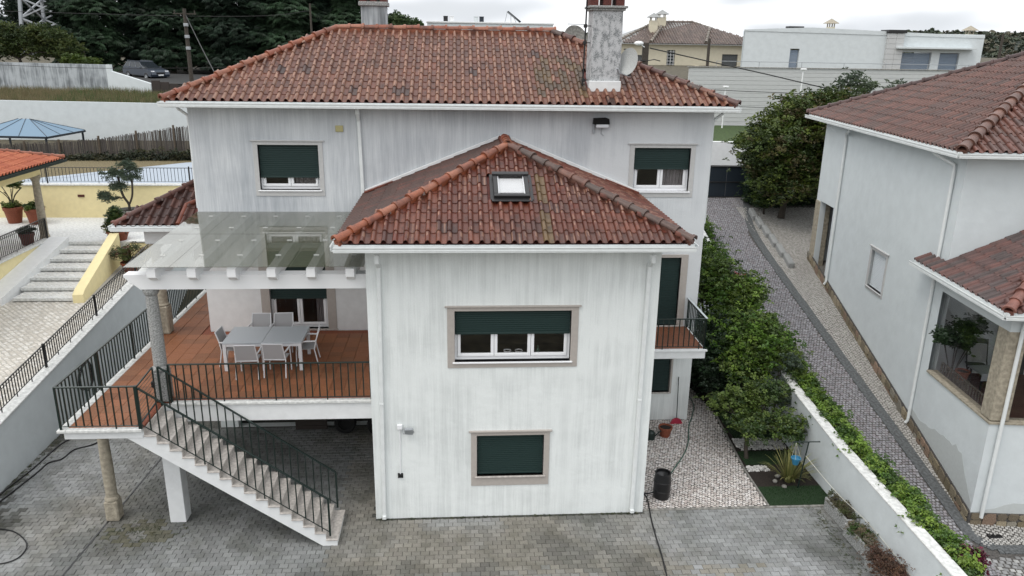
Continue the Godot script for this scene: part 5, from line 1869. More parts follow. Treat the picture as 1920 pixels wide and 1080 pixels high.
	# planters along the wall
	for i in 3:
		var z: float = [0.55, 1.62, 2.72][i]
		var pl := thing("stone_planter", ["grey stone trough of mossy plants at the lawn end of the wall", "middle grey stone trough with dry green plants by the wall", "grey stone trough with a dry reddish bush"][i], "planter", Vector3([11.02, 10.98, 10.92][i], 0.0, z), 0.06, "troughs along the garden wall")
		var pm := MB.new()
		for s in [[-0.16, -0.5, 0.16, -0.44], [-0.16, 0.44, 0.16, 0.5], [-0.16, -0.44, -0.11, 0.44], [0.11, -0.44, 0.16, 0.44]]:
			pm.span(Vector3(s[0], 0.0, s[1]), Vector3(s[2], 0.34, s[3]), 0.012)
		pm.span(Vector3(-0.11, 0.02, -0.44), Vector3(0.11, 0.2, 0.44))
		part("trough", pm, mats.stone_grey, pl)
		var so := MB.new()
		so.span(Vector3(-0.11, 0.2, -0.44), Vector3(0.11, 0.29, 0.44), 0.02)
		part("soil", so, mats.earth, pl)
		crown(pl, [[Vector3(0, 0.36, -0.1), Vector3(0.16, 0.1, 0.4)], [Vector3(0.0, 0.38, 0.2), Vector3(0.16, 0.16, 0.3)]], [160, 180, 420][i], leaf_mesh(0.06, 0.02).mesh(), [[Color(0.10, 0.09, 0.05), Color(0.07, 0.085, 0.03)], [Color(0.05, 0.09, 0.02), Color(0.16, 0.13, 0.08), Color(0.2, 0.18, 0.14)], [Color(0.11, 0.055, 0.04), Color(0.08, 0.05, 0.035), Color(0.14, 0.08, 0.05)]][i], {"clump": [0.05, 0.06, 0.11][i], "called": "plants"})


func flowerpot(parent: Node3D, r: float, h: float, m: Material, soil := 0.85) -> void:
	var b := MB.new()
	b.lathe([Vector2(0, 0), Vector2(r * 0.66, 0), Vector2(r * 0.92, h * 0.8), Vector2(r, h * 0.8), Vector2(r * 1.03, h), Vector2(r * 0.9, h), Vector2(r * 0.86, h * soil)], 20)
	part("pot", b, m, parent)
	var s := MB.new()
	s.lathe([Vector2(r * 0.88, h * soil), Vector2(r * 0.5, h * soil + 0.01), Vector2(0, h * soil + 0.015)], 16)
	part("soil", s, mats.earth, parent)


func build_right_wall() -> void:
	var wl := thing("garden_wall", "white rendered garden wall with weathered top between lawn and driveway", "wall")
	var b := MB.new()
	var c := MB.new()
	var zs := [4.6, 2.0, -0.4, -3.4, -7.0, -12.0, -17.0]
	for i in zs.size() - 1:
		var za: float = zs[i]
		var zb: float = zs[i + 1]
		var ya := wall_top(za)
		var yb := wall_top(zb)
		b.quad(Vector3(11.22, -0.1, zb), Vector3(11.22, -0.1, za), Vector3(11.22, ya, za), Vector3(11.22, yb, zb))
		b.quad(Vector3(11.48, -0.1, za), Vector3(11.48, -0.1, zb), Vector3(11.48, yb, zb), Vector3(11.48, ya, za))
		c.bar(Vector3(11.35, ya + 0.02, za), Vector3(11.35, yb + 0.02, zb), 0.29, 0.05, 0.012)
	b.quad(Vector3(11.22, -0.1, 4.6), Vector3(11.48, -0.1, 4.6), Vector3(11.48, wall_top(4.6), 4.6), Vector3(11.22, wall_top(4.6), 4.6))
	part("wall_body", b, mats.plaster_cool, wl)
	part("coping", c, mats.cap_weathered, wl)
	var v := thing("creeper_hedge", "dense bright green creeper tumbling along the driveway side of the garden wall", "creeper")
	var blobs := []
	for i in 34:
		var z := 3.9 - i * 0.32
		blobs.append([Vector3(11.72 + rnd(-0.06, 0.10), wall_top(z) - 0.12 + rnd(-0.12, 0.08), z), Vector3(0.34, 0.26, 0.3)])
	crown(v, blobs, 420, leaf_mesh(0.075, 0.055, 5, 0.5).mesh(), [Color(0.12, 0.20, 0.024), Color(0.085, 0.16, 0.018), Color(0.055, 0.115, 0.015), Color(0.15, 0.23, 0.034), Color(0.04, 0.085, 0.014)], {"clump": 0.085, "called": "foliage", "fill": 0.5})
	var sm := MB.new()
	for k in 5:
		var pts := []
		for i in 24:
			pts.append(Vector3(11.62 + 0.06 * sin(i * 1.1 + k), wall_top(4.0 - i * 0.45) - 0.1 + 0.07 * sin(i * 0.8 + k * 2.0), 4.0 - i * 0.45))
		sm.tube(pts, 0.012, 5)
	for i in 12:
		var z := 3.6 - i * 0.9
		sm.tube([Vector3(11.6, ramp_y(0, z) - 0.1, z), Vector3(11.62, wall_top(z) - 0.15, z + 0.1)], 0.02, 5)
	part("stems", sm, mats.bark, v)
	var pu := thing("purple_plant", "dark crimson leaved plant at the near end of the creeper", "plant")
	crown(pu, [[Vector3(11.95, 1.1, 3.6), Vector3(0.3, 0.2, 0.22)]], 520, leaf_mesh(0.08, 0.05).mesh(), [Color(0.10, 0.012, 0.03), Color(0.15, 0.02, 0.045), Color(0.06, 0.01, 0.02)], {"clump": 0.07, "called": "foliage"})


# ---------------------------------------------------------------- left neighbour
func lw_top(z: float) -> float:
	return 1.35 - 0.112 * z


func patio_y(_x: float, z: float) -> float:
	return 1.15 - 0.03 * z


func build_left() -> void:
	var wl := thing("boundary_wall", "white boundary wall left of the court, stained pale coping on top", "wall")
	var b := MB.new()
	var c := MB.new()
	b.quad(Vector3(-9.33, -0.2, 5.0), Vector3(-9.33, -0.2, -16.9), Vector3(-9.33, lw_top(-16.9), -16.9), Vector3(-9.33, lw_top(5.0), 5.0))
	b.quad(Vector3(-9.62, -0.2, -16.9), Vector3(-9.62, -0.2, 5.0), Vector3(-9.62, lw_top(5.0), 5.0), Vector3(-9.62, lw_top(-16.9), -16.9))
	b.quad(Vector3(-9.62, -0.2, 5.0), Vector3(-9.33, -0.2, 5.0), Vector3(-9.33, lw_top(5.0), 5.0), Vector3(-9.62, lw_top(5.0), 5.0))
	part("wall_body", b, mats.plaster_cool, wl)
	for i in 7:
		var za := 5.0 - i * 3.13
		var zb := za - 3.122
		var k := MB.new()
		k.bar(Vector3(-9.475, lw_top(za) + 0.025, za), Vector3(-9.475, lw_top(zb) + 0.025, zb), 0.34, 0.06, 0.012)
		part("coping", k, mats.cap_weathered, wl)
	var r := thing("boundary_railing", "ornate black iron railing on top of the left boundary wall", "railing")
	rail_run(r, Vector3(-9.52, lw_top(5.0) + 0.09, 5.0), Vector3(-9.52, lw_top(-16.8) + 0.09, -16.8), {"h": 0.62, "gap": 0.125, "mat": "iron_black", "second": 0.09, "knot": true, "r": 0.0105, "posts": [0.0, 0.15, 0.3, 0.45, 0.6, 0.75, 0.9, 1.0], "post": 0.028, "post_up": 0.05, "foot_every": 6, "top_w": 0.035})
	# lower patio
	var pb := MB.new()
	pb.quad(Vector3(-30, patio_y(0, 6), 6), Vector3(-9.62, patio_y(0, 6), 6), Vector3(-9.62, patio_y(0, -16.9), -16.9), Vector3(-30, patio_y(0, -16.9), -16.9))
	var patio := struct("patio", pb, mats.joint_pale)
	stones("patio_stones", patio, func(x, z): return x > -15.2 and (z > -11.95 or x > -11.7), Rect2(-15.2, -16.8, 5.55, 21.0), 0.14, PI / 4, patio_y, [Color(0.52, 0.49, 0.44), Color(0.58, 0.55, 0.50), Color(0.48, 0.45, 0.40), Color(0.62, 0.6, 0.56)], 0.022, 0.08)
	# stairs to the upper patio
	var st := thing("patio_stairs", "broad pale cobbled stairs with stone edges in the yellow walled garden", "staircase")
	var y0 := patio_y(0, -11.95)
	var rise := (2.55 - y0) / 7.0
	for i in 7:
		var z := -11.95 - i * 0.82
		var y := y0 + rise * (i + 1)
		var x0 := -14.25 - i * 0.12
		var x1 := -12.1 - i * 0.1
		var s := MB.new()
		s.span(Vector3(x0, y - rise - 0.05, z - 0.86), Vector3(x1, y - 0.015, z - 0.12), 0.0)
		var step := part("step", s, mats.cap_weathered, st)
		for k in 3:
			var e := MB.new()
			var l: float = (x1 - x0) / 3.0
			e.span(Vector3(x0 + l * k + 0.004, y - 0.12, z - 0.22), Vector3(x0 + l * (k + 1) - 0.004, y, z), 0.012)
			part("edge_stone", e, mats.cap_weathered, step)
		if i < 6:
			stones("tread_stones", step, func(_x, _z): return true, Rect2(x0, z - 0.84, x1 - x0, 0.6), 0.14, PI / 4, func(_x, _z): return y - 0.02, [Color(0.60, 0.59, 0.56), Color(0.66, 0.65, 0.62)], 0.03, 0.06)
	# upper patio, in two pieces of wall
	var up := MB.new()
	up.span(Vector3(-30, 2.2, -21.7), Vector3(-9.64, 2.55, -16.92))
	up.span(Vector3(-30, 2.2, -16.918), Vector3(-15.42, 2.55, -6))
	var upo := struct("upper_patio", up, mats.cap_weathered)
	stones("patio_stones", upo, func(_x, z): return z < -17.0, Rect2(-20.5, -21.6, 10.8, 4.6), 0.17, PI / 4, func(_x, _z): return 2.54, [Color(0.60, 0.60, 0.60), Color(0.66, 0.66, 0.66), Color(0.55, 0.55, 0.56)], 0.014, 0.07)
	var yw := thing("yellow_wall", "yellow wall with iron fence on it left of the patio stairs", "wall")
	var ym := MB.new()
	ym.span(Vector3(-15.4, 0.8, -17.0), Vector3(-15.2, 2.62, -4.0), 0.01)
	part("wall_body", ym, mats.plaster_yellow, yw)
	var yc := MB.new()
	yc.span(Vector3(-15.46, 2.62, -17.05), Vector3(-15.14, 2.68, -4.0), 0.01)
	part("coping", yc, mats.cap_weathered, yw)
	var wc := MB.new()
	wc.prism(PackedVector2Array([Vector2(-11.5, 1.2), Vector2(-11.5, 1.75), Vector2(-16.95, 2.75), Vector2(-16.95, 1.2)]), 14.42, 15.19, Transform3D(Basis(Vector3(0, 0, 1), Vector3.UP, Vector3(-1, 0, 0)), Vector3.ZERO))
	part("white_slope", wc, mats.plaster_plain, yw)
	var rw := thing("stair_wall", "sloping yellow parapet on the right of the patio stairs", "wall")
	var rm := MB.new()
	rm.prism(PackedVector2Array([Vector2(-11.9, 1.3), Vector2(-11.9, 1.82), Vector2(-12.2, 1.95), Vector2(-16.91, 2.95), Vector2(-16.91, 1.3)]), -0.18, 0.18, Transform3D(Basis(Vector3(0.12, 0, 1).normalized(), Vector3.UP, Vector3(-1, 0, 0.12).normalized()), Vector3(-10.45, 0, 0)))
	part("parapet", rm, mats.plaster_yellow, rw)
	var fw := thing("patio_wall", "low yellow retaining wall with pale top below the upper patio", "wall")
	var fm := MB.new()
	fm.span(Vector3(-11.9, 1.3, -16.915), Vector3(-9.64, 2.5, -16.8), 0.006)
	part("wall_body", fm, mats.plaster_yellow, fw)
	var fc := MB.new()
	fc.span(Vector3(-11.95, 2.552, -17.1), Vector3(-9.63, 2.61, -16.74), 0.01)
	part("coping", fc, mats.cap_weathered, fw)
	var rr := thing("patio_fence", "black iron fence with scrolls along the yellow wall by the stairs", "railing")
	rail_run(rr, Vector3(-15.3, 2.69, -17.0), Vector3(-15.3, 2.69, -5.0), {"h": 0.85, "gap": 0.13, "mat": "iron_black", "second": 0.13, "r": 0.009, "posts": [0.0, 1.0], "post": 0.03, "foot_every": 9})
	for i in 40:
		var s := MB.new()
		var ring := []
		for k in 9:
			ring.append(Vector3(0, sin(TAU * k / 8) * 0.05, cos(TAU * k / 8) * 0.055))
		s.tube(ring, 0.006, 4, false)
		part("scroll", s, mats.iron_black, rr, Transform3D(Basis(), Vector3(-15.3, 3.475, -16.9 + i * 0.13)))
	var bw := thing("yellow_retaining_wall", "long yellow garden wall with pale coping behind the upper patio", "wall")
	var bm := MB.new()
	bm.span(Vector3(-30, 2.3, -21.98), Vector3(-9.0, 4.1, -21.7), 0.01)
	part("wall_body", bm, mats.plaster_yellow, bw)
	var bc := MB.new()
	bc.span(Vector3(-30, 4.1, -22.04), Vector3(-9.0, 4.17, -21.62), 0.012)
	part("coping", bc, mats.cap_weathered, bw)
	var bl := MB.new()
	bl.span(Vector3(-16.05, 3.55, -21.7), Vector3(-15.75, 3.66, -21.66), 0.004)
	for k in 5:
		bl.span(Vector3(-16.03 + k * 0.055, 3.56, -21.66), Vector3(-16.0 + k * 0.055, 3.65, -21.645))
	part("vent", bl, mats.terracotta_red, bw)
	var br := thing("upper_fence", "black iron fence on the coping of the long yellow garden wall", "railing")
	rail_run(br, Vector3(-21.5, 4.2, -21.85), Vector3(-9.1, 4.2, -21.85), {"h": 0.72, "gap": 0.16, "mat": "iron_black", "r": 0.009, "posts": [0.0, 0.33, 0.64, 0.86, 1.0], "post": 0.025, "post_up": 0.08, "foot_every": 8})
	build_porch_left()
	# pots
	var p1 := thing("flower_pot", "large terracotta pot with a bare branched plant by the yellow wall", "pot", Vector3(-18.5, 2.55, -20.6), 0.0, "pots on the upper patio")
	flowerpot(p1, 0.42, 0.75, mats.terracotta)
	var bt := MB.new()
	for i in 7:
		var an := i * 0.9
		bt.tube(curve_pts([Vector3(0, 0.65, 0), Vector3(cos(an) * 0.15, 1.2, sin(an) * 0.1), Vector3(cos(an) * 0.5, 1.6 + 0.15 * sin(i * 2.0), sin(an) * 0.3)]), 0.02, 5)
	part("stems", bt, mats.bark, p1)
	crown(p1, [[Vector3(0.3, 1.75, 0), Vector3(0.3, 0.15, 0.2)], [Vector3(0, 0.85, 0), Vector3(0.4, 0.15, 0.4)]], 160, leaf_mesh(0.1, 0.05).mesh(), G_MID + [Color(0.16, 0.17, 0.05)], {"clump": 0.06, "called": "leaves"})
	var p2 := thing("flower_pot", "large terracotta pot of low green succulents, beside the porch column", "pot", Vector3(-17.45, 2.55, -20.4), 0.0, "pots on the upper patio")
	flowerpot(p2, 0.42, 0.72, mats.terracotta)
	crown(p2, [[Vector3(0, 0.78, 0), Vector3(0.4, 0.14, 0.4)]], 220, leaf_mesh(0.1, 0.05).mesh(), G_MID, {"clump": 0.06, "called": "leaves"})
	var p3 := thing("flower_pot", "brown pot with a small dark bush inside the iron fence", "pot", Vector3(-15.8, 2.55, -16.4), 0.0, "pots on the upper patio")
	flowerpot(p3, 0.3, 0.5, mats.terracotta_red)
	crown(p3, [[Vector3(0, 0.6, 0), Vector3(0.28, 0.16, 0.28)]], 220, leaf_mesh(0.08, 0.04).mesh(), G_DARK, {"clump": 0.05, "called": "leaves"})
	var p4 := thing("flower_pot", "brown bowl with a red plant behind the fence, at the picture's left edge", "pot", Vector3(-15.9, 2.55, -13.6), 0.0, "pots on the upper patio")
	flowerpot(p4, 0.28, 0.4, mats.terracotta_red)
	crown(p4, [[Vector3(0, 0.5, 0), Vector3(0.26, 0.16, 0.26)]], 200, leaf_mesh(0.08, 0.04).mesh(), [Color(0.12, 0.02, 0.02), Color(0.04, 0.04, 0.02)], {"clump": 0.05, "called": "leaves"})
	var p5 := thing("bowl_planter", "wide terracotta bowl of green shrub at the head of the patio stairs", "pot", Vector3(-12.5, 2.55, -17.25))
	flowerpot(p5, 0.46, 0.4, mats.terracotta)
	crown(p5, [[Vector3(0, 0.6, 0), Vector3(0.45, 0.3, 0.4)], [Vector3(0.0, 1.0, 0), Vector3(0.3, 0.35, 0.3)]], 700, leaf_mesh(0.09, 0.05).mesh(), G_MID + G_DARK + [Color(0.09, 0.10, 0.02)], {"clump": 0.08, "called": "leaves"})
	var p6 := thing("potted_shrub", "sparse reddish green shrub in a pot beside the boundary railing", "plant", Vector3(-11.5, patio_y(0, -15.6), -15.6))
	flowerpot(p6, 0.34, 0.4, mats.terracotta)
	var s6 := MB.new()
	for i in 10:
		var an := i * 0.63
		s6.tube([Vector3(0, 0.35, 0), Vector3(cos(an) * 0.3, 0.7, sin(an) * 0.3), Vector3(cos(an) * 0.65, 0.95, sin(an) * 0.5)], 0.012, 5)
	part("stems", s6, mats.bark, p6)
	crown(p6, [[Vector3(0, 0.75, 0), Vector3(0.7, 0.3, 0.5)]], 420, leaf_mesh(0.08, 0.045).mesh(), [Color(0.07, 0.09, 0.02), Color(0.13, 0.07, 0.04), Color(0.04, 0.06, 0.02)], {"clump": 0.09, "called": "leaves"})
	var ol := thing("olive_bonsai", "cloud pruned olive tree in a big stone pot before the yellow wall", "tree", Vector3(-13.15, 2.55, -20.2))
	flowerpot(ol, 0.55, 0.72, mats.concrete)
	var om := MB.new()
	var pads := [[Vector3(-0.55, 2.35, 0), Vector3(0.45, 0.3, 0.35)], [Vector3(0.35, 2.3, 0.1), Vector3(0.5, 0.3, 0.35)], [Vector3(-0.85, 1.35, 0.1), Vector3(0.36, 0.18, 0.3)], [Vector3(-0.3, 1.75, 0.1), Vector3(0.35, 0.15, 0.3)], [Vector3(0.15, 2.65, -0.1), Vector3(0.4, 0.2, 0.3)]]
	om.tube(curve_pts([Vector3(0, 0.6, 0), Vector3(0.02, 0.95, 0), Vector3(-0.2, 1.4, 0.0), Vector3(-0.3, 2.2, 0)]), 0.055, 7)
	om.tube(curve_pts([Vector3(0.02, 0.9, 0), Vector3(0.25, 1.4, 0.05), Vector3(0.35, 2.2, 0.1)]), 0.045, 7)
	om.tube(curve_pts([Vector3(-0.12, 1.25, 0), Vector3(-0.5, 1.25, 0.05), Vector3(-0.85, 1.32, 0.1)]), 0.03, 6)
	part("trunk", om, mats.bark, ol)
	crown(ol, pads, 260, leaf_mesh(0.1, 0.03).mesh(), G_GREY, {"clump": 0.08})
	# behind: a pool cover, dry grass, hedge plants and the cane fence
	var pc := MB.new()
	pc.poly([Vector3(-21.0, 3.96, -22.9), Vector3(-9.0, 3.98, -22.6), Vector3(-9.0, 4.36, -29.2), Vector3(-13.0, 4.29, -28.0), Vector3(-17.6, 4.06, -24.3)])
	struct("pale_paving", pc, mats.pool_pale)
	var dg := MB.new()
	dg.quad(Vector3(-40, 3.86, -22.0), Vector3(-6.0, 3.86, -22.0), Vector3(-6.0, 4.35, -31.0), Vector3(-40, 4.2, -31.0))
	struct("dry_lawn", dg, mats.dry_grass)
	build_cane_fence()
	build_gazebo()
	var ww := thing("white_boundary_wall", "long smooth white wall behind the blue roofed gazebo", "wall")
	var wm := MB.new()
	wm.prism(PackedVector2Array([Vector2(-45, 4.0), Vector2(-12.0, 4.0), Vector2(-12.0, 6.68), Vector2(-28, 6.83), Vector2(-45, 6.95)]), -38.2, -37.95)
	part("wall_body", wm, mats.plaster_cool, ww)
	var cw := thing("stained_wall", "old concrete wall with black stains above the dry grass bank", "wall")
	var cm := MB.new()
	cm.prism(PackedVector2Array([Vector2(-48, 6.0), Vector2(-23.3, 6.0), Vector2(-23.3, 8.98), Vector2(-31, 9.06), Vector2(-48, 9.2)]), -44.3, -44.0)
	part("wall_body", cm, mats.wall_weathered, cw)
	var wg := thing("sloping_wall", "short white wall sloping down from the stained wall to the brown gate", "wall")
	var gm := MB.new()
	gm.prism(PackedVector2Array([Vector2(0, 0), Vector2(3.5, 0), Vector2(3.5, 1.75), Vector2(0.35, 2.55), Vector2(0.35, 3.0), Vector2(0.0, 3.0)]), -0.12, 0.12)
	part("wall_body", gm, mats.plaster_cool, wg)
	wg.position = Vector3(-23.28, 6.0, -43.9)
	wg.rotation.y = -0.28
	var bg := thing("brown_gate", "dark brown sheet gate beyond the left end of the house roof", "gate", Vector3(-19.7, 6.35, -42.3))
	for i in 5:
		var g := MB.new()
		g.span(Vector3(i * 0.62, 0, -0.03), Vector3(i * 0.62 + 0.6, 1.65 - i * 0.1, 0.03), 0.008)
		part("gate_panel", g, mats.gate_brown, bg)


func build_porch_left() -> void:
	var s := thing("yellow_porch", "yellow porch with bright orange tiled roof at the left edge", "porch")
	var e := Vector3(-14.6, 5.9, -17.9)
	var run := 4.0
	var rise := 1.15
	var d := MB.new()
	var zn := -5.0
	var top := Vector3(e.x - run, e.y + rise, e.z + run)
	d.poly([e, top, Vector3(top.x, top.y, zn), Vector3(e.x, e.y, zn)])
	d.poly([Vector3(e.x - run * 2, e.y, e.z), top, e])
	d.poly([Vector3(e.x - run * 2, e.y, zn), Vector3(e.x - run * 2, e.y, e.z), e, Vector3(e.x, e.y, zn)])
	var roof := part("roof", d, mats.terracotta, s)
	var tl := tile_variants(even([Color(0.46, 0.130, 0.062), Color(0.49, 0.15, 0.072), Color(0.42, 0.115, 0.056)]))
	var u := Vector3(-run, rise, 0).normalized()
	var sl := Vector2(run, rise).length()
	var l := zn - e.z
	var b := MB.new()
	# right slope: seen from the right its eave runs from front to back
	for p in tile_places(Vector3(e.x, e.y, zn), Vector3.FORWARD, u, l, sl, PackedVector2Array([Vector2(0, -1), Vector2(l, -1), Vector2(l, 0), Vector2(l - run, sl), Vector2(0, sl)])):
		b.add(tl[rng.randi() % 3], p[0])
	stuff(part("tiles", b, mats.tile_new, roof))
	ridge_run(roof, top + Vector3(0, 0.04, 0), e + Vector3(0, 0.03, 0), [Color(0.5, 0.16, 0.08), Color(0.44, 0.13, 0.06)])
	var g := MB.new()
	gutter(g, Vector3(e.x + 0.02, e.y - 0.12, zn), Vector3(e.x + 0.02, e.y - 0.12, e.z), Vector3.RIGHT)
	part("gutter", g, mats.rail_green, s)
	var bm := MB.new()
	bm.span(Vector3(-15.65, 5.3, -17.4), Vector3(-15.35, 5.88, zn), 0.01)
	bm.span(Vector3(-22, 5.3, -17.4), Vector3(-15.652, 5.88, -17.1), 0.01)
	bm.span(Vector3(-15.348, 5.78, -17.6), Vector3(-14.62, 5.84, zn))
	part("beam", bm, mats.plaster_yellow, s)
	var c := MB.new()
	c.lathe([Vector2(0.2, 0), Vector2(0.2, 0.2), Vector2(0.165, 0.25), Vector2(0.165, 0.9), Vector2(0.14, 2.5), Vector2(0.17, 2.56), Vector2(0.2, 2.62), Vector2(0.2, 2.75)], 20, Transform3D(Basis(), Vector3(-15.5, 2.55, -17.2)))
	part("stone_column", c, mats.stone_warm, s)


func build_cane_fence() -> void:
	var f := thing("cane_fence", "brown cane screen fence on posts behind the dry lawn", "fence")
	var pts := [Vector3(-26, 4.9, -30), Vector3(-20.9, 5.1, -30), Vector3(-18.3, 5.35, -30), Vector3(-16.3, 5.65, -30), Vector3(-14.2, 5.98, -30), Vector3(-11.0, 6.3, -30)]
	var m := MB.new()
	for i in pts.size() - 1:
		var n := int((pts[i + 1].x - pts[i].x) / 0.03)
		for k in n:
			var p: Vector3 = pts[i].lerp(pts[i + 1], float(k) / n)
			m.col = Color(0.10, 0.085, 0.07).lerp(Color(0.06, 0.055, 0.055), rng.randf()) * rnd(0.6, 1.5)
			var h := rnd(-0.08, 0.05)
			m.bar(Vector3(p.x, 4.0, p.z + rnd(-0.02, 0.02)), Vector3(p.x + rnd(-0.03, 0.03), p.y + h, p.z + rnd(-0.02, 0.02)), 0.026, 0.02)
	stuff(part("canes", m, mats.cane, f))
	for x in [-24.5, -22.5, -20.6, -18.4, -16.3, -14.2, -12.2]:
		var p := MB.new()
		var y := 5.1
		for i in pts.size() - 1:
			if x >= pts[i].x and x <= pts[i + 1].x:
				y = lerpf(pts[i].y, pts[i + 1].y, (x - pts[i].x) / (pts[i + 1].x - pts[i].x))
		p.tube([Vector3(x, 3.7, -29.9), Vector3(x + 0.02, y + 0.15, -29.92)], 0.06, 7)
		part("post", p, mats.timber, f)
	var places := []
	var tints := []
	for i in 2600:
		var x := rnd(-26, -10.5)
		var k := rng.randf() * rng.randf()
		places.append(Transform3D(rand_turn().scaled(Vector3.ONE * rnd(0.6, 1.3)), Vector3(x, 3.95 + k * (0.9 if x > -17 else 0.6), -29.5 + rnd(-0.3, 0.5))))
		tints.append([Color(0.03, 0.04, 0.02), Color(0.02, 0.028, 0.016), Color(0.06, 0.06, 0.03)][rng.randi() % 3] * rnd(0.7, 1.3))
	stuff(tag(many("weeds", leaf_mesh(0.22, 0.09).mesh(), mats.leaf, places, tints), "dark weeds along the foot of the cane fence", "weeds"))
	places = []
	tints = []
	for i in 9000:   # bank of dry grass between the two walls
		var x := rnd(-36, -18.2)
		var z := rnd(-43.6, -38.3)
		var y := lerpf(6.35, 6.95, (-38.3 - z) / 5.3)
		places.append(Transform3D(Basis(Vector3.UP, rnd(0, TAU)) * Basis(Vector3.RIGHT, rnd(-0.4, 0.4)).scaled(Vector3(1, rnd(0.4, 1.3), 1)), Vector3(x, y, z)))
		var green := rng.randf() < (0.45 if x > -25.5 else 0.12)
		tints.append((Color(0.07, 0.11, 0.03) if green else Color(0.24, 0.19, 0.10).lerp(Color(0.14, 0.12, 0.06), rng.randf())) * rnd(0.7, 1.2))
	var bl := MB.new()
	for k in 5:
		var an := k * 1.26
		bl.tri(Vector3(cos(an), 0, sin(an)) * 0.06, Vector3(cos(an + 0.5), 0, sin(an + 0.5)) * 0.06, Vector3(cos(an) * 0.18, 0.55, sin(an) * 0.18))
	stuff(tag(many("dry_grass", bl.mesh(), mats.leaf, places, tints), "bank of dry grass between white wall and stained wall", "grass"))


func build_gazebo() -> void:
	var g := thing("gazebo", "garden gazebo with pale blue translucent hip roof", "gazebo", Vector3(-23.9, 3.9, -33.0), -0.12)
	var hx := 2.5
	var hz := 1.9
	var ye := 1.42
	var yr := 2.22
	var cs := [Vector3(-hx, ye, hz), Vector3(hx, ye, hz), Vector3(hx, ye, -hz), Vector3(-hx, ye, -hz)]
	var r0 := Vector3(-0.35, yr, 0)
	var r1 := Vector3(0.35, yr, 0)
	var slopes := [[cs[0], cs[1], r1, r0], [cs[1], cs[2], r1, r1], [cs[2], cs[3], r0, r1], [cs[3], cs[0], r0, r0]]
	for s in slopes:
		for k in 3:
			var m := MB.new()
			var a: Vector3 = s[0].lerp(s[1], k / 3.0)
			var b: Vector3 = s[0].lerp(s[1], (k + 1) / 3.0)
			var c: Vector3 = s[3].lerp(s[2], (k + 1) / 3.0)
			var d: Vector3 = s[3].lerp(s[2], k / 3.0)
			m.quad(a, b, c, d)
			m.quad(a - Vector3.UP * 0.02, d - Vector3.UP * 0.02, c - Vector3.UP * 0.02, b - Vector3.UP * 0.02)
			part("roof_panel", m, mats.polycarbonate, g)
			var ri := MB.new()
			ri.bar(a + Vector3.UP * 0.01, d + Vector3.UP * 0.01, 0.025, 0.025)
			part("rib", ri, mats.frame_navy, g)
	for i in 4:
		var m := MB.new()
		m.bar(cs[i] - Vector3.UP * 0.06, cs[(i + 1) % 4] - Vector3.UP * 0.06, 0.09, 0.12)
		part("edge_beam", m, mats.frame_navy, g)
		var p := MB.new()
		var q: Vector3 = cs[i] * Vector3(0.95, 0, 0.95)
		p.bar(q, q + Vector3.UP * ye, 0.09, 0.09)
		part("post", p, mats.frame_navy, g)


# ---------------------------------------------------------------- driveway and the house on the right
func base_x(z: float) -> float:   # foot of the neighbour's side wall
	return 14.04 + (0.8 - z) * 0.105


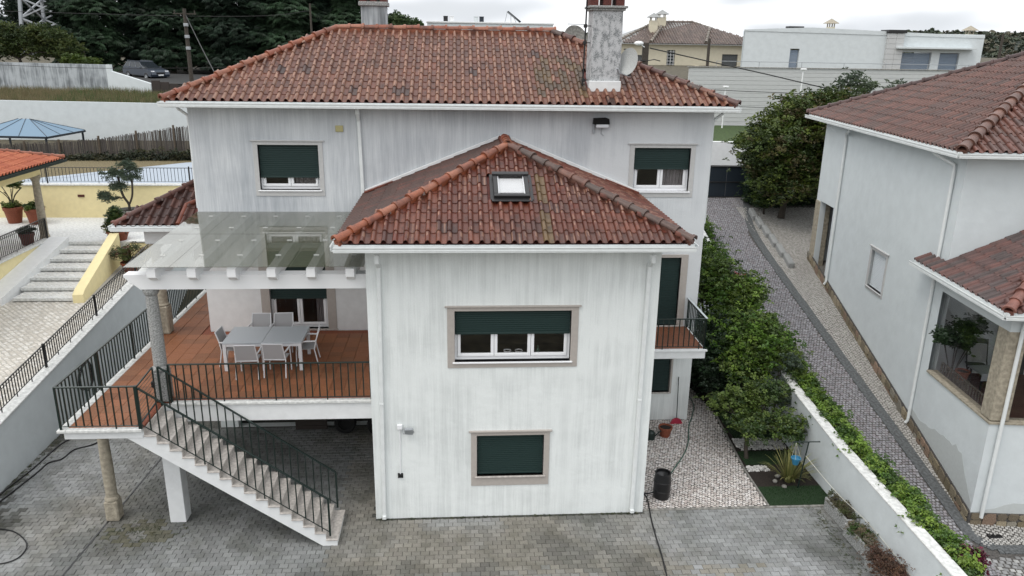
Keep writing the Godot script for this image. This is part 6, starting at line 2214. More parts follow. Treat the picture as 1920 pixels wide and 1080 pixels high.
func build_driveway() -> void:
	var d := MB.new()
	d.poly([Vector3(11.45, ramp_y(0, 1.25), 1.25), Vector3(17.0, ramp_y(0, 1.25), 1.25), Vector3(17.0, ramp_y(0, -18.5), -18.5), Vector3(11.45, ramp_y(0, -18.5), -18.5)])
	d.poly([Vector3(11.45, ramp_y(0, 1.25), 5.0), Vector3(24.0, ramp_y(0, 1.25), 5.0), Vector3(24.0, ramp_y(0, 1.25), 1.25), Vector3(11.45, ramp_y(0, 1.25), 1.25)])
	d.poly([Vector3(17.0, ramp_y(0, -9), -9), Vector3(24.0, ramp_y(0, -9), -9), Vector3(24.0, ramp_y(0, -18.5), -18.5), Vector3(17.0, ramp_y(0, -18.5), -18.5)])
	var drive := struct("driveway", d, mats.joint_sand)
	var grey := [Color(0.25, 0.245, 0.265), Color(0.28, 0.275, 0.295), Color(0.23, 0.225, 0.24), Color(0.31, 0.305, 0.32), Color(0.26, 0.24, 0.255)]
	stones("driveway_stones", drive, func(x, z): return x < 13.72 + maxf(0, (-14.0 - z)) * 0.3, Rect2(11.9, -17.5, 3.2, 21.5), 0.09, 0.0, ramp_y, grey, 0.03, 0.13)
	stones("driveway_stones", drive, func(x, z): return z > 2.0, Rect2(13.6, 1.9, 4.2, 2.6), 0.13, 0.3, ramp_y, [Color(0.30, 0.30, 0.30), Color(0.38, 0.38, 0.37), Color(0.24, 0.24, 0.24)], 0.03, 0.2)
	var b := MB.new()
	var pts := [Vector3(14.75, 0, -17.3), Vector3(14.1, 0, -15.0), Vector3(13.9, 0, -12.5), Vector3(13.88, 0, -8.0), Vector3(13.88, 0, 0.6), Vector3(13.92, 0, 1.2), Vector3(14.15, 0, 1.6), Vector3(14.6, 0, 1.72), Vector3(18.0, 0, 1.72)]
	for i in pts.size():
		pts[i].y = ramp_y(0, pts[i].z) + 0.012
	var cp := curve_pts(pts, 4)
	for i in cp.size() - 1:
		b.bar(cp[i], cp[i + 1], 0.30, 0.03)
	struct("smooth_band", b, mats.band)
	var sw := struct("side_pavement", MB_plane([Vector3(14.0, ramp_y(0, 1.2) + 0.006, 1.2), Vector3(14.1, ramp_y(0, 1.2) + 0.006, 1.2), Vector3(17.5, ramp_y(0, -18.0) + 0.006, -18.0), Vector3(14.0, ramp_y(0, -18.0) + 0.006, -18.0)]), mats.joint_mid)
	stones("pavement_stones", sw, func(x, z): return x > 14.03 and x < base_x(z) - 0.02 + (2.6 if z < -11.8 else 0.0), Rect2(14.0, -16.5, 3.6, 17.8), 0.085, 0.5, ramp_y, [Color(0.40, 0.385, 0.36), Color(0.44, 0.425, 0.40), Color(0.37, 0.355, 0.33)], 0.05, 0.08)
	stones("pavement_stones", sw, func(x, z): return z > 0.75, Rect2(14.0, 0.72, 4.0, 0.85), 0.085, 0.5, ramp_y, [Color(0.36, 0.35, 0.33), Color(0.42, 0.41, 0.39)], 0.05, 0.14)
	var gr := MB.new()
	gr.span(Vector3(14.25, -0.085, 0.98), Vector3(14.6, -0.068, 1.3), 0.004)
	for k in 8:
		gr.span(Vector3(14.27 + k * 0.042, -0.068, 1.0), Vector3(14.285 + k * 0.042, -0.058, 1.28))
	tag(part("drain_grate", gr, mats.iron_black), "square dark drain grate in the pavement at the right house corner", "drain grate")
	var lk := thing("low_stone_kerb", "low mossy stone kerb wall dividing driveway from the parking bay", "kerb wall")
	for i in 6:
		var za := -16.0 + i * 0.8
		var k := MB.new()
		k.bar(Vector3(14.5, ramp_y(0, za) + 0.1, za), Vector3(14.42, ramp_y(0, za + 0.78) + 0.1, za + 0.78), 0.22, 0.28, 0.03)
		part("block", k, mats.stone_grey, lk)
	# gate across the top of the driveway
	var g := thing("driveway_gate", "dark grey sheet metal gate closing the top of the driveway", "gate", Vector3(11.9, 4.36, -17.6))
	for i in 3:
		var pm := MB.new()
		pm.span(Vector3(i * 0.98, 0.05, -0.02), Vector3(i * 0.98 + 0.965, 1.35, 0.02), 0.006)
		part("gate_panel", pm, mats.frame_navy, g)
	var fr := MB.new()
	for y in [0.03, 0.7, 1.38]:
		fr.bar(Vector3(0, y, 0.03), Vector3(2.95, y, 0.03), 0.05, 0.05, 0.005)
	part("gate_frame", fr, mats.iron_black, g)
	for x in [-0.08, 3.03]:
		var po := MB.new()
		po.box(Vector3(x, 0.75, 0), Vector3(0.13, 1.5, 0.13), 0.01)
		part("post", po, mats.iron_black, g)
	# the street wall behind it, with a strip of grass
	var st := MB.new()
	st.quad(Vector3(5, 4.45, -18.0), Vector3(40, 4.2, -18.0), Vector3(40, 4.6, -25.2), Vector3(5, 4.8, -25.2))
	struct("street", st, mats.asphalt)
	var sw2 := thing("street_wall", "white street wall with grass behind it, beyond the driveway gate", "wall")
	var sm := MB.new()
	sm.prism(PackedVector2Array([Vector2(8, 4.0), Vector2(40, 4.0), Vector2(40, 5.75), Vector2(8, 6.05)]), -25.3, -25.0)
	part("wall_body", sm, mats.plaster_plain, sw2)
	var gs := MB.new()
	gs.quad(Vector3(8, 5.5, -25.3), Vector3(45, 5.3, -25.3), Vector3(45, 5.75, -35.9), Vector3(8, 5.85, -35.9))
	struct("grass_strip", gs, mats.lawn_far)


func MB_plane(pts: Array) -> MB:
	var m := MB.new()
	m.poly(pts)
	return m


func build_right_house() -> void:
	var turn := deg_to_rad(-6.0)
	var h := thing("right_house", "pale blue grey neighbouring house on the right with brown tiled roof", "house", Vector3(14.04, 0, 0.8), turn)
	var wt := 8.32
	var far := -12.75
	var wz := -2.98     # front wall of the upper floor
	# side wall: x = 0, seen from the left. Its face frame runs from back to front
	var t := Transform3D(Basis(Vector3.BACK, Vector3.UP, Vector3.LEFT), Vector3(0, 0, far))
	var w := MB.new()
	wall_face(w, t, wz - far, wt, [Rect2(0.45, 2.4, 1.3, 3.0), Rect2(5.35, 3.68, 1.05, 1.15)], 0.2)
	w.quad(Vector3(0, 4.9, wz), Vector3(9, 4.9, wz), Vector3(9, wt, wz), Vector3(0, wt, wz))
	w.quad(Vector3(9, 0, far), Vector3(0, 0, far), Vector3(0, wt, far), Vector3(9, wt, far))
	w.quad(Vector3(9, 0, 0), Vector3(9, 0, far), Vector3(9, wt, far), Vector3(9, wt, 0))
	# porch parapets
	w.span(Vector3(0.0, 0.05, wz + 0.002), Vector3(0.2, 2.62, 0.0))
	w.span(Vector3(0.202, 0.05, -0.2), Vector3(6.0, 2.62, 0.0))
	w.span(Vector3(0.0, 4.85, wz + 0.002), Vector3(0.22, 5.38, 0.0))
	w.span(Vector3(0.222, 4.85, -0.22), Vector3(6.0, 5.38, 0.0))
	part("wall", w, mats.plaster_cool, h)
	var back := MB.new()
	back.span(Vector3(0.2, 1.5, -4.85), Vector3(9, 4.98, -4.7))
	back.span(Vector3(0.2, 4.9, -4.698), Vector3(9, 4.98, wz - 0.002))
	part("porch_wall", back, mats.plaster_cool, h)
	var fl := MB.new()
	fl.span(Vector3(0.2, 1.75, -4.69), Vector3(6.0, 1.9, -0.2))
	part("porch_floor", fl, mats.terracotta_red, h)
	var inn := MB.new()
	inn.span(Vector3(0.22, 8.2, far + 0.02), Vector3(8.98, 8.3, wz - 0.02))
	inn.span(Vector3(2.6, 1.0, far + 0.02), Vector3(2.7, 8.18, -4.9))
	part("inner_walls", inn, mats.room, h)
	# damp patches at the foot of the render, with their ragged outline
	var dm := MB.new()
	var pts := PackedVector2Array([Vector2(0.0, 0.36)])
	for i in 24:
		var a := i / 23.0
		pts.append(Vector2(3.4 * a, 0.36 + 0.81 * a + (0.62 + 0.35 * sin(a * 5.0)) * (1.0 - a * 0.35) * rnd(0.8, 1.05) * (0.25 + minf(a * 4.0, 0.75))))
	pts.append(Vector2(3.4, 1.17))
	dm.prism(pts, 0.0, 0.004, Transform3D(Basis(Vector3.FORWARD, Vector3.UP, Vector3.LEFT), Vector3(0, 0, -0.05)))
	var pts2 := PackedVector2Array([Vector2(0.15, 0.3)])
	for i in 16:
		var a := i / 15.0
		pts2.append(Vector2(0.15 + 3.0 * a, 0.32 + 0.38 * rnd(0.6, 1.0) * sin(minf(a * 3.0, 1.57))))
	pts2.append(Vector2(3.15, 0.3))
	dm.prism(pts2, 0.0, 0.004, Transform3D(Basis(), Vector3.ZERO))
	part("damp_patch", dm, mats.plaster_damp, h)
	# window with a closed white shutter
	window(h, "window", t * Transform3D(Basis(), Vector3(5.35, 3.68, 0)), 1.05, 1.15, 1, 1.12, {"border": 0.1, "low": 0.12, "shutter": "pale_shutter", "stone": "surround_pale", "sill": "surround_pale"})
	# stone plinth of crazy paving: every stone a piece
	var pl := MB.new()
	pl.prism(PackedVector2Array([Vector2(0.0, -0.4), Vector2(0.0, 0.33), Vector2(12.7, 3.35), Vector2(12.7, 2.3)]), 0.004, 0.03, Transform3D(Basis(Vector3.FORWARD, Vector3.UP, Vector3.LEFT), Vector3.ZERO))
	pl.span(Vector3(-0.03, -0.4, 0.004), Vector3(6, 0.3, 0.03))
	var plinth := part("stone_plinth", pl, mats.joint_sand, h)
	var hues := [Color(0.34, 0.28, 0.18), Color(0.40, 0.34, 0.24), Color(0.28, 0.23, 0.16), Color(0.40, 0.28, 0.20), Color(0.36, 0.33, 0.27), Color(0.44, 0.37, 0.26)]
	for side in 2:
		var n := 46 if side == 0 else 22
		var x := 0.02
		for i in n:
			var wd := rnd(0.2, 0.34)
			var split := rng.randf() < 0.7
			for row in (2 if split else 1):
				var hh := 0.36 if not split else 0.175
				var m := MB.new()
				m.col = hues[rng.randi() % hues.size()] * rnd(0.75, 1.15)
				var o := PackedVector2Array()
				for k in 7:
					var an := TAU * k / 7 + rnd(-0.25, 0.25)
					o.append(Vector2(clampf(cos(an) * 0.62, -0.49, 0.49) * wd, clampf(sin(an) * 0.66, -0.48, 0.48) * hh))
				m.prism(o, 0.0, rnd(0.018, 0.034))
				var y := (0.18 if not split else 0.09 + 0.185 * row) - 0.02
				if side == 0:
					part("stone", m, mats.stone_piece, plinth, Transform3D(Basis(Vector3(0, 0.2313, -0.9729), Vector3.UP, Vector3.LEFT), Vector3(-0.03, y - 0.05 + (x + wd / 2) * 0.2378, -(x + wd / 2))))
				else:
					part("stone", m, mats.stone_piece, plinth, Transform3D(Basis(), Vector3(x + wd / 2, y - 0.04, 0.03)))
			x += wd + 0.012
	# carport corner pillar
	var cp := MB.new()
	cp.span(Vector3(-0.03, 2.2, far - 0.02), Vector3(0.4, 5.38, far + 0.43), 0.02)
	part("stone_pillar", cp, mats.stone_warm, h)
	# corner pillar of the porch
	var pp := MB.new()
	pp.span(Vector3(-0.012, 2.7, -0.42), Vector3(0.4, 4.86, 0.012), 0.015)
	part("stone_pillar", pp, mats.stone_warm, h)
	var sill := MB.new()
	sill.span(Vector3(-0.04, 2.62, wz + 0.003), Vector3(0.24, 2.68, 0.04), 0.008)
	sill.span(Vector3(0.242, 2.62, -0.24), Vector3(6.0, 2.68, 0.04), 0.008)
	part("parapet_sill", sill, mats.stone_warm, h)
	var dr := MB.new()
	dr.span(Vector3(2.65, 1.91, -4.699), Vector3(3.6, 4.1, -4.65), 0.01)
	part("porch_door", dr, mats.frame_navy, h)
	right_roofs(h, wt, far, wz)
	# downpipes
	for p in [[-10.6, 8.3, 2.75], [-3.4, 8.3, 0.95]]:
		var m := MB.new()
		m.tube([Vector3(-0.4, 8.36, p[0] + (0.9 if p[0] < -5 else -0.7)), Vector3(-0.3, 8.22, p[0] + (0.8 if p[0] < -5 else -0.6)), Vector3(-0.07, 8.02, p[0]), Vector3(-0.06, 7.8, p[0]), Vector3(-0.06, p[2] + 0.05, p[0]), Vector3(-0.12, p[2] - 0.05, p[0])], 0.045, 8)
		part("downpipe", m, mats.gutter_white, h)
	var m2 := MB.new()
	m2.tube([Vector3(0.18, 5.3, 0.32), Vector3(0.24, 5.1, 0.1), Vector3(0.24, 4.9, 0.06), Vector3(0.24, 0.2, 0.06)], 0.045, 8)
	part("downpipe", m2, mats.gutter_white, h)
	var aw := MB.new()
	aw.span(Vector3(2.2, 7.2, wz + 0.02), Vector3(4.6, 7.3, wz + 0.5), 0.01)
	aw.box(Vector3(3.4, 6.9, wz + 0.75), Vector3(2.3, 0.02, 1.1), 0.0, Basis(Vector3.RIGHT, 0.7))
	part("awning", aw, mats.white_paint, h)
	# the porch is glazed
	var gz := MB.new()
	gz.span(Vector3(0.09, 2.69, wz + 0.02), Vector3(0.102, 4.84, -0.43))
	part("glazing", gz, mats.glass, h)
	var gz2 := MB.new()
	gz2.span(Vector3(0.42, 2.69, -0.11), Vector3(5.9, 4.84, -0.098))
	part("glazing", gz2, mats.glass, h)
	# things on the porch
	var loc := func(p: Vector3) -> Vector3: return h.transform * p
	var pc := thing("porch_plant", "leafy potted plant at the end of the right house's porch", "plant", loc.call(Vector3(0.62, 1.9, -3.0)))
	flowerpot(pc, 0.3, 0.45, mats.terracotta_red)
	var sm := MB.new()
	for i in 6:
		var an := i * 1.05
		sm.tube([Vector3(0, 0.4, 0), Vector3(cos(an) * 0.15, 1.0, sin(an) * 0.15), Vector3(cos(an) * 0.4, 1.7, sin(an) * 0.4)], 0.015, 5)
	part("stems", sm, mats.bark, pc)
	crown(pc, [[Vector3(0, 1.75, 0), Vector3(0.32, 0.32, 0.32)], [Vector3(-0.5, 1.8, 0.4), Vector3(0.25, 0.1, 0.12)], [Vector3(0.45, 1.95, 0), Vector3(0.2, 0.12, 0.15)]], 130, leaf_mesh(0.13, 0.07).mesh(), G_DARK, {"clump": 0.1, "called": "leaves"})
	var op := thing("orange_pot", "small orange pot on a stand below the porch plant", "pot", loc.call(Vector3(0.6, 2.66, -2.45)))
	flowerpot(op, 0.17, 0.24, mats.terracotta)
	var os := MB.new()
	os.box(Vector3(0, -0.35, 0), Vector3(0.3, 0.7, 0.3), 0.01)
	part("stand", os, mats.timber, op)
	var ch := thing("porch_chair", "dark folding chair on the right house's porch", "chair", loc.call(Vector3(1.95, 1.9, -4.15)), 2.9)
	var c1 := MB.new()
	for x in [-0.26, 0.26]:
		c1.tube([Vector3(x, 0, -0.25), Vector3(x, 0.6, 0.1), Vector3(x, 1.15, 0.28)], 0.02, 6)
		c1.tube([Vector3(x, 0, 0.3), Vector3(x, 0.5, -0.2)], 0.02, 6)
	part("frame", c1, mats.iron_black, ch)
	var c2 := MB.new()
	c2.box(Vector3(0, 0.46, 0), Vector3(0.5, 0.03, 0.45), 0.008)
	part("seat", c2, mats.band, ch)
	var c3 := MB.new()
	c3.box(Vector3(0, 0.78, 0.16), Vector3(0.5, 0.5, 0.02), 0.004, Basis(Vector3.RIGHT, 0.3))
	part("backrest", c3, mats.chair_mesh, ch)
	var hd := MB.new()
	hd.box(Vector3(0, 1.1, 0.27), Vector3(0.56, 0.14, 0.04), 0.01, Basis(Vector3.RIGHT, 0.3))
	part("headrest", hd, mats.iron_black, ch)
	var tb := thing("porch_table", "small table with pale cloth on the right house's porch", "table", loc.call(Vector3(1.75, 1.9, -3.3)))
	var t1 := MB.new()
	t1.box(Vector3(0, 0.68, 0), Vector3(0.75, 0.04, 0.6), 0.01)
	t1.prism(PackedVector2Array([Vector2(-0.38, 0.5), Vector2(0.38, 0.5), Vector2(0.38, 0.68), Vector2(-0.38, 0.68)]), 0.302, 0.31)
	part("cloth", t1, mats.table_grey, tb)
	for x in [-0.3, 0.3]:
		for z in [-0.24, 0.24]:
			var l := MB.new()
			l.span(Vector3(x - 0.02, 0, z - 0.02), Vector3(x + 0.02, 0.66, z + 0.02))
			part("leg", l, mats.iron_black, tb)
	var rl := thing("porch_rail", "low brown slatted railing inside the porch parapet", "railing", Vector3(14.04, 0, 0.8), turn)
	rail_run(rl, Vector3(0.3, 2.3, -2.9), Vector3(0.3, 2.3, -0.5), {"h": 0.62, "gap": 0.12, "mat": "timber", "r": 0.014})


func right_roofs(h: Node3D, wt: float, far: float, wz: float) -> void:
	var tl := tile_variants(even([Color(0.205, 0.092, 0.070), Color(0.185, 0.085, 0.066), Color(0.225, 0.096, 0.072), Color(0.165, 0.09, 0.076)]))
	var e := Vector3(-0.38, wt + 0.1, wz + 0.38)      # near left corner of the eave
	var ef := Vector3(-0.38, wt + 0.1, far - 0.9)
	var l := e.z - ef.z
	var run := l / 2
	var rise := run * 0.46
	var top := Vector3(e.x + run, e.y + rise, (e.z + ef.z) / 2)
	var d := MB.new()
	var xr := 14.0
	d.poly([ef, e, top])
	d.poly([e, Vector3(xr, e.y, e.z), Vector3(xr, top.y, top.z), top])
	d.poly([Vector3(xr, e.y, ef.z), ef, top, Vector3(xr, top.y, top.z)])
	d.poly([ef, Vector3(xr, e.y, ef.z), Vector3(xr, e.y, e.z), e])
	var roof := part("roof", d, mats.terracotta_red, h)
	var b := MB.new()
	var sl := Vector2(run, rise).length()
	for p in tile_places(ef, Vector3.BACK, Vector3(run, rise, 0).normalized(), l, sl, PackedVector2Array([Vector2(0, -1), Vector2(l, -1), Vector2(l, 0), Vector2(l / 2, sl), Vector2(0, 0)]), 0.222, 0.4):
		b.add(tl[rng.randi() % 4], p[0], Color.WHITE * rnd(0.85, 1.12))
	for p in tile_places(e, Vector3.RIGHT, Vector3(0, rise, -run).normalized(), 9.0, sl, PackedVector2Array([Vector2(0, -1), Vector2(9, -1), Vector2(9, sl), Vector2(run, sl), Vector2(0, 0)]), 0.222, 0.4):
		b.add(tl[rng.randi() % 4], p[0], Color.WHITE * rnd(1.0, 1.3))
	stuff(part("tiles", b, mats.tile, roof))
	var hue := [Color(0.26, 0.125, 0.09), Color(0.22, 0.11, 0.085), Color(0.30, 0.15, 0.11)]
	ridge_run(roof, top + Vector3(0, 0.05, 0), e + Vector3(0, 0.04, 0), hue, 0.14, 0.42)
	ridge_run(roof, top + Vector3(0, 0.05, 0), ef + Vector3(0, 0.04, 0), [Color(0.10, 0.05, 0.045), Color(0.13, 0.065, 0.055)], 0.12, 0.42)
	ridge_run(roof, Vector3(xr, top.y + 0.05, top.z), top + Vector3(0, 0.05, 0), hue, 0.12, 0.42)
	var s := MB.new()
	s.span(Vector3(-0.34, wt - 0.02, far - 0.86), Vector3(9, wt + 0.06, wz + 0.34))
	part("soffit", s, mats.plaster_plain, h)
	var g := MB.new()
	gutter(g, Vector3(e.x - 0.02, wt - 0.02, ef.z), Vector3(e.x - 0.02, wt - 0.02, e.z + 0.1), Vector3.LEFT)
	gutter(g, Vector3(e.x - 0.1, wt - 0.02, e.z), Vector3(9, wt - 0.02, e.z), Vector3.BACK)
	part("gutter", g, mats.gutter_white, h)
	# porch roof
	var pe := Vector3(-0.38, 5.42, 0.42)
	var pb := Vector3(-0.38, 5.42, -3.9)
	var pl := pe.z - pb.z
	var pr := 2.6
	var ph := 1.25
	var pt := Vector3(pe.x + pr, pe.y + ph, pe.z - pr)
	var pd := MB.new()
	pd.poly([pb, pe, pt, Vector3(pt.x, pt.y, pb.z)])
	pd.poly([pe, Vector3(7, pe.y, pe.z), Vector3(7, pt.y, pt.z), pt])
	pd.poly([pb, Vector3(7, pe.y, pb.z), Vector3(7, pe.y, pe.z), pe])
	var proof := part("porch_roof", pd, mats.terracotta_red, h)
	var psl := Vector2(pr, ph).length()
	var pb2 := MB.new()
	var n := 0
	var pm := tl.map(func(m): return m.mesh())
	var pink := tile_variants(even([Color(0.19, 0.092, 0.08), Color(0.165, 0.085, 0.076), Color(0.215, 0.088, 0.072), Color(0.125, 0.083, 0.08)]))
	var pkm := pink.map(func(m): return m.mesh())
	for p in tile_places(pb, Vector3.BACK, Vector3(pr, ph, 0).normalized(), pl, psl, PackedVector2Array([Vector2(0, -1), Vector2(pl, -1), Vector2(pl, 0), Vector2(pl - pr, psl), Vector2(0, psl)])):
		var at: Vector3 = p[0].origin
		if at.z < wz - 0.05 and at.x > -0.1:
			continue
		part("tile", pkm[rng.randi() % 4], mats.tile, proof, p[0])
	for p in tile_places(pe, Vector3.RIGHT, Vector3(0, ph, -pr).normalized(), 5.0, psl, PackedVector2Array([Vector2(0, -1), Vector2(5, -1), Vector2(5, psl), Vector2(pr, psl), Vector2(0, 0)])):
		pb2.add(pink[rng.randi() % 3], p[0])
	stuff(part("tiles", pb2, mats.tile, proof))
	ridge_run(proof, pt + Vector3(0, 0.04, 0), pe + Vector3(0, 0.04, 0), [Color(0.38, 0.15, 0.11), Color(0.32, 0.13, 0.10)], 0.12)
	var pg := MB.new()
	gutter(pg, Vector3(pe.x - 0.02, 5.3, pb.z), Vector3(pe.x - 0.02, 5.3, pe.z + 0.1), Vector3.LEFT)
	gutter(pg, Vector3(pe.x - 0.1, 5.3, pe.z), Vector3(6, 5.3, pe.z), Vector3.BACK)
	part("gutter", pg, mats.gutter_white, h)


# ---------------------------------------------------------------- farther things
func ground_y(x: float, z: float) -> float:
	var zl := [20.0, -12.0, -16.0, -21.9, -22.5, -30.0, -38.0, -38.5, -44.0, -58.0, -75.0, -130.0, -400.0, -3000.0]
	var yl := [-0.5, -0.5, 0.9, 2.0, 3.7, 3.9, 4.3, 6.25, 6.9, 7.2, 7.8, 8.6, 9.0, 9.0]
	var yr := [-0.6, -0.6, -0.4, 0.5, 3.9, 5.1, 5.4, 8.7, 8.8, 8.9, 9.0, 9.2, 9.0, 9.0]
	var i := 0
	while i < zl.size() - 2 and z < zl[i + 1]:
		i += 1
	var k := clampf((zl[i] - z) / (zl[i] - zl[i + 1]), 0, 1)
	var s := smoothstep(-2.0, 8.0, x)
	return lerpf(lerpf(yl[i], yl[i + 1], k), lerpf(yr[i], yr[i + 1], k), s)


func build_ground() -> void:
	var xs := [-2500.0, -800.0, -300.0, -120.0, -60.0, -40.0, -30.0, -20.0, -12.0, -6.0, -2.0, 1.0, 4.0, 8.0, 14.0, 22.0, 32.0, 45.0, 60.0, 120.0, 300.0, 800.0, 2500.0]
	var zs := [400.0, 60.0, 20.0, 6.0, -6.0, -12.0, -14.0, -16.0, -18.5, -21.9, -22.5, -26.0, -30.0, -34.0, -38.0, -38.5, -41.0, -44.0, -50.0, -58.0, -66.0, -75.0, -100.0, -130.0, -200.0, -400.0, -900.0, -3000.0]
	var m := MB.new()
	for i in xs.size() - 1:
		for j in zs.size() - 1:
			var p := []
			for q in [[i, j], [i + 1, j], [i + 1, j + 1], [i, j + 1]]:
				p.append(Vector3(xs[q[0]], ground_y(xs[q[0]], zs[q[1]]), zs[q[1]]))
			m.quad(p[0], p[1], p[2], p[3])
	struct("ground", m, mats.ground)
	# distant wooded hill at the right
	var hl := MB.new()
	var ridge := noise(91, 0.01, 4)
	var n := 60
	for i in n:
		for j in 8:
			var q := []
			for k in [[i, j], [i + 1, j], [i + 1, j + 1], [i, j + 1]]:
				var x: float = 60.0 + k[0] * 9.0
				var f: float = k[1] / 8.0
				q.append(Vector3(x, 8.5 + sin(f * PI / 2) * (7.0 + 5.0 * ridge.get_noise_1d(x * 1.3) + 4.0 * smoothstep(90.0, 330.0, x)), -300.0 - f * 160.0))
			hl.quad(q[0], q[1], q[2], q[3])
	struct("hill", hl, mats.hill)
	var places := []
	var tints := []
	for i in 5000:
		var x := rnd(62.0, 580.0)
		var f := rng.randf()
		var y := 8.5 + sin(f * PI / 2) * (7.0 + 5.0 * ridge.get_noise_1d(x * 1.3) + 4.0 * smoothstep(90.0, 330.0, x))
		places.append(Transform3D(rand_turn().scaled(Vector3.ONE * rnd(2.0, 4.5)), Vector3(x, y + rnd(0.3, 1.4), -300.0 - f * 160.0)))
		tints.append([Color(0.035, 0.05, 0.03), Color(0.05, 0.065, 0.035), Color(0.08, 0.075, 0.05)][rng.randi() % 3] * rnd(0.7, 1.2))
	stuff(tag(many("distant_wood", leaf_mesh(0.6, 0.5, 8).mesh(), mats.needle, places, tints), "wooded ridge far off behind the roofs", "wood"))


func build_far_left() -> void:
	var rd := MB.new()
	rd.quad(Vector3(-60, 7.9, -52), Vector3(10, 6.9, -50), Vector3(10, 7.2, -62), Vector3(-60, 8.2, -63))
	struct("road", rd, mats.asphalt)
	build_car()
	# conifers
	var spray := MB.new()
	for k in 9:   # a drooping fan of scaly twigs
		var an := (k - 4) * 0.28
		var d := Vector3(sin(an), 0.0, cos(an))
		var s := Vector3(cos(an), 0, -sin(an)) * 0.07
		var l := 1.0 - absf(an) * 0.35
		spray.tri(Vector3(0, 0, 0) - s * 0.6, d * l * 0.6 + Vector3(0, -0.08, 0) + s, d * l + Vector3(0, -0.28, 0))
		spray.tri(Vector3(0, 0, 0) + s * 0.6, d * l + Vector3(0, -0.28, 0), d * l * 0.6 + Vector3(0, -0.08, 0) - s)
	var sm := spray.mesh()
	var spots := [[-36.5, -69, 12.0, 3.2], [-33.0, -66, 15.0, 3.4], [-29.5, -68, 17.0, 3.7], [-26.2, -66, 16.0, 3.5], [-23.0, -68, 18.0, 3.6], [-20.0, -66, 16.5, 3.4], [-17.2, -67, 17.5, 3.5], [-14.3, -66, 16.0, 3.4], [-11.6, -68, 15.5, 3.4], [-8.9, -66, 12.5, 3.3], [-6.6, -68, 9.5, 3.0], [-31.2, -73, 18.0, 3.6], [-24.6, -73, 19.0, 3.7], [-18.5, -73, 18.0, 3.7], [-12.8, -73, 16.5, 3.7]]
	var words := ["leftmost dark conifer of the row, behind the lattice pylon's right leg", "tall dark conifer right of the lattice pylon", "dark conifer above the stained wall's right half", "dark conifer left of the parked car's rear", "tall dark conifer behind the parked car", "dark conifer right behind the parked car's bonnet", "dark conifer just left of the wooden pole's guy wire", "dark conifer right of the wooden pole", "dark conifer behind the left roof hip", "lighter conifer at the thin pole left of the small chimney", "shortest conifer, beside the small left chimney", "second row conifer behind the pylon side", "second row conifer behind the parked car", "second row conifer behind the wooden pole", "second row conifer behind the roof's left ridge end"]
	for i in spots.size():
		var s: Array = spots[i]
		var t := thing("conifer", words[i], "conifer", Vector3(s[0], 7.3, s[1]), 0.0, "dark conifers beyond the road")
		var tr := MB.new()
		tr.tube([Vector3.ZERO, Vector3(0.05, s[2] * 0.5, 0), Vector3(0, s[2] * 0.97, 0)], [0.3, 0.18, 0.03], 7)
		part("trunk", tr, mats.bark, t)
		var places := []
		var tints := []
		var n := int(s[2] * 260)
		var hue: Color = [Color(0.013, 0.034, 0.014), Color(0.019, 0.044, 0.018), Color(0.010, 0.026, 0.013)][i % 3]
		if i == 9 or i == 10:
			hue = Color(0.022, 0.05, 0.02)
		for k in n:
			var f := pow(rng.randf(), 0.8)
			var y: float = s[2] * (0.05 + 0.95 * f)
			var rad: float = s[3] * (1.0 - f * f) * (0.75 + 0.25 * sin(y * 2.1 + i)) * 0.9
			var an := rnd(0, TAU)
			var inn := rnd(0.3, 1.0)
			places.append(Transform3D(Basis(Vector3.UP, an) * Basis(Vector3.RIGHT, rnd(-0.1, 0.5)) * Basis(Vector3.FORWARD, rnd(-0.5, 0.5)).scaled(Vector3.ONE * rnd(0.4, 0.95)), Vector3(sin(an) * rad * inn, y, cos(an) * rad * inn)))
			tints.append(hue * rnd(0.6, 1.5))
		stuff(many("crown", sm, mats.needle, places, tints, t))
	# shrubs and small trees at far left
	bush("broad_shrub", "big olive green shrub above the stained wall at far left", "shrub", Vector3(-32.5, 8.5, -50), Vector3(-32.5, 9.3, -50), [[Vector3(-30.6, 10.6, -50), Vector3(1.7, 1.3, 1.2)], [Vector3(-33.5, 10.4, -50), Vector3(1.8, 1.2, 1.2)], [Vector3(-28.8, 9.9, -50), Vector3(0.9, 0.8, 0.9)], [Vector3(-36, 10.5, -50), Vector3(1.6, 1.2, 1.2)]], 1000, [0.3, 0.10], [Color(0.045, 0.07, 0.018), Color(0.06, 0.085, 0.022), Color(0.03, 0.05, 0.015), Color(0.09, 0.11, 0.03)], 0.12, "", {"clump": 0.28})
	bush("low_shrub", "low yellow green shrub at the stained wall's top, right part", "shrub", Vector3(-26.0, 8.2, -46), Vector3(-26.0, 8.6, -46), [[Vector3(-26.6, 9.2, -46), Vector3(0.7, 0.35, 0.5)], [Vector3(-25.4, 9.05, -46), Vector3(0.7, 0.25, 0.5)]], 420, [0.18, 0.09], [Color(0.09, 0.13, 0.02), Color(0.06, 0.095, 0.018)], 0.05, "", {"clump": 0.12})
	bush("hazy_tree", "far bluish trees behind the lattice pylon's left leg", "tree", Vector3(-72, 8, -140), Vector3(-72, 11, -140), [[Vector3(-72, 13.0, -140), Vector3(4.0, 3.0, 3)], [Vector3(-80, 11.5, -140), Vector3(4, 2.0, 3)]], 1000, [0.9, 0.4], [Color(0.02, 0.04, 0.03), Color(0.03, 0.05, 0.035)], 0.3, "", {"clump": 0.8})
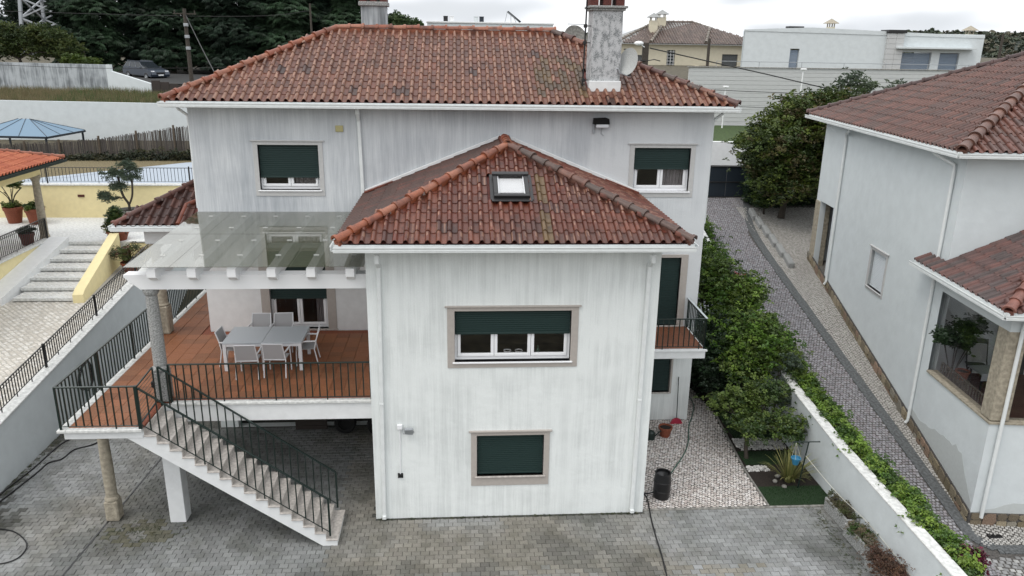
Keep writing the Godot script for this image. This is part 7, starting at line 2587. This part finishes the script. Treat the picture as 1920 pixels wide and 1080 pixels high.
	bush("round_tree", "dark round topped tree between the legs of the lattice pylon", "tree", Vector3(-66, 8, -120), Vector3(-66, 12, -120), [[Vector3(-66, 15.0, -120), Vector3(3.2, 2.2, 3)], [Vector3(-62.5, 13.5, -120), Vector3(4, 3.0, 3)], [Vector3(-60, 17.0, -120), Vector3(3, 2.5, 3)]], 1100, [0.7, 0.3], [Color(0.010, 0.024, 0.014), Color(0.015, 0.032, 0.018)], 0.3, "", {"clump": 0.6})
	bush("bright_palm_shrub", "pale green spiky tree right of the small left chimney", "tree", Vector3(-3.4, 8.0, -68), Vector3(-3.4, 10.6, -68), [[Vector3(-3.0, 12.4, -68), Vector3(1.0, 0.6, 1.0)], [Vector3(-4.4, 12.6, -68), Vector3(0.9, 1.3, 1.0)]], 330, [0.5, 0.14], [Color(0.05, 0.09, 0.03), Color(0.08, 0.12, 0.05), Color(0.03, 0.06, 0.025)], 0.1, "", {"clump": 0.3})
	build_pylon()
	# poles
	pole("wooden pole with insulators in front of the dark conifers", Vector3(-17.45, 7.3, -44), 5.6, 0.16, [1.1, 1.9, 2.7])
	pole("thin pale pole before the conifers above the left roof hip", Vector3(-8.6, 7.0, -44), 6.4, 0.09, [])
	pole("short slim post beside the road left of the parked car", Vector3(-31.0, 7.6, -58), 2.6, 0.08, [])
	cable("guy_wire", "guy wire running down from the wooden pole behind the roof", [Vector3(-17.4, 12.5, -44), Vector3(-14.3, 10.2, -37), Vector3(-10.8, 8.6, -28)], 0.03)
	cable("overhead_cable", "thin cable crossing before the parked car", [Vector3(-40, 9.7, -36), Vector3(-22, 9.0, -36), Vector3(-8, 9.3, -36)], 0.014)
	cable("overhead_cable", "upper thin cable across the dark conifers", [Vector3(-60, 13.2, -55), Vector3(-17.5, 12.4, -44.2), Vector3(-8.6, 12.9, -44)], 0.018)


func pole(label: String, foot: Vector3, h: float, r: float, bits: Array) -> void:
	var p := thing("utility_pole", label, "pole", foot)
	var m := MB.new()
	m.tube([Vector3.ZERO, Vector3(0, h, 0)], [r, r * 0.75], 9)
	part("shaft", m, mats.wood_pole, p)
	for b in bits:
		var k := MB.new()
		k.box(Vector3(0.05, h - b, 0.12), Vector3(0.3, 0.22, 0.2), 0.02)
		part("fitting", k, mats.galvanised, p)
	if bits:
		var a := MB.new()
		a.bar(Vector3(-0.8, h - 0.35, 0), Vector3(0.8, h - 0.35, 0), 0.08, 0.08)
		for x in [-0.7, 0.0, 0.7]:
			a.lathe([Vector2(0, 0), Vector2(0.05, 0.02), Vector2(0.03, 0.1), Vector2(0.05, 0.14), Vector2(0, 0.2)], 8, Transform3D(Basis(), Vector3(x, h - 0.31, 0)))
		part("crossarm", a, mats.wood_pole, p)


func cable(called: String, label: String, pts: Array, r: float) -> void:
	var m := MB.new()
	m.tube(curve_pts(pts, 10), r, 5)
	tag(part(called, m, mats.wire), label, "cable")


func build_pylon() -> void:
	var p := thing("lattice_pylon", "grey steel lattice pylon behind the shrub at far left", "pylon", Vector3(-58.6, 8.0, -112))
	var w := func(y: float) -> float: return 3.7 - y * 0.07
	for sx in [-1.0, 1.0]:
		for sz in [-1.0, 1.0]:
			var m := MB.new()
			m.bar(Vector3(sx * w.call(0), 0, sz * w.call(0)), Vector3(sx * w.call(26), 26, sz * w.call(26)), 0.4, 0.4, 0.0, Vector3.BACK)
			part("leg", m, mats.galvanised, p)
	for f in 4:
		var tr := Basis(Vector3.UP, f * PI / 2)
		for i in 9:
			var y0 := i * 2.8
			var y1 := y0 + 2.8
			for s in [-1.0, 1.0]:
				var m := MB.new()
				m.bar(tr * Vector3(s * w.call(y0), y0, w.call(y0)), tr * Vector3(-s * w.call(y1), y1, w.call(y1)), 0.2, 0.2, 0.0, tr * Vector3.BACK)
				part("brace", m, mats.galvanised, p)


func build_car() -> void:
	var c := thing("parked_car", "dark blue grey estate car parked on the road before the conifers", "car", Vector3(-25.9, 7.42, -58), deg_to_rad(-38))
	c.rotation.z = -0.035
	# x forward, z right
	var body := MB.new()
	var side := PackedVector2Array([Vector2(-2.2, 0.35), Vector2(2.15, 0.3), Vector2(2.25, 0.5), Vector2(2.2, 0.72), Vector2(1.95, 0.86), Vector2(1.0, 0.98), Vector2(-2.1, 1.02), Vector2(-2.25, 0.7)])
	body.prism(side, -0.86, 0.86)
	var inset := PackedVector2Array()
	for q in side:
		inset.append(Vector2(q.x * 0.975, lerpf(q.y, 0.65, 0.15)))
	body.prism(inset, -0.9, 0.9)
	part("body", body, mats.car_paint, c)
	var cab := MB.new()
	var lo := [Vector3(1.0, 0.97, 0.82), Vector3(-2.05, 1.0, 0.82)]
	var hi := [Vector3(0.15, 1.48, 0.64), Vector3(-1.75, 1.46, 0.62)]
	var fl := Vector3(1, 1, -1)
	cab.quad(hi[1], hi[0], hi[0] * fl, hi[1] * fl)
	for a in [[0.0, 0.04], [0.36, 0.4], [0.7, 0.74], [0.96, 1.0]]:
		for s in [1.0, -1.0]:
			var q := []
			for k in [[a[0], lo], [a[1], lo], [a[1], hi], [a[0], hi]]:
				q.append(k[1][0].lerp(k[1][1], k[0]) * Vector3(1, 1, s))
			cab.quad(q[0], q[1], q[2], q[3])
			cab.quad(q[3], q[2], q[1], q[0])
	for s in [1.0, -1.0]:
		cab.bar(hi[0] * Vector3(1, 1, s), hi[1] * Vector3(1, 1, s), 0.06, 0.05)
		cab.bar(hi[0] * Vector3(1, 1, s) + Vector3(0, 0.06, 0), hi[1] * Vector3(1, 1, s) + Vector3(0, 0.06, 0), 0.03, 0.03)
	part("cabin", cab, mats.car_paint, c)
	for s in [1.0, -1.0]:
		for a in [[0.05, 0.35], [0.41, 0.69], [0.75, 0.95]]:
			var g := MB.new()
			var q := []
			for k in [[a[0], lo], [a[1], lo], [a[1], hi], [a[0], hi]]:
				q.append((k[1][0].lerp(k[1][1], k[0])) * Vector3(1, 1, s * 0.985))
			g.quad(q[0], q[1], q[2], q[3])
			part("side_window", g, mats.car_glass, c)
	var ws := MB.new()
	ws.quad(lo[0] * fl, lo[0], hi[0], hi[0] * fl)
	part("windscreen", ws, mats.car_glass, c)
	var rw := MB.new()
	rw.quad(lo[1], lo[1] * fl, hi[1] * fl, hi[1])
	part("rear_window", rw, mats.car_glass, c)
	for x in [1.42, -1.35]:
		for s in [1.0, -1.0]:
			var w := MB.new()
			var tt := Transform3D(Basis(Vector3.RIGHT, PI / 2 * s), Vector3(x, 0.32, s * 0.72))
			w.lathe([Vector2(0.0, 0.0), Vector2(0.3, 0.0), Vector2(0.32, 0.03), Vector2(0.32, 0.17), Vector2(0.29, 0.2), Vector2(0.2, 0.2)], 20, tt)
			var wh := part("wheel", w, mats.plastic_black, c)
			var r := MB.new()
			r.lathe([Vector2(0.2, 0.2), Vector2(0.16, 0.17), Vector2(0.04, 0.19), Vector2(0.0, 0.19)], 16, tt)
			part("rim", r, mats.galvanised, wh)
	for s in [1.0, -1.0]:
		var l := MB.new()
		l.box(Vector3(2.08, 0.74, s * 0.66), Vector3(0.2, 0.14, 0.32), 0.03)
		part("headlight", l, mats.lamp_glass, c)
		var mi := MB.new()
		mi.box(Vector3(0.75, 1.02, s * 0.98), Vector3(0.14, 0.12, 0.18), 0.03)
		part("mirror", mi, mats.car_paint, c)
	var gr := MB.new()
	gr.box(Vector3(2.24, 0.62, 0), Vector3(0.06, 0.16, 0.8), 0.01)
	part("grille", gr, mats.plastic_black, c)
	var np := MB.new()
	np.box(Vector3(2.26, 0.45, 0), Vector3(0.04, 0.11, 0.5), 0.005)
	part("number_plate", np, mats.white_paint, c)


func build_far_right() -> void:
	# long grey clad wall with parapet
	var gw := thing("grey_clad_wall", "long grey wall of horizontal boards below the white flat roofed house", "wall")
	var courses := 14
	for i in courses:
		var m := MB.new()
		var y := 5.78 + i * 0.268
		m.span(Vector3(17.2, y, -36.3 + 0.0), Vector3(40.0, y + 0.258, -36.0 + rnd(0.0, 0.015)), 0.01)
		part("board", m, mats.grey_cladding, gw)
	var cp := MB.new()
	cp.span(Vector3(17.1, 9.54, -36.4), Vector3(40.1, 9.6, -35.93), 0.01)
	part("coping", cp, mats.concrete, gw)
	var pl := MB.new()
	pl.span(Vector3(17.15, 4.9, -36.35), Vector3(40, 5.77, -35.95))
	part("plinth", pl, mats.plaster_cool, gw)
	var rl := MB.new()
	rl.tube([Vector3(19.0, 9.95, -36.2), Vector3(40.0, 9.9, -36.2)], 0.02, 6)
	for i in 8:
		rl.tube([Vector3(19.0 + i * 2.9, 9.58, -36.2), Vector3(19.0 + i * 2.9, 9.95, -36.2)], 0.018, 5)
	part("handrail", rl, mats.galvanised, gw)
	var bd := MB.new()
	bd.span(Vector3(17.4, 5.5, -35.94), Vector3(18.2, 6.35, -35.9), 0.01)
	part("small_door", bd, mats.blue_shutter, gw)
	for k in 2:
		var lp := thing("wall_lamp_post", ["slim white lamp post before the grey clad wall", "second slim white lamp post, behind the big tree's top"][k], "lamp post", Vector3([19.2, 24.2][k], [5.45, 6.6][k], -34.5))
		var m := MB.new()
		m.tube([Vector3.ZERO, Vector3(0.0, 2.9, 0)], 0.045, 7)
		part("post", m, mats.white_paint, lp)
		var hd := MB.new()
		hd.box(Vector3(0, 2.95, 0.05), Vector3(0.3, 0.1, 0.3), 0.02)
		part("head", hd, mats.white_paint, lp)
	# white flat roofed house
	var f := thing("flat_white_house", "modern white flat roofed house with pale blue shutters above the grey wall", "house")
	var w := MB.new()
	var T := Transform3D(Basis(), Vector3(27.5, 8.7, -55))
	wall_face(w, T, 22.3, 3.62, [Rect2(4.3, 0.0, 0.85, 2.15), Rect2(14.2, 0.0, 3.35, 2.0), Rect2(18.35, 0.0, 1.85, 1.98)], 0.4)
	w.quad(Vector3(34.5, 8.7, -66), Vector3(27.5, 8.7, -55), Vector3(27.5, 12.32, -55), Vector3(34.5, 12.32, -66))
	w.quad(Vector3(49.8, 8.7, -55), Vector3(49.8, 8.7, -66), Vector3(49.8, 12.32, -66), Vector3(49.8, 12.32, -55))
	w.quad(Vector3(27.5, 12.32, -55), Vector3(49.8, 12.32, -55), Vector3(49.8, 12.32, -66), Vector3(34.5, 12.32, -66))
	part("wall", w, mats.plaster_cool, f)
	var par := MB.new()
	par.prism(PackedVector2Array([Vector2(27.5, 12.3), Vector2(49.8, 12.0), Vector2(49.8, 12.18), Vector2(33.5, 12.68), Vector2(27.5, 12.42)]), -55.3, -54.95)
	part("parapet", par, mats.plaster_cool, f)
	for r in [[4.3, 0.85, 2.15], [14.2, 3.35, 2.0], [18.35, 1.85, 1.98]]:
		var s := MB.new()
		for k in int(r[2] / 0.12):
			s.span(Vector3(27.5 + r[0] + 0.03, 8.7 + k * 0.12, -55.24), Vector3(27.5 + r[0] + r[1] - 0.03, 8.7 + k * 0.12 + 0.112, -55.2), 0.01)
		part("roller_shutter", s, mats.blue_shutter, f)
	var ca := MB.new()
	ca.span(Vector3(41.4, 11.0, -54.99), Vector3(48.8, 11.15, -54.2), 0.01)
	part("canopy", ca, mats.plaster_cool, f)
	var st := thing("clad_chimney", "square tiled chimney with black cap on the white flat roofed house", "chimney", Vector3(41.3, 8.7, -54.95))
	for j in 8:
		for i in 2:
			var m := MB.new()
			m.span(Vector3(-0.75 + i * 0.76, j * 0.45, 0.0), Vector3(-0.75 + i * 0.76 + 0.745, j * 0.45 + 0.435, 0.35), 0.012)
			part("panel", m, mats.grey_cladding, st)
	var core := MB.new()
	core.span(Vector3(-0.74, 0, -0.9), Vector3(0.76, 3.75, -0.002))
	part("core", core, mats.grey_cladding, st)
	var kc := MB.new()
	kc.span(Vector3(-0.85, 3.62, -1.0), Vector3(0.87, 3.9, 0.45), 0.02)
	part("cap", kc, mats.iron_black, st)
	roof_vent("tiled hooded vent in the middle of the white flat roof", Vector3(36.2, 12.3, -57))
	roof_vent("tiled hooded vent at the right end of the white flat roof", Vector3(49.6, 11.9, -57))
	var sk := thing("flat_roof_box", "low black box on the left part of the white flat roof", "roof box", Vector3(32.4, 12.5, -56))
	var km := MB.new()
	km.span(Vector3(-0.7, 0, -0.4), Vector3(0.7, 0.28, 0.4), 0.02)
	part("box", km, mats.iron_black, sk)
	build_cream_house()
	# white building between the chimneys
	var wb := thing("low_white_building", "long low white building seen over the ridge between the chimneys", "building", Vector3(-1.5, 8.8, -78))
	var bm := MB.new()
	bm.span(Vector3(0, 0, -8), Vector3(14.5, 4.3, 0), 0.03)
	part("wall", bm, mats.plaster_cool, wb)
	var bp := MB.new()
	bp.span(Vector3(-0.1, 4.31, -8.1), Vector3(14.6, 4.5, 0.1), 0.03)
	part("parapet", bp, mats.plaster_plain, wb)
	for i in 4:
		var v := thing("roof_unit", ["black flat roof unit nearest the left chimney", "white roof unit beside the black one", "white roof unit left of the dark pair", "dark grey roof unit right of the white one"][i], "roof unit", Vector3([0.6, 1.3, 4.1, 4.75][i], 13.3, -79))
		var m := MB.new()
		m.box(Vector3(0, 0.28, 0), Vector3(0.5, 0.56, 0.5), 0.04)
		m.box(Vector3(0, 0.58, 0), Vector3(0.56, 0.06, 0.56), 0.02)
		part("casing", m, [mats.iron_black, mats.white_paint, mats.plaster_cool, mats.frame_navy][i], v)
	var so := thing("solar_panel", "tilted solar panel on struts seen over the ridge", "solar panel", Vector3(8.3, 13.3, -79))
	var sp := MB.new()
	sp.box(Vector3(0.2, 0.65, 0), Vector3(1.9, 0.09, 2.2), 0.02, Basis(Vector3.BACK, -0.65))
	part("panel", sp, mats.frame_navy, so)
	var ss := MB.new()
	for x in [-0.9, -0.2, 0.4]:
		ss.bar(Vector3(x, 0, 1.0), Vector3(x * 0.6 - 0.1, 1.1 - (x + 0.9) * 0.5, 1.0), 0.05, 0.05)
	part("struts", ss, mats.galvanised, so)
	var sd := thing("far_dish", "grey satellite dish showing above the right end of the ridge", "satellite dish", Vector3(7.75, 11.1, -24), 0.3)
	var dm := MB.new()
	var prof := []
	for i in 7:
		var r := 0.62 * i / 6.0
		prof.append(Vector2(r, r * r * 0.3))
	dm.lathe(prof, 24, Transform3D(Basis(Vector3.RIGHT, PI / 2 - 0.3), Vector3.ZERO))
	part("reflector", dm, mats.concrete, sd)
	var dp := MB.new()
	dp.bar(Vector3(0, -6.3, -0.1), Vector3(0, 0, -0.1), 0.08, 0.08)
	dp.bar(Vector3(-0.5, 0.66, 0.2), Vector3(0.5, 0.66, 0.2), 0.03, 0.03)
	part("mast", dp, mats.galvanised, sd)
	# poles, lamp and cables
	pole("dark pole before the cream house and beside the white flat roof", Vector3(19.6, 7.0, -40), 4.4, 0.13, [])
	pole("dark pole far right above the brown roof", Vector3(55.0, 8.8, -60), 3.7, 0.16, [])
	pole("slim dark post with bundled cables left of the far right pole", Vector3(52.0, 8.8, -62), 2.8, 0.22, [])
	var lp := thing("street_lamp", "street lamp on a concrete pole behind the right roof hip", "street lamp", Vector3(12.75, 5.0, -30))
	var a := MB.new()
	a.box(Vector3(0, 3.0, 0), Vector3(0.34, 6.0, 0.3), 0.03)
	part("pole", a, mats.wood_pole, lp)
	var ar := MB.new()
	ar.tube(curve_pts([Vector3(0, 5.0, 0.16), Vector3(-0.6, 5.05, 0.2), Vector3(-0.8, 5.4, 0.2), Vector3(-0.95, 5.6, 0.2), Vector3(-1.3, 5.62, 0.2)]), 0.035, 6)
	ar.tube([Vector3(0.1, 5.0, 0.16), Vector3(0.5, 5.08, 0.2), Vector3(0.85, 5.0, 0.2)], 0.03, 6)
	part("bracket", ar, mats.iron_black, lp)
	var lh := MB.new()
	lh.ball(Vector3(-0.45, 5.95, 0.2), 0.28, 0.13, 0.16, 12, 8)
	lh.tube([Vector3(-0.4, 5.9, 0.2), Vector3(-0.1, 5.75, 0.15)], 0.03, 6)
	part("lamp_head", lh, mats.white_paint, lp)
	cable("overhead_cable", "long thick cable sagging from the street lamp down behind the brown roof", [Vector3(13.0, 10.7, -30), Vector3(20.2, 9.4, -32), Vector3(28.5, 8.0, -35), Vector3(36, 7.8, -38)], 0.035)
	cable("overhead_cable", "upper thin cable before the grey clad wall", [Vector3(10.0, 8.6, -33), Vector3(20.0, 8.2, -33), Vector3(34.0, 7.9, -33)], 0.02)
	cable("overhead_cable", "lower thin cable before the grey clad wall", [Vector3(10.0, 7.0, -33), Vector3(20.0, 7.25, -33), Vector3(34.0, 6.4, -33)], 0.016)
	cable("overhead_cable", "thin cable over the far right pole", [Vector3(46, 12.0, -60), Vector3(55, 12.3, -60), Vector3(75, 11.5, -60)], 0.03)
	# big tree on the parking bay and its understorey
	var bt := bush("big_tree", "large spreading dark green tree beside the right house, white flowers in gaps", "tree", Vector3(15.6, 3.9, -15.4), Vector3(15.6, 5.6, -15.4), [[Vector3(14.8, 6.9, -15.2), Vector3(1.35, 1.1, 1.5)], [Vector3(16.3, 7.8, -15.6), Vector3(1.5, 1.15, 1.6)], [Vector3(15.4, 5.8, -14.8), Vector3(1.4, 1.0, 1.3)], [Vector3(17.0, 6.4, -15.4), Vector3(1.5, 1.4, 1.4)], [Vector3(17.9, 8.2, -16.6), Vector3(1.2, 0.8, 1.0)]], 2100, [0.17, 0.085], [Color(0.042, 0.068, 0.012), Color(0.065, 0.095, 0.014), Color(0.09, 0.12, 0.018), Color(0.03, 0.052, 0.012), Color(0.055, 0.09, 0.014), Color(0.085, 0.075, 0.025)], 0.13, "", {"clump": 0.24, "fill": 0.4})
	bush("wispy_tree", "thin grey green treetop rising above the big tree, before the grey wall", "tree", Vector3(19.6, 4.5, -19.5), Vector3(19.6, 7.0, -19.5), [[Vector3(19.0, 8.3, -19.5), Vector3(1.2, 0.8, 1.0)], [Vector3(20.2, 9.2, -19.5), Vector3(0.8, 0.6, 0.9)], [Vector3(17.8, 7.9, -19.3), Vector3(0.9, 0.6, 1.0)], [Vector3(22.6, 8.9, -20), Vector3(0.6, 0.35, 0.6)]], 190, [0.2, 0.06], G_GREY + [Color(0.06, 0.09, 0.03)], 0.09, "", {"clump": 0.2})
	bush("hedge_bank", "dark shady hedge below the big tree behind the parking bay", "hedge", Vector3(16.5, 4.0, -17.0), Vector3(16.5, 4.6, -17.0), [[Vector3(15.4, 5.0, -16.8), Vector3(0.9, 1.1, 0.6)], [Vector3(16.9, 5.0, -17.0), Vector3(1.0, 1.1, 0.6)], [Vector3(18.2, 5.2, -17.0), Vector3(1.0, 1.2, 0.6)]], 1300, [0.15, 0.07], G_DARK, 0.07, "", {"clump": 0.2})
	bush("driveway_bush", "small green bush on the kerb at the left foot of the big tree", "shrub", Vector3(15.0, 4.0, -15.8), Vector3(15.0, 4.3, -15.8), [[Vector3(14.95, 4.6, -16.4), Vector3(0.4, 0.5, 0.8)]], 500, [0.12, 0.06], G_DARK + G_MID, 0.04, "", {"clump": 0.13})


func roof_vent(label: String, at: Vector3) -> void:
	var v := thing("roof_vent", label, "vent", at)
	var m := MB.new()
	m.box(Vector3(0, 0.25, 0), Vector3(0.6, 0.5, 0.6), 0.03)
	part("stack", m, mats.plaster_cream, v)
	for i in 4:
		var p := MB.new()
		p.box(Vector3([-0.22, 0.22, -0.22, 0.22][i], 0.65, [-0.22, -0.22, 0.22, 0.22][i]), Vector3(0.09, 0.32, 0.09), 0.01)
		part("pillar", p, mats.stone_warm, v)
	var c := MB.new()
	c.lathe([Vector2(0.75, 0.8), Vector2(0.72, 0.84), Vector2(0.0, 1.25)], 4, Transform3D(Basis(Vector3.UP, PI / 4), Vector3.ZERO))
	part("hood", c, mats.stone_warm, v)


func build_cream_house() -> void:
	var h := thing("cream_house", "cream two storey house with weathered brown hip roof and two hooded chimneys", "house", Vector3(19.3, 6.6, -70))
	var w := MB.new()
	wall_face(w, Transform3D(Basis(), Vector3.ZERO), 15.0, 4.55, [Rect2(1.7, 2.5, 1.2, 0.9), Rect2(5.2, 1.35, 0.9, 2.6), Rect2(11.3, 2.1, 1.75, 1.5), Rect2(14.0, 2.1, 0.9, 1.5), Rect2(7.3, 0.0, 2.2, 1.5)], 0.3)
	w.quad(Vector3(0, 0, -9), Vector3(0, 0, 0), Vector3(0, 4.55, 0), Vector3(0, 4.55, -9))
	part("wall", w, mats.plaster_cream, h)
	for r in [[1.7, 2.5, 1.2, 0.9], [5.2, 1.35, 0.9, 2.6], [11.3, 2.1, 1.75, 1.5], [14.0, 2.1, 0.9, 1.5], [7.3, 0.0, 2.2, 1.5]]:
		var m := MB.new()
		m.span(Vector3(r[0] + 0.02, r[1] + 0.02, -0.24), Vector3(r[0] + r[2] - 0.02, r[1] + r[3] - 0.02, -0.2))
		var wn := part("window", m, mats.band if r[2] > 0.9 else mats.car_glass, h)
		if r[3] > 2.0:
			var b := MB.new()
			for k in 3:
				b.span(Vector3(r[0] + 0.1 + k * 0.33, r[1], -0.19), Vector3(r[0] + 0.14 + k * 0.33, r[1] + r[3], -0.15))
			for k in 8:
				b.span(Vector3(r[0], r[1] + 0.15 + k * 0.32, -0.145), Vector3(r[0] + r[2], r[1] + 0.19 + k * 0.32, -0.12))
			part("bars", b, mats.white_paint, wn)
	var d := MB.new()
	var e := [Vector3(-0.7, 4.6, 0.7), Vector3(15.6, 4.6, 0.7), Vector3(15.6, 4.6, -9.7), Vector3(-0.7, 4.6, -9.7)]
	var r0 := Vector3(4.8, 6.9, -4.5)
	var r1 := Vector3(9.0, 6.95, -4.5)
	d.poly([e[0], e[1], Vector3(13.0, 5.6, -3.5), r1, r0])
	d.poly([e[3], e[0], r0])
	d.poly([e[2], e[3], r0, r1])
	d.poly([e[1], e[2], r1, Vector3(13.0, 5.6, -3.5)])
	d.poly([e[3], e[2], e[1], e[0]])
	var roof := part("roof", d, mats.stone_grey, h)
	var tl := tile_variants(even([Color(0.22, 0.16, 0.135), Color(0.26, 0.19, 0.16)]))
	var b := MB.new()
	var up: Vector3 = (r0 - Vector3(r0.x, 4.6, 0.7)).normalized()
	var sl := (r0 - Vector3(r0.x, 4.6, 0.7)).length()
	for p in tile_places(e[0], Vector3.RIGHT, up, 16.3, sl, PackedVector2Array([Vector2(0, -1), Vector2(16.3, -1), Vector2(16.3, 0), Vector2(13.7, sl * 0.46), Vector2(9.7, sl), Vector2(5.5, sl)]), 0.3, 0.5):
		b.add(tl[rng.randi() % 2], p[0] * Transform3D(Basis().scaled(Vector3(1.35, 1, 1.3)), Vector3.ZERO), Color.WHITE * rnd(0.7, 1.2))
	stuff(part("tiles", b, mats.tile, roof))
	ridge_run(roof, r0, e[0], [Color(0.33, 0.29, 0.24)], 0.16, 0.5)
	ridge_run(roof, r0, r1, [Color(0.3, 0.24, 0.2)], 0.16, 0.5)
	ridge_run(roof, r1, Vector3(13.0, 5.65, -3.5), [Color(0.36, 0.31, 0.26)], 0.16, 0.5)
	ridge_run(roof, Vector3(10.6, 6.3, -3.0), Vector3(9.2, 4.75, 0.6), [Color(0.38, 0.33, 0.28)], 0.16, 0.5)
	ridge_run(roof, Vector3(5.0, 6.4, -2.6), Vector3(3.2, 4.75, 0.6), [Color(0.42, 0.37, 0.31)], 0.16, 0.5)
	for k in 2:
		var x: float = [3.6, 4.9][k]
		var c := MB.new()
		c.span(Vector3(x, 5.0, -2.6 - k * 1.6), Vector3(x + 0.85, 7.0 + k * 0.4, -1.8 - k * 1.6), 0.03)
		var ch := part("chimney", c, mats.plaster_cream, h)
		var p := MB.new()
		for i in 4:
			p.box(Vector3(x + 0.425 + (i % 2 - 0.5) * 0.6, 7.15 + k * 0.4, -2.2 - k * 1.6 + (i / 2 - 0.5) * 0.6), Vector3(0.1, 0.3, 0.1))
		part("pillars", p, mats.plaster_cream, ch)
		var hd := MB.new()
		hd.lathe([Vector2(0.95, 0.0), Vector2(0.9, 0.05), Vector2(0.0, 0.5)], 4, Transform3D(Basis(Vector3.UP, PI / 4), Vector3(x + 0.425, 7.3 + k * 0.4, -2.2 - k * 1.6)))
		part("hood", hd, mats.stone_grey, ch)
	var en := MB.new()
	en.prism(PackedVector2Array([Vector2(-2.0, 0.0), Vector2(2.0, 0.0), Vector2(2.1, 0.15), Vector2(0.0, 0.95), Vector2(-2.1, 0.15)]), 0.0, 1.6, Transform3D(Basis(), Vector3(8.3, 1.45, 0.0)))
	en.span(Vector3(6.4, -0.5, 1.3), Vector3(6.7, 1.44, 1.55))
	en.span(Vector3(9.9, -0.5, 1.3), Vector3(10.2, 1.44, 1.55))
	part("entrance_porch", en, mats.plaster_cream, h)
	var c := MB.new()
	c.span(Vector3(-0.6, 4.5, -9.6), Vector3(15.5, 4.59, 0.6))
	part("eave", c, mats.plaster_plain, h)


# ---------------------------------------------------------------- sky
func sky_picture() -> ImageTexture:
	var w := 1024
	var h := 512
	var im := Image.create(w, h, false, Image.FORMAT_RGBF)
	var f := noise(5, 1.0, 5)
	for y in h:
		var el := (0.5 - (y + 0.5) / h) * PI
		for x in w:
			var az := (x + 0.5) / w * TAU
			var d := Vector3(cos(az) * cos(el), sin(el), sin(az) * cos(el))
			var c: Color
			if el >= 0:
				# cloud sheets lie flat, so they crowd together towards the horizon
				var p := d / (d.y + 0.12)
				var k := f.get_noise_3d(p.x * 0.55, p.z * 0.55, 3.0)
				var l := SKY_LOW + (SKY_HIGH - SKY_LOW) * d.y
				l *= 1.0 + k * 0.8
				var t := clampf(0.5 - k * 1.5, 0, 1)
				c = Color(l * lerpf(1.0, 0.93, t), l * lerpf(1.0, 0.975, t), l * lerpf(1.0, 1.03, t))
			else:
				var g := 0.16
				c = Color(g, g, g * 0.95)
			im.set_pixel(x, y, c)
	return ImageTexture.create_from_image(im)


const SKY_LOW := 1.08
const SKY_HIGH := 1.7


func _ready() -> void:
	rng.seed = 20240607
	# ---- camera
	var cam := Camera3D.new()
	cam.name = "camera"
	cam.fov = 40.81994677
	cam.near = 0.1
	cam.far = 5000.0
	cam.transform = Transform3D(Basis(Vector3(0.9976665, 0.0147813, 0.0666563), Vector3(0.0057979, 0.9544158, -0.2984238), Vector3(-0.0680290, 0.2981139, 0.9521030)), Vector3(1.982309, 10.684027, 15.965017))
	add_child(cam)
	cam.current = true
	# ---- overcast sky
	var env := Environment.new()
	env.background_mode = Environment.BG_SKY
	var sky := Sky.new()
	var sm := PanoramaSkyMaterial.new()
	sm.panorama = sky_picture()
	sky.sky_material = sm
	env.sky = sky
	env.background_energy_multiplier = 1.0
	env.tonemap_mode = Environment.TONE_MAPPER_LINEAR
	env.tonemap_exposure = 1.05
	env.sdfgi_enabled = true
	env.ssao_enabled = true
	env.ssil_enabled = true
	var we := WorldEnvironment.new()
	we.name = "world_environment"
	we.environment = env
	add_child(we)
	# ---- the veiled sun, from the left front
	var sun := DirectionalLight3D.new()
	sun.name = "sun"
	sun.light_energy = 0.3
	sun.light_color = Color(1.0, 0.97, 0.93)
	sun.light_angular_distance = 25.0
	sun.shadow_enabled = true
	sun.look_at_from_position(Vector3(-6, 12, 5), Vector3.ZERO)
	add_child(sun)
	make_materials()
	# ---- large structure
	build_ground()
	build_court()
	build_house()
	build_terrace()
	build_driveway()
	build_right_house()
	build_left()
	build_far_left()
	build_far_right()
	# ---- garden and small things
	build_garden()
	build_dining()
	build_sill_things()
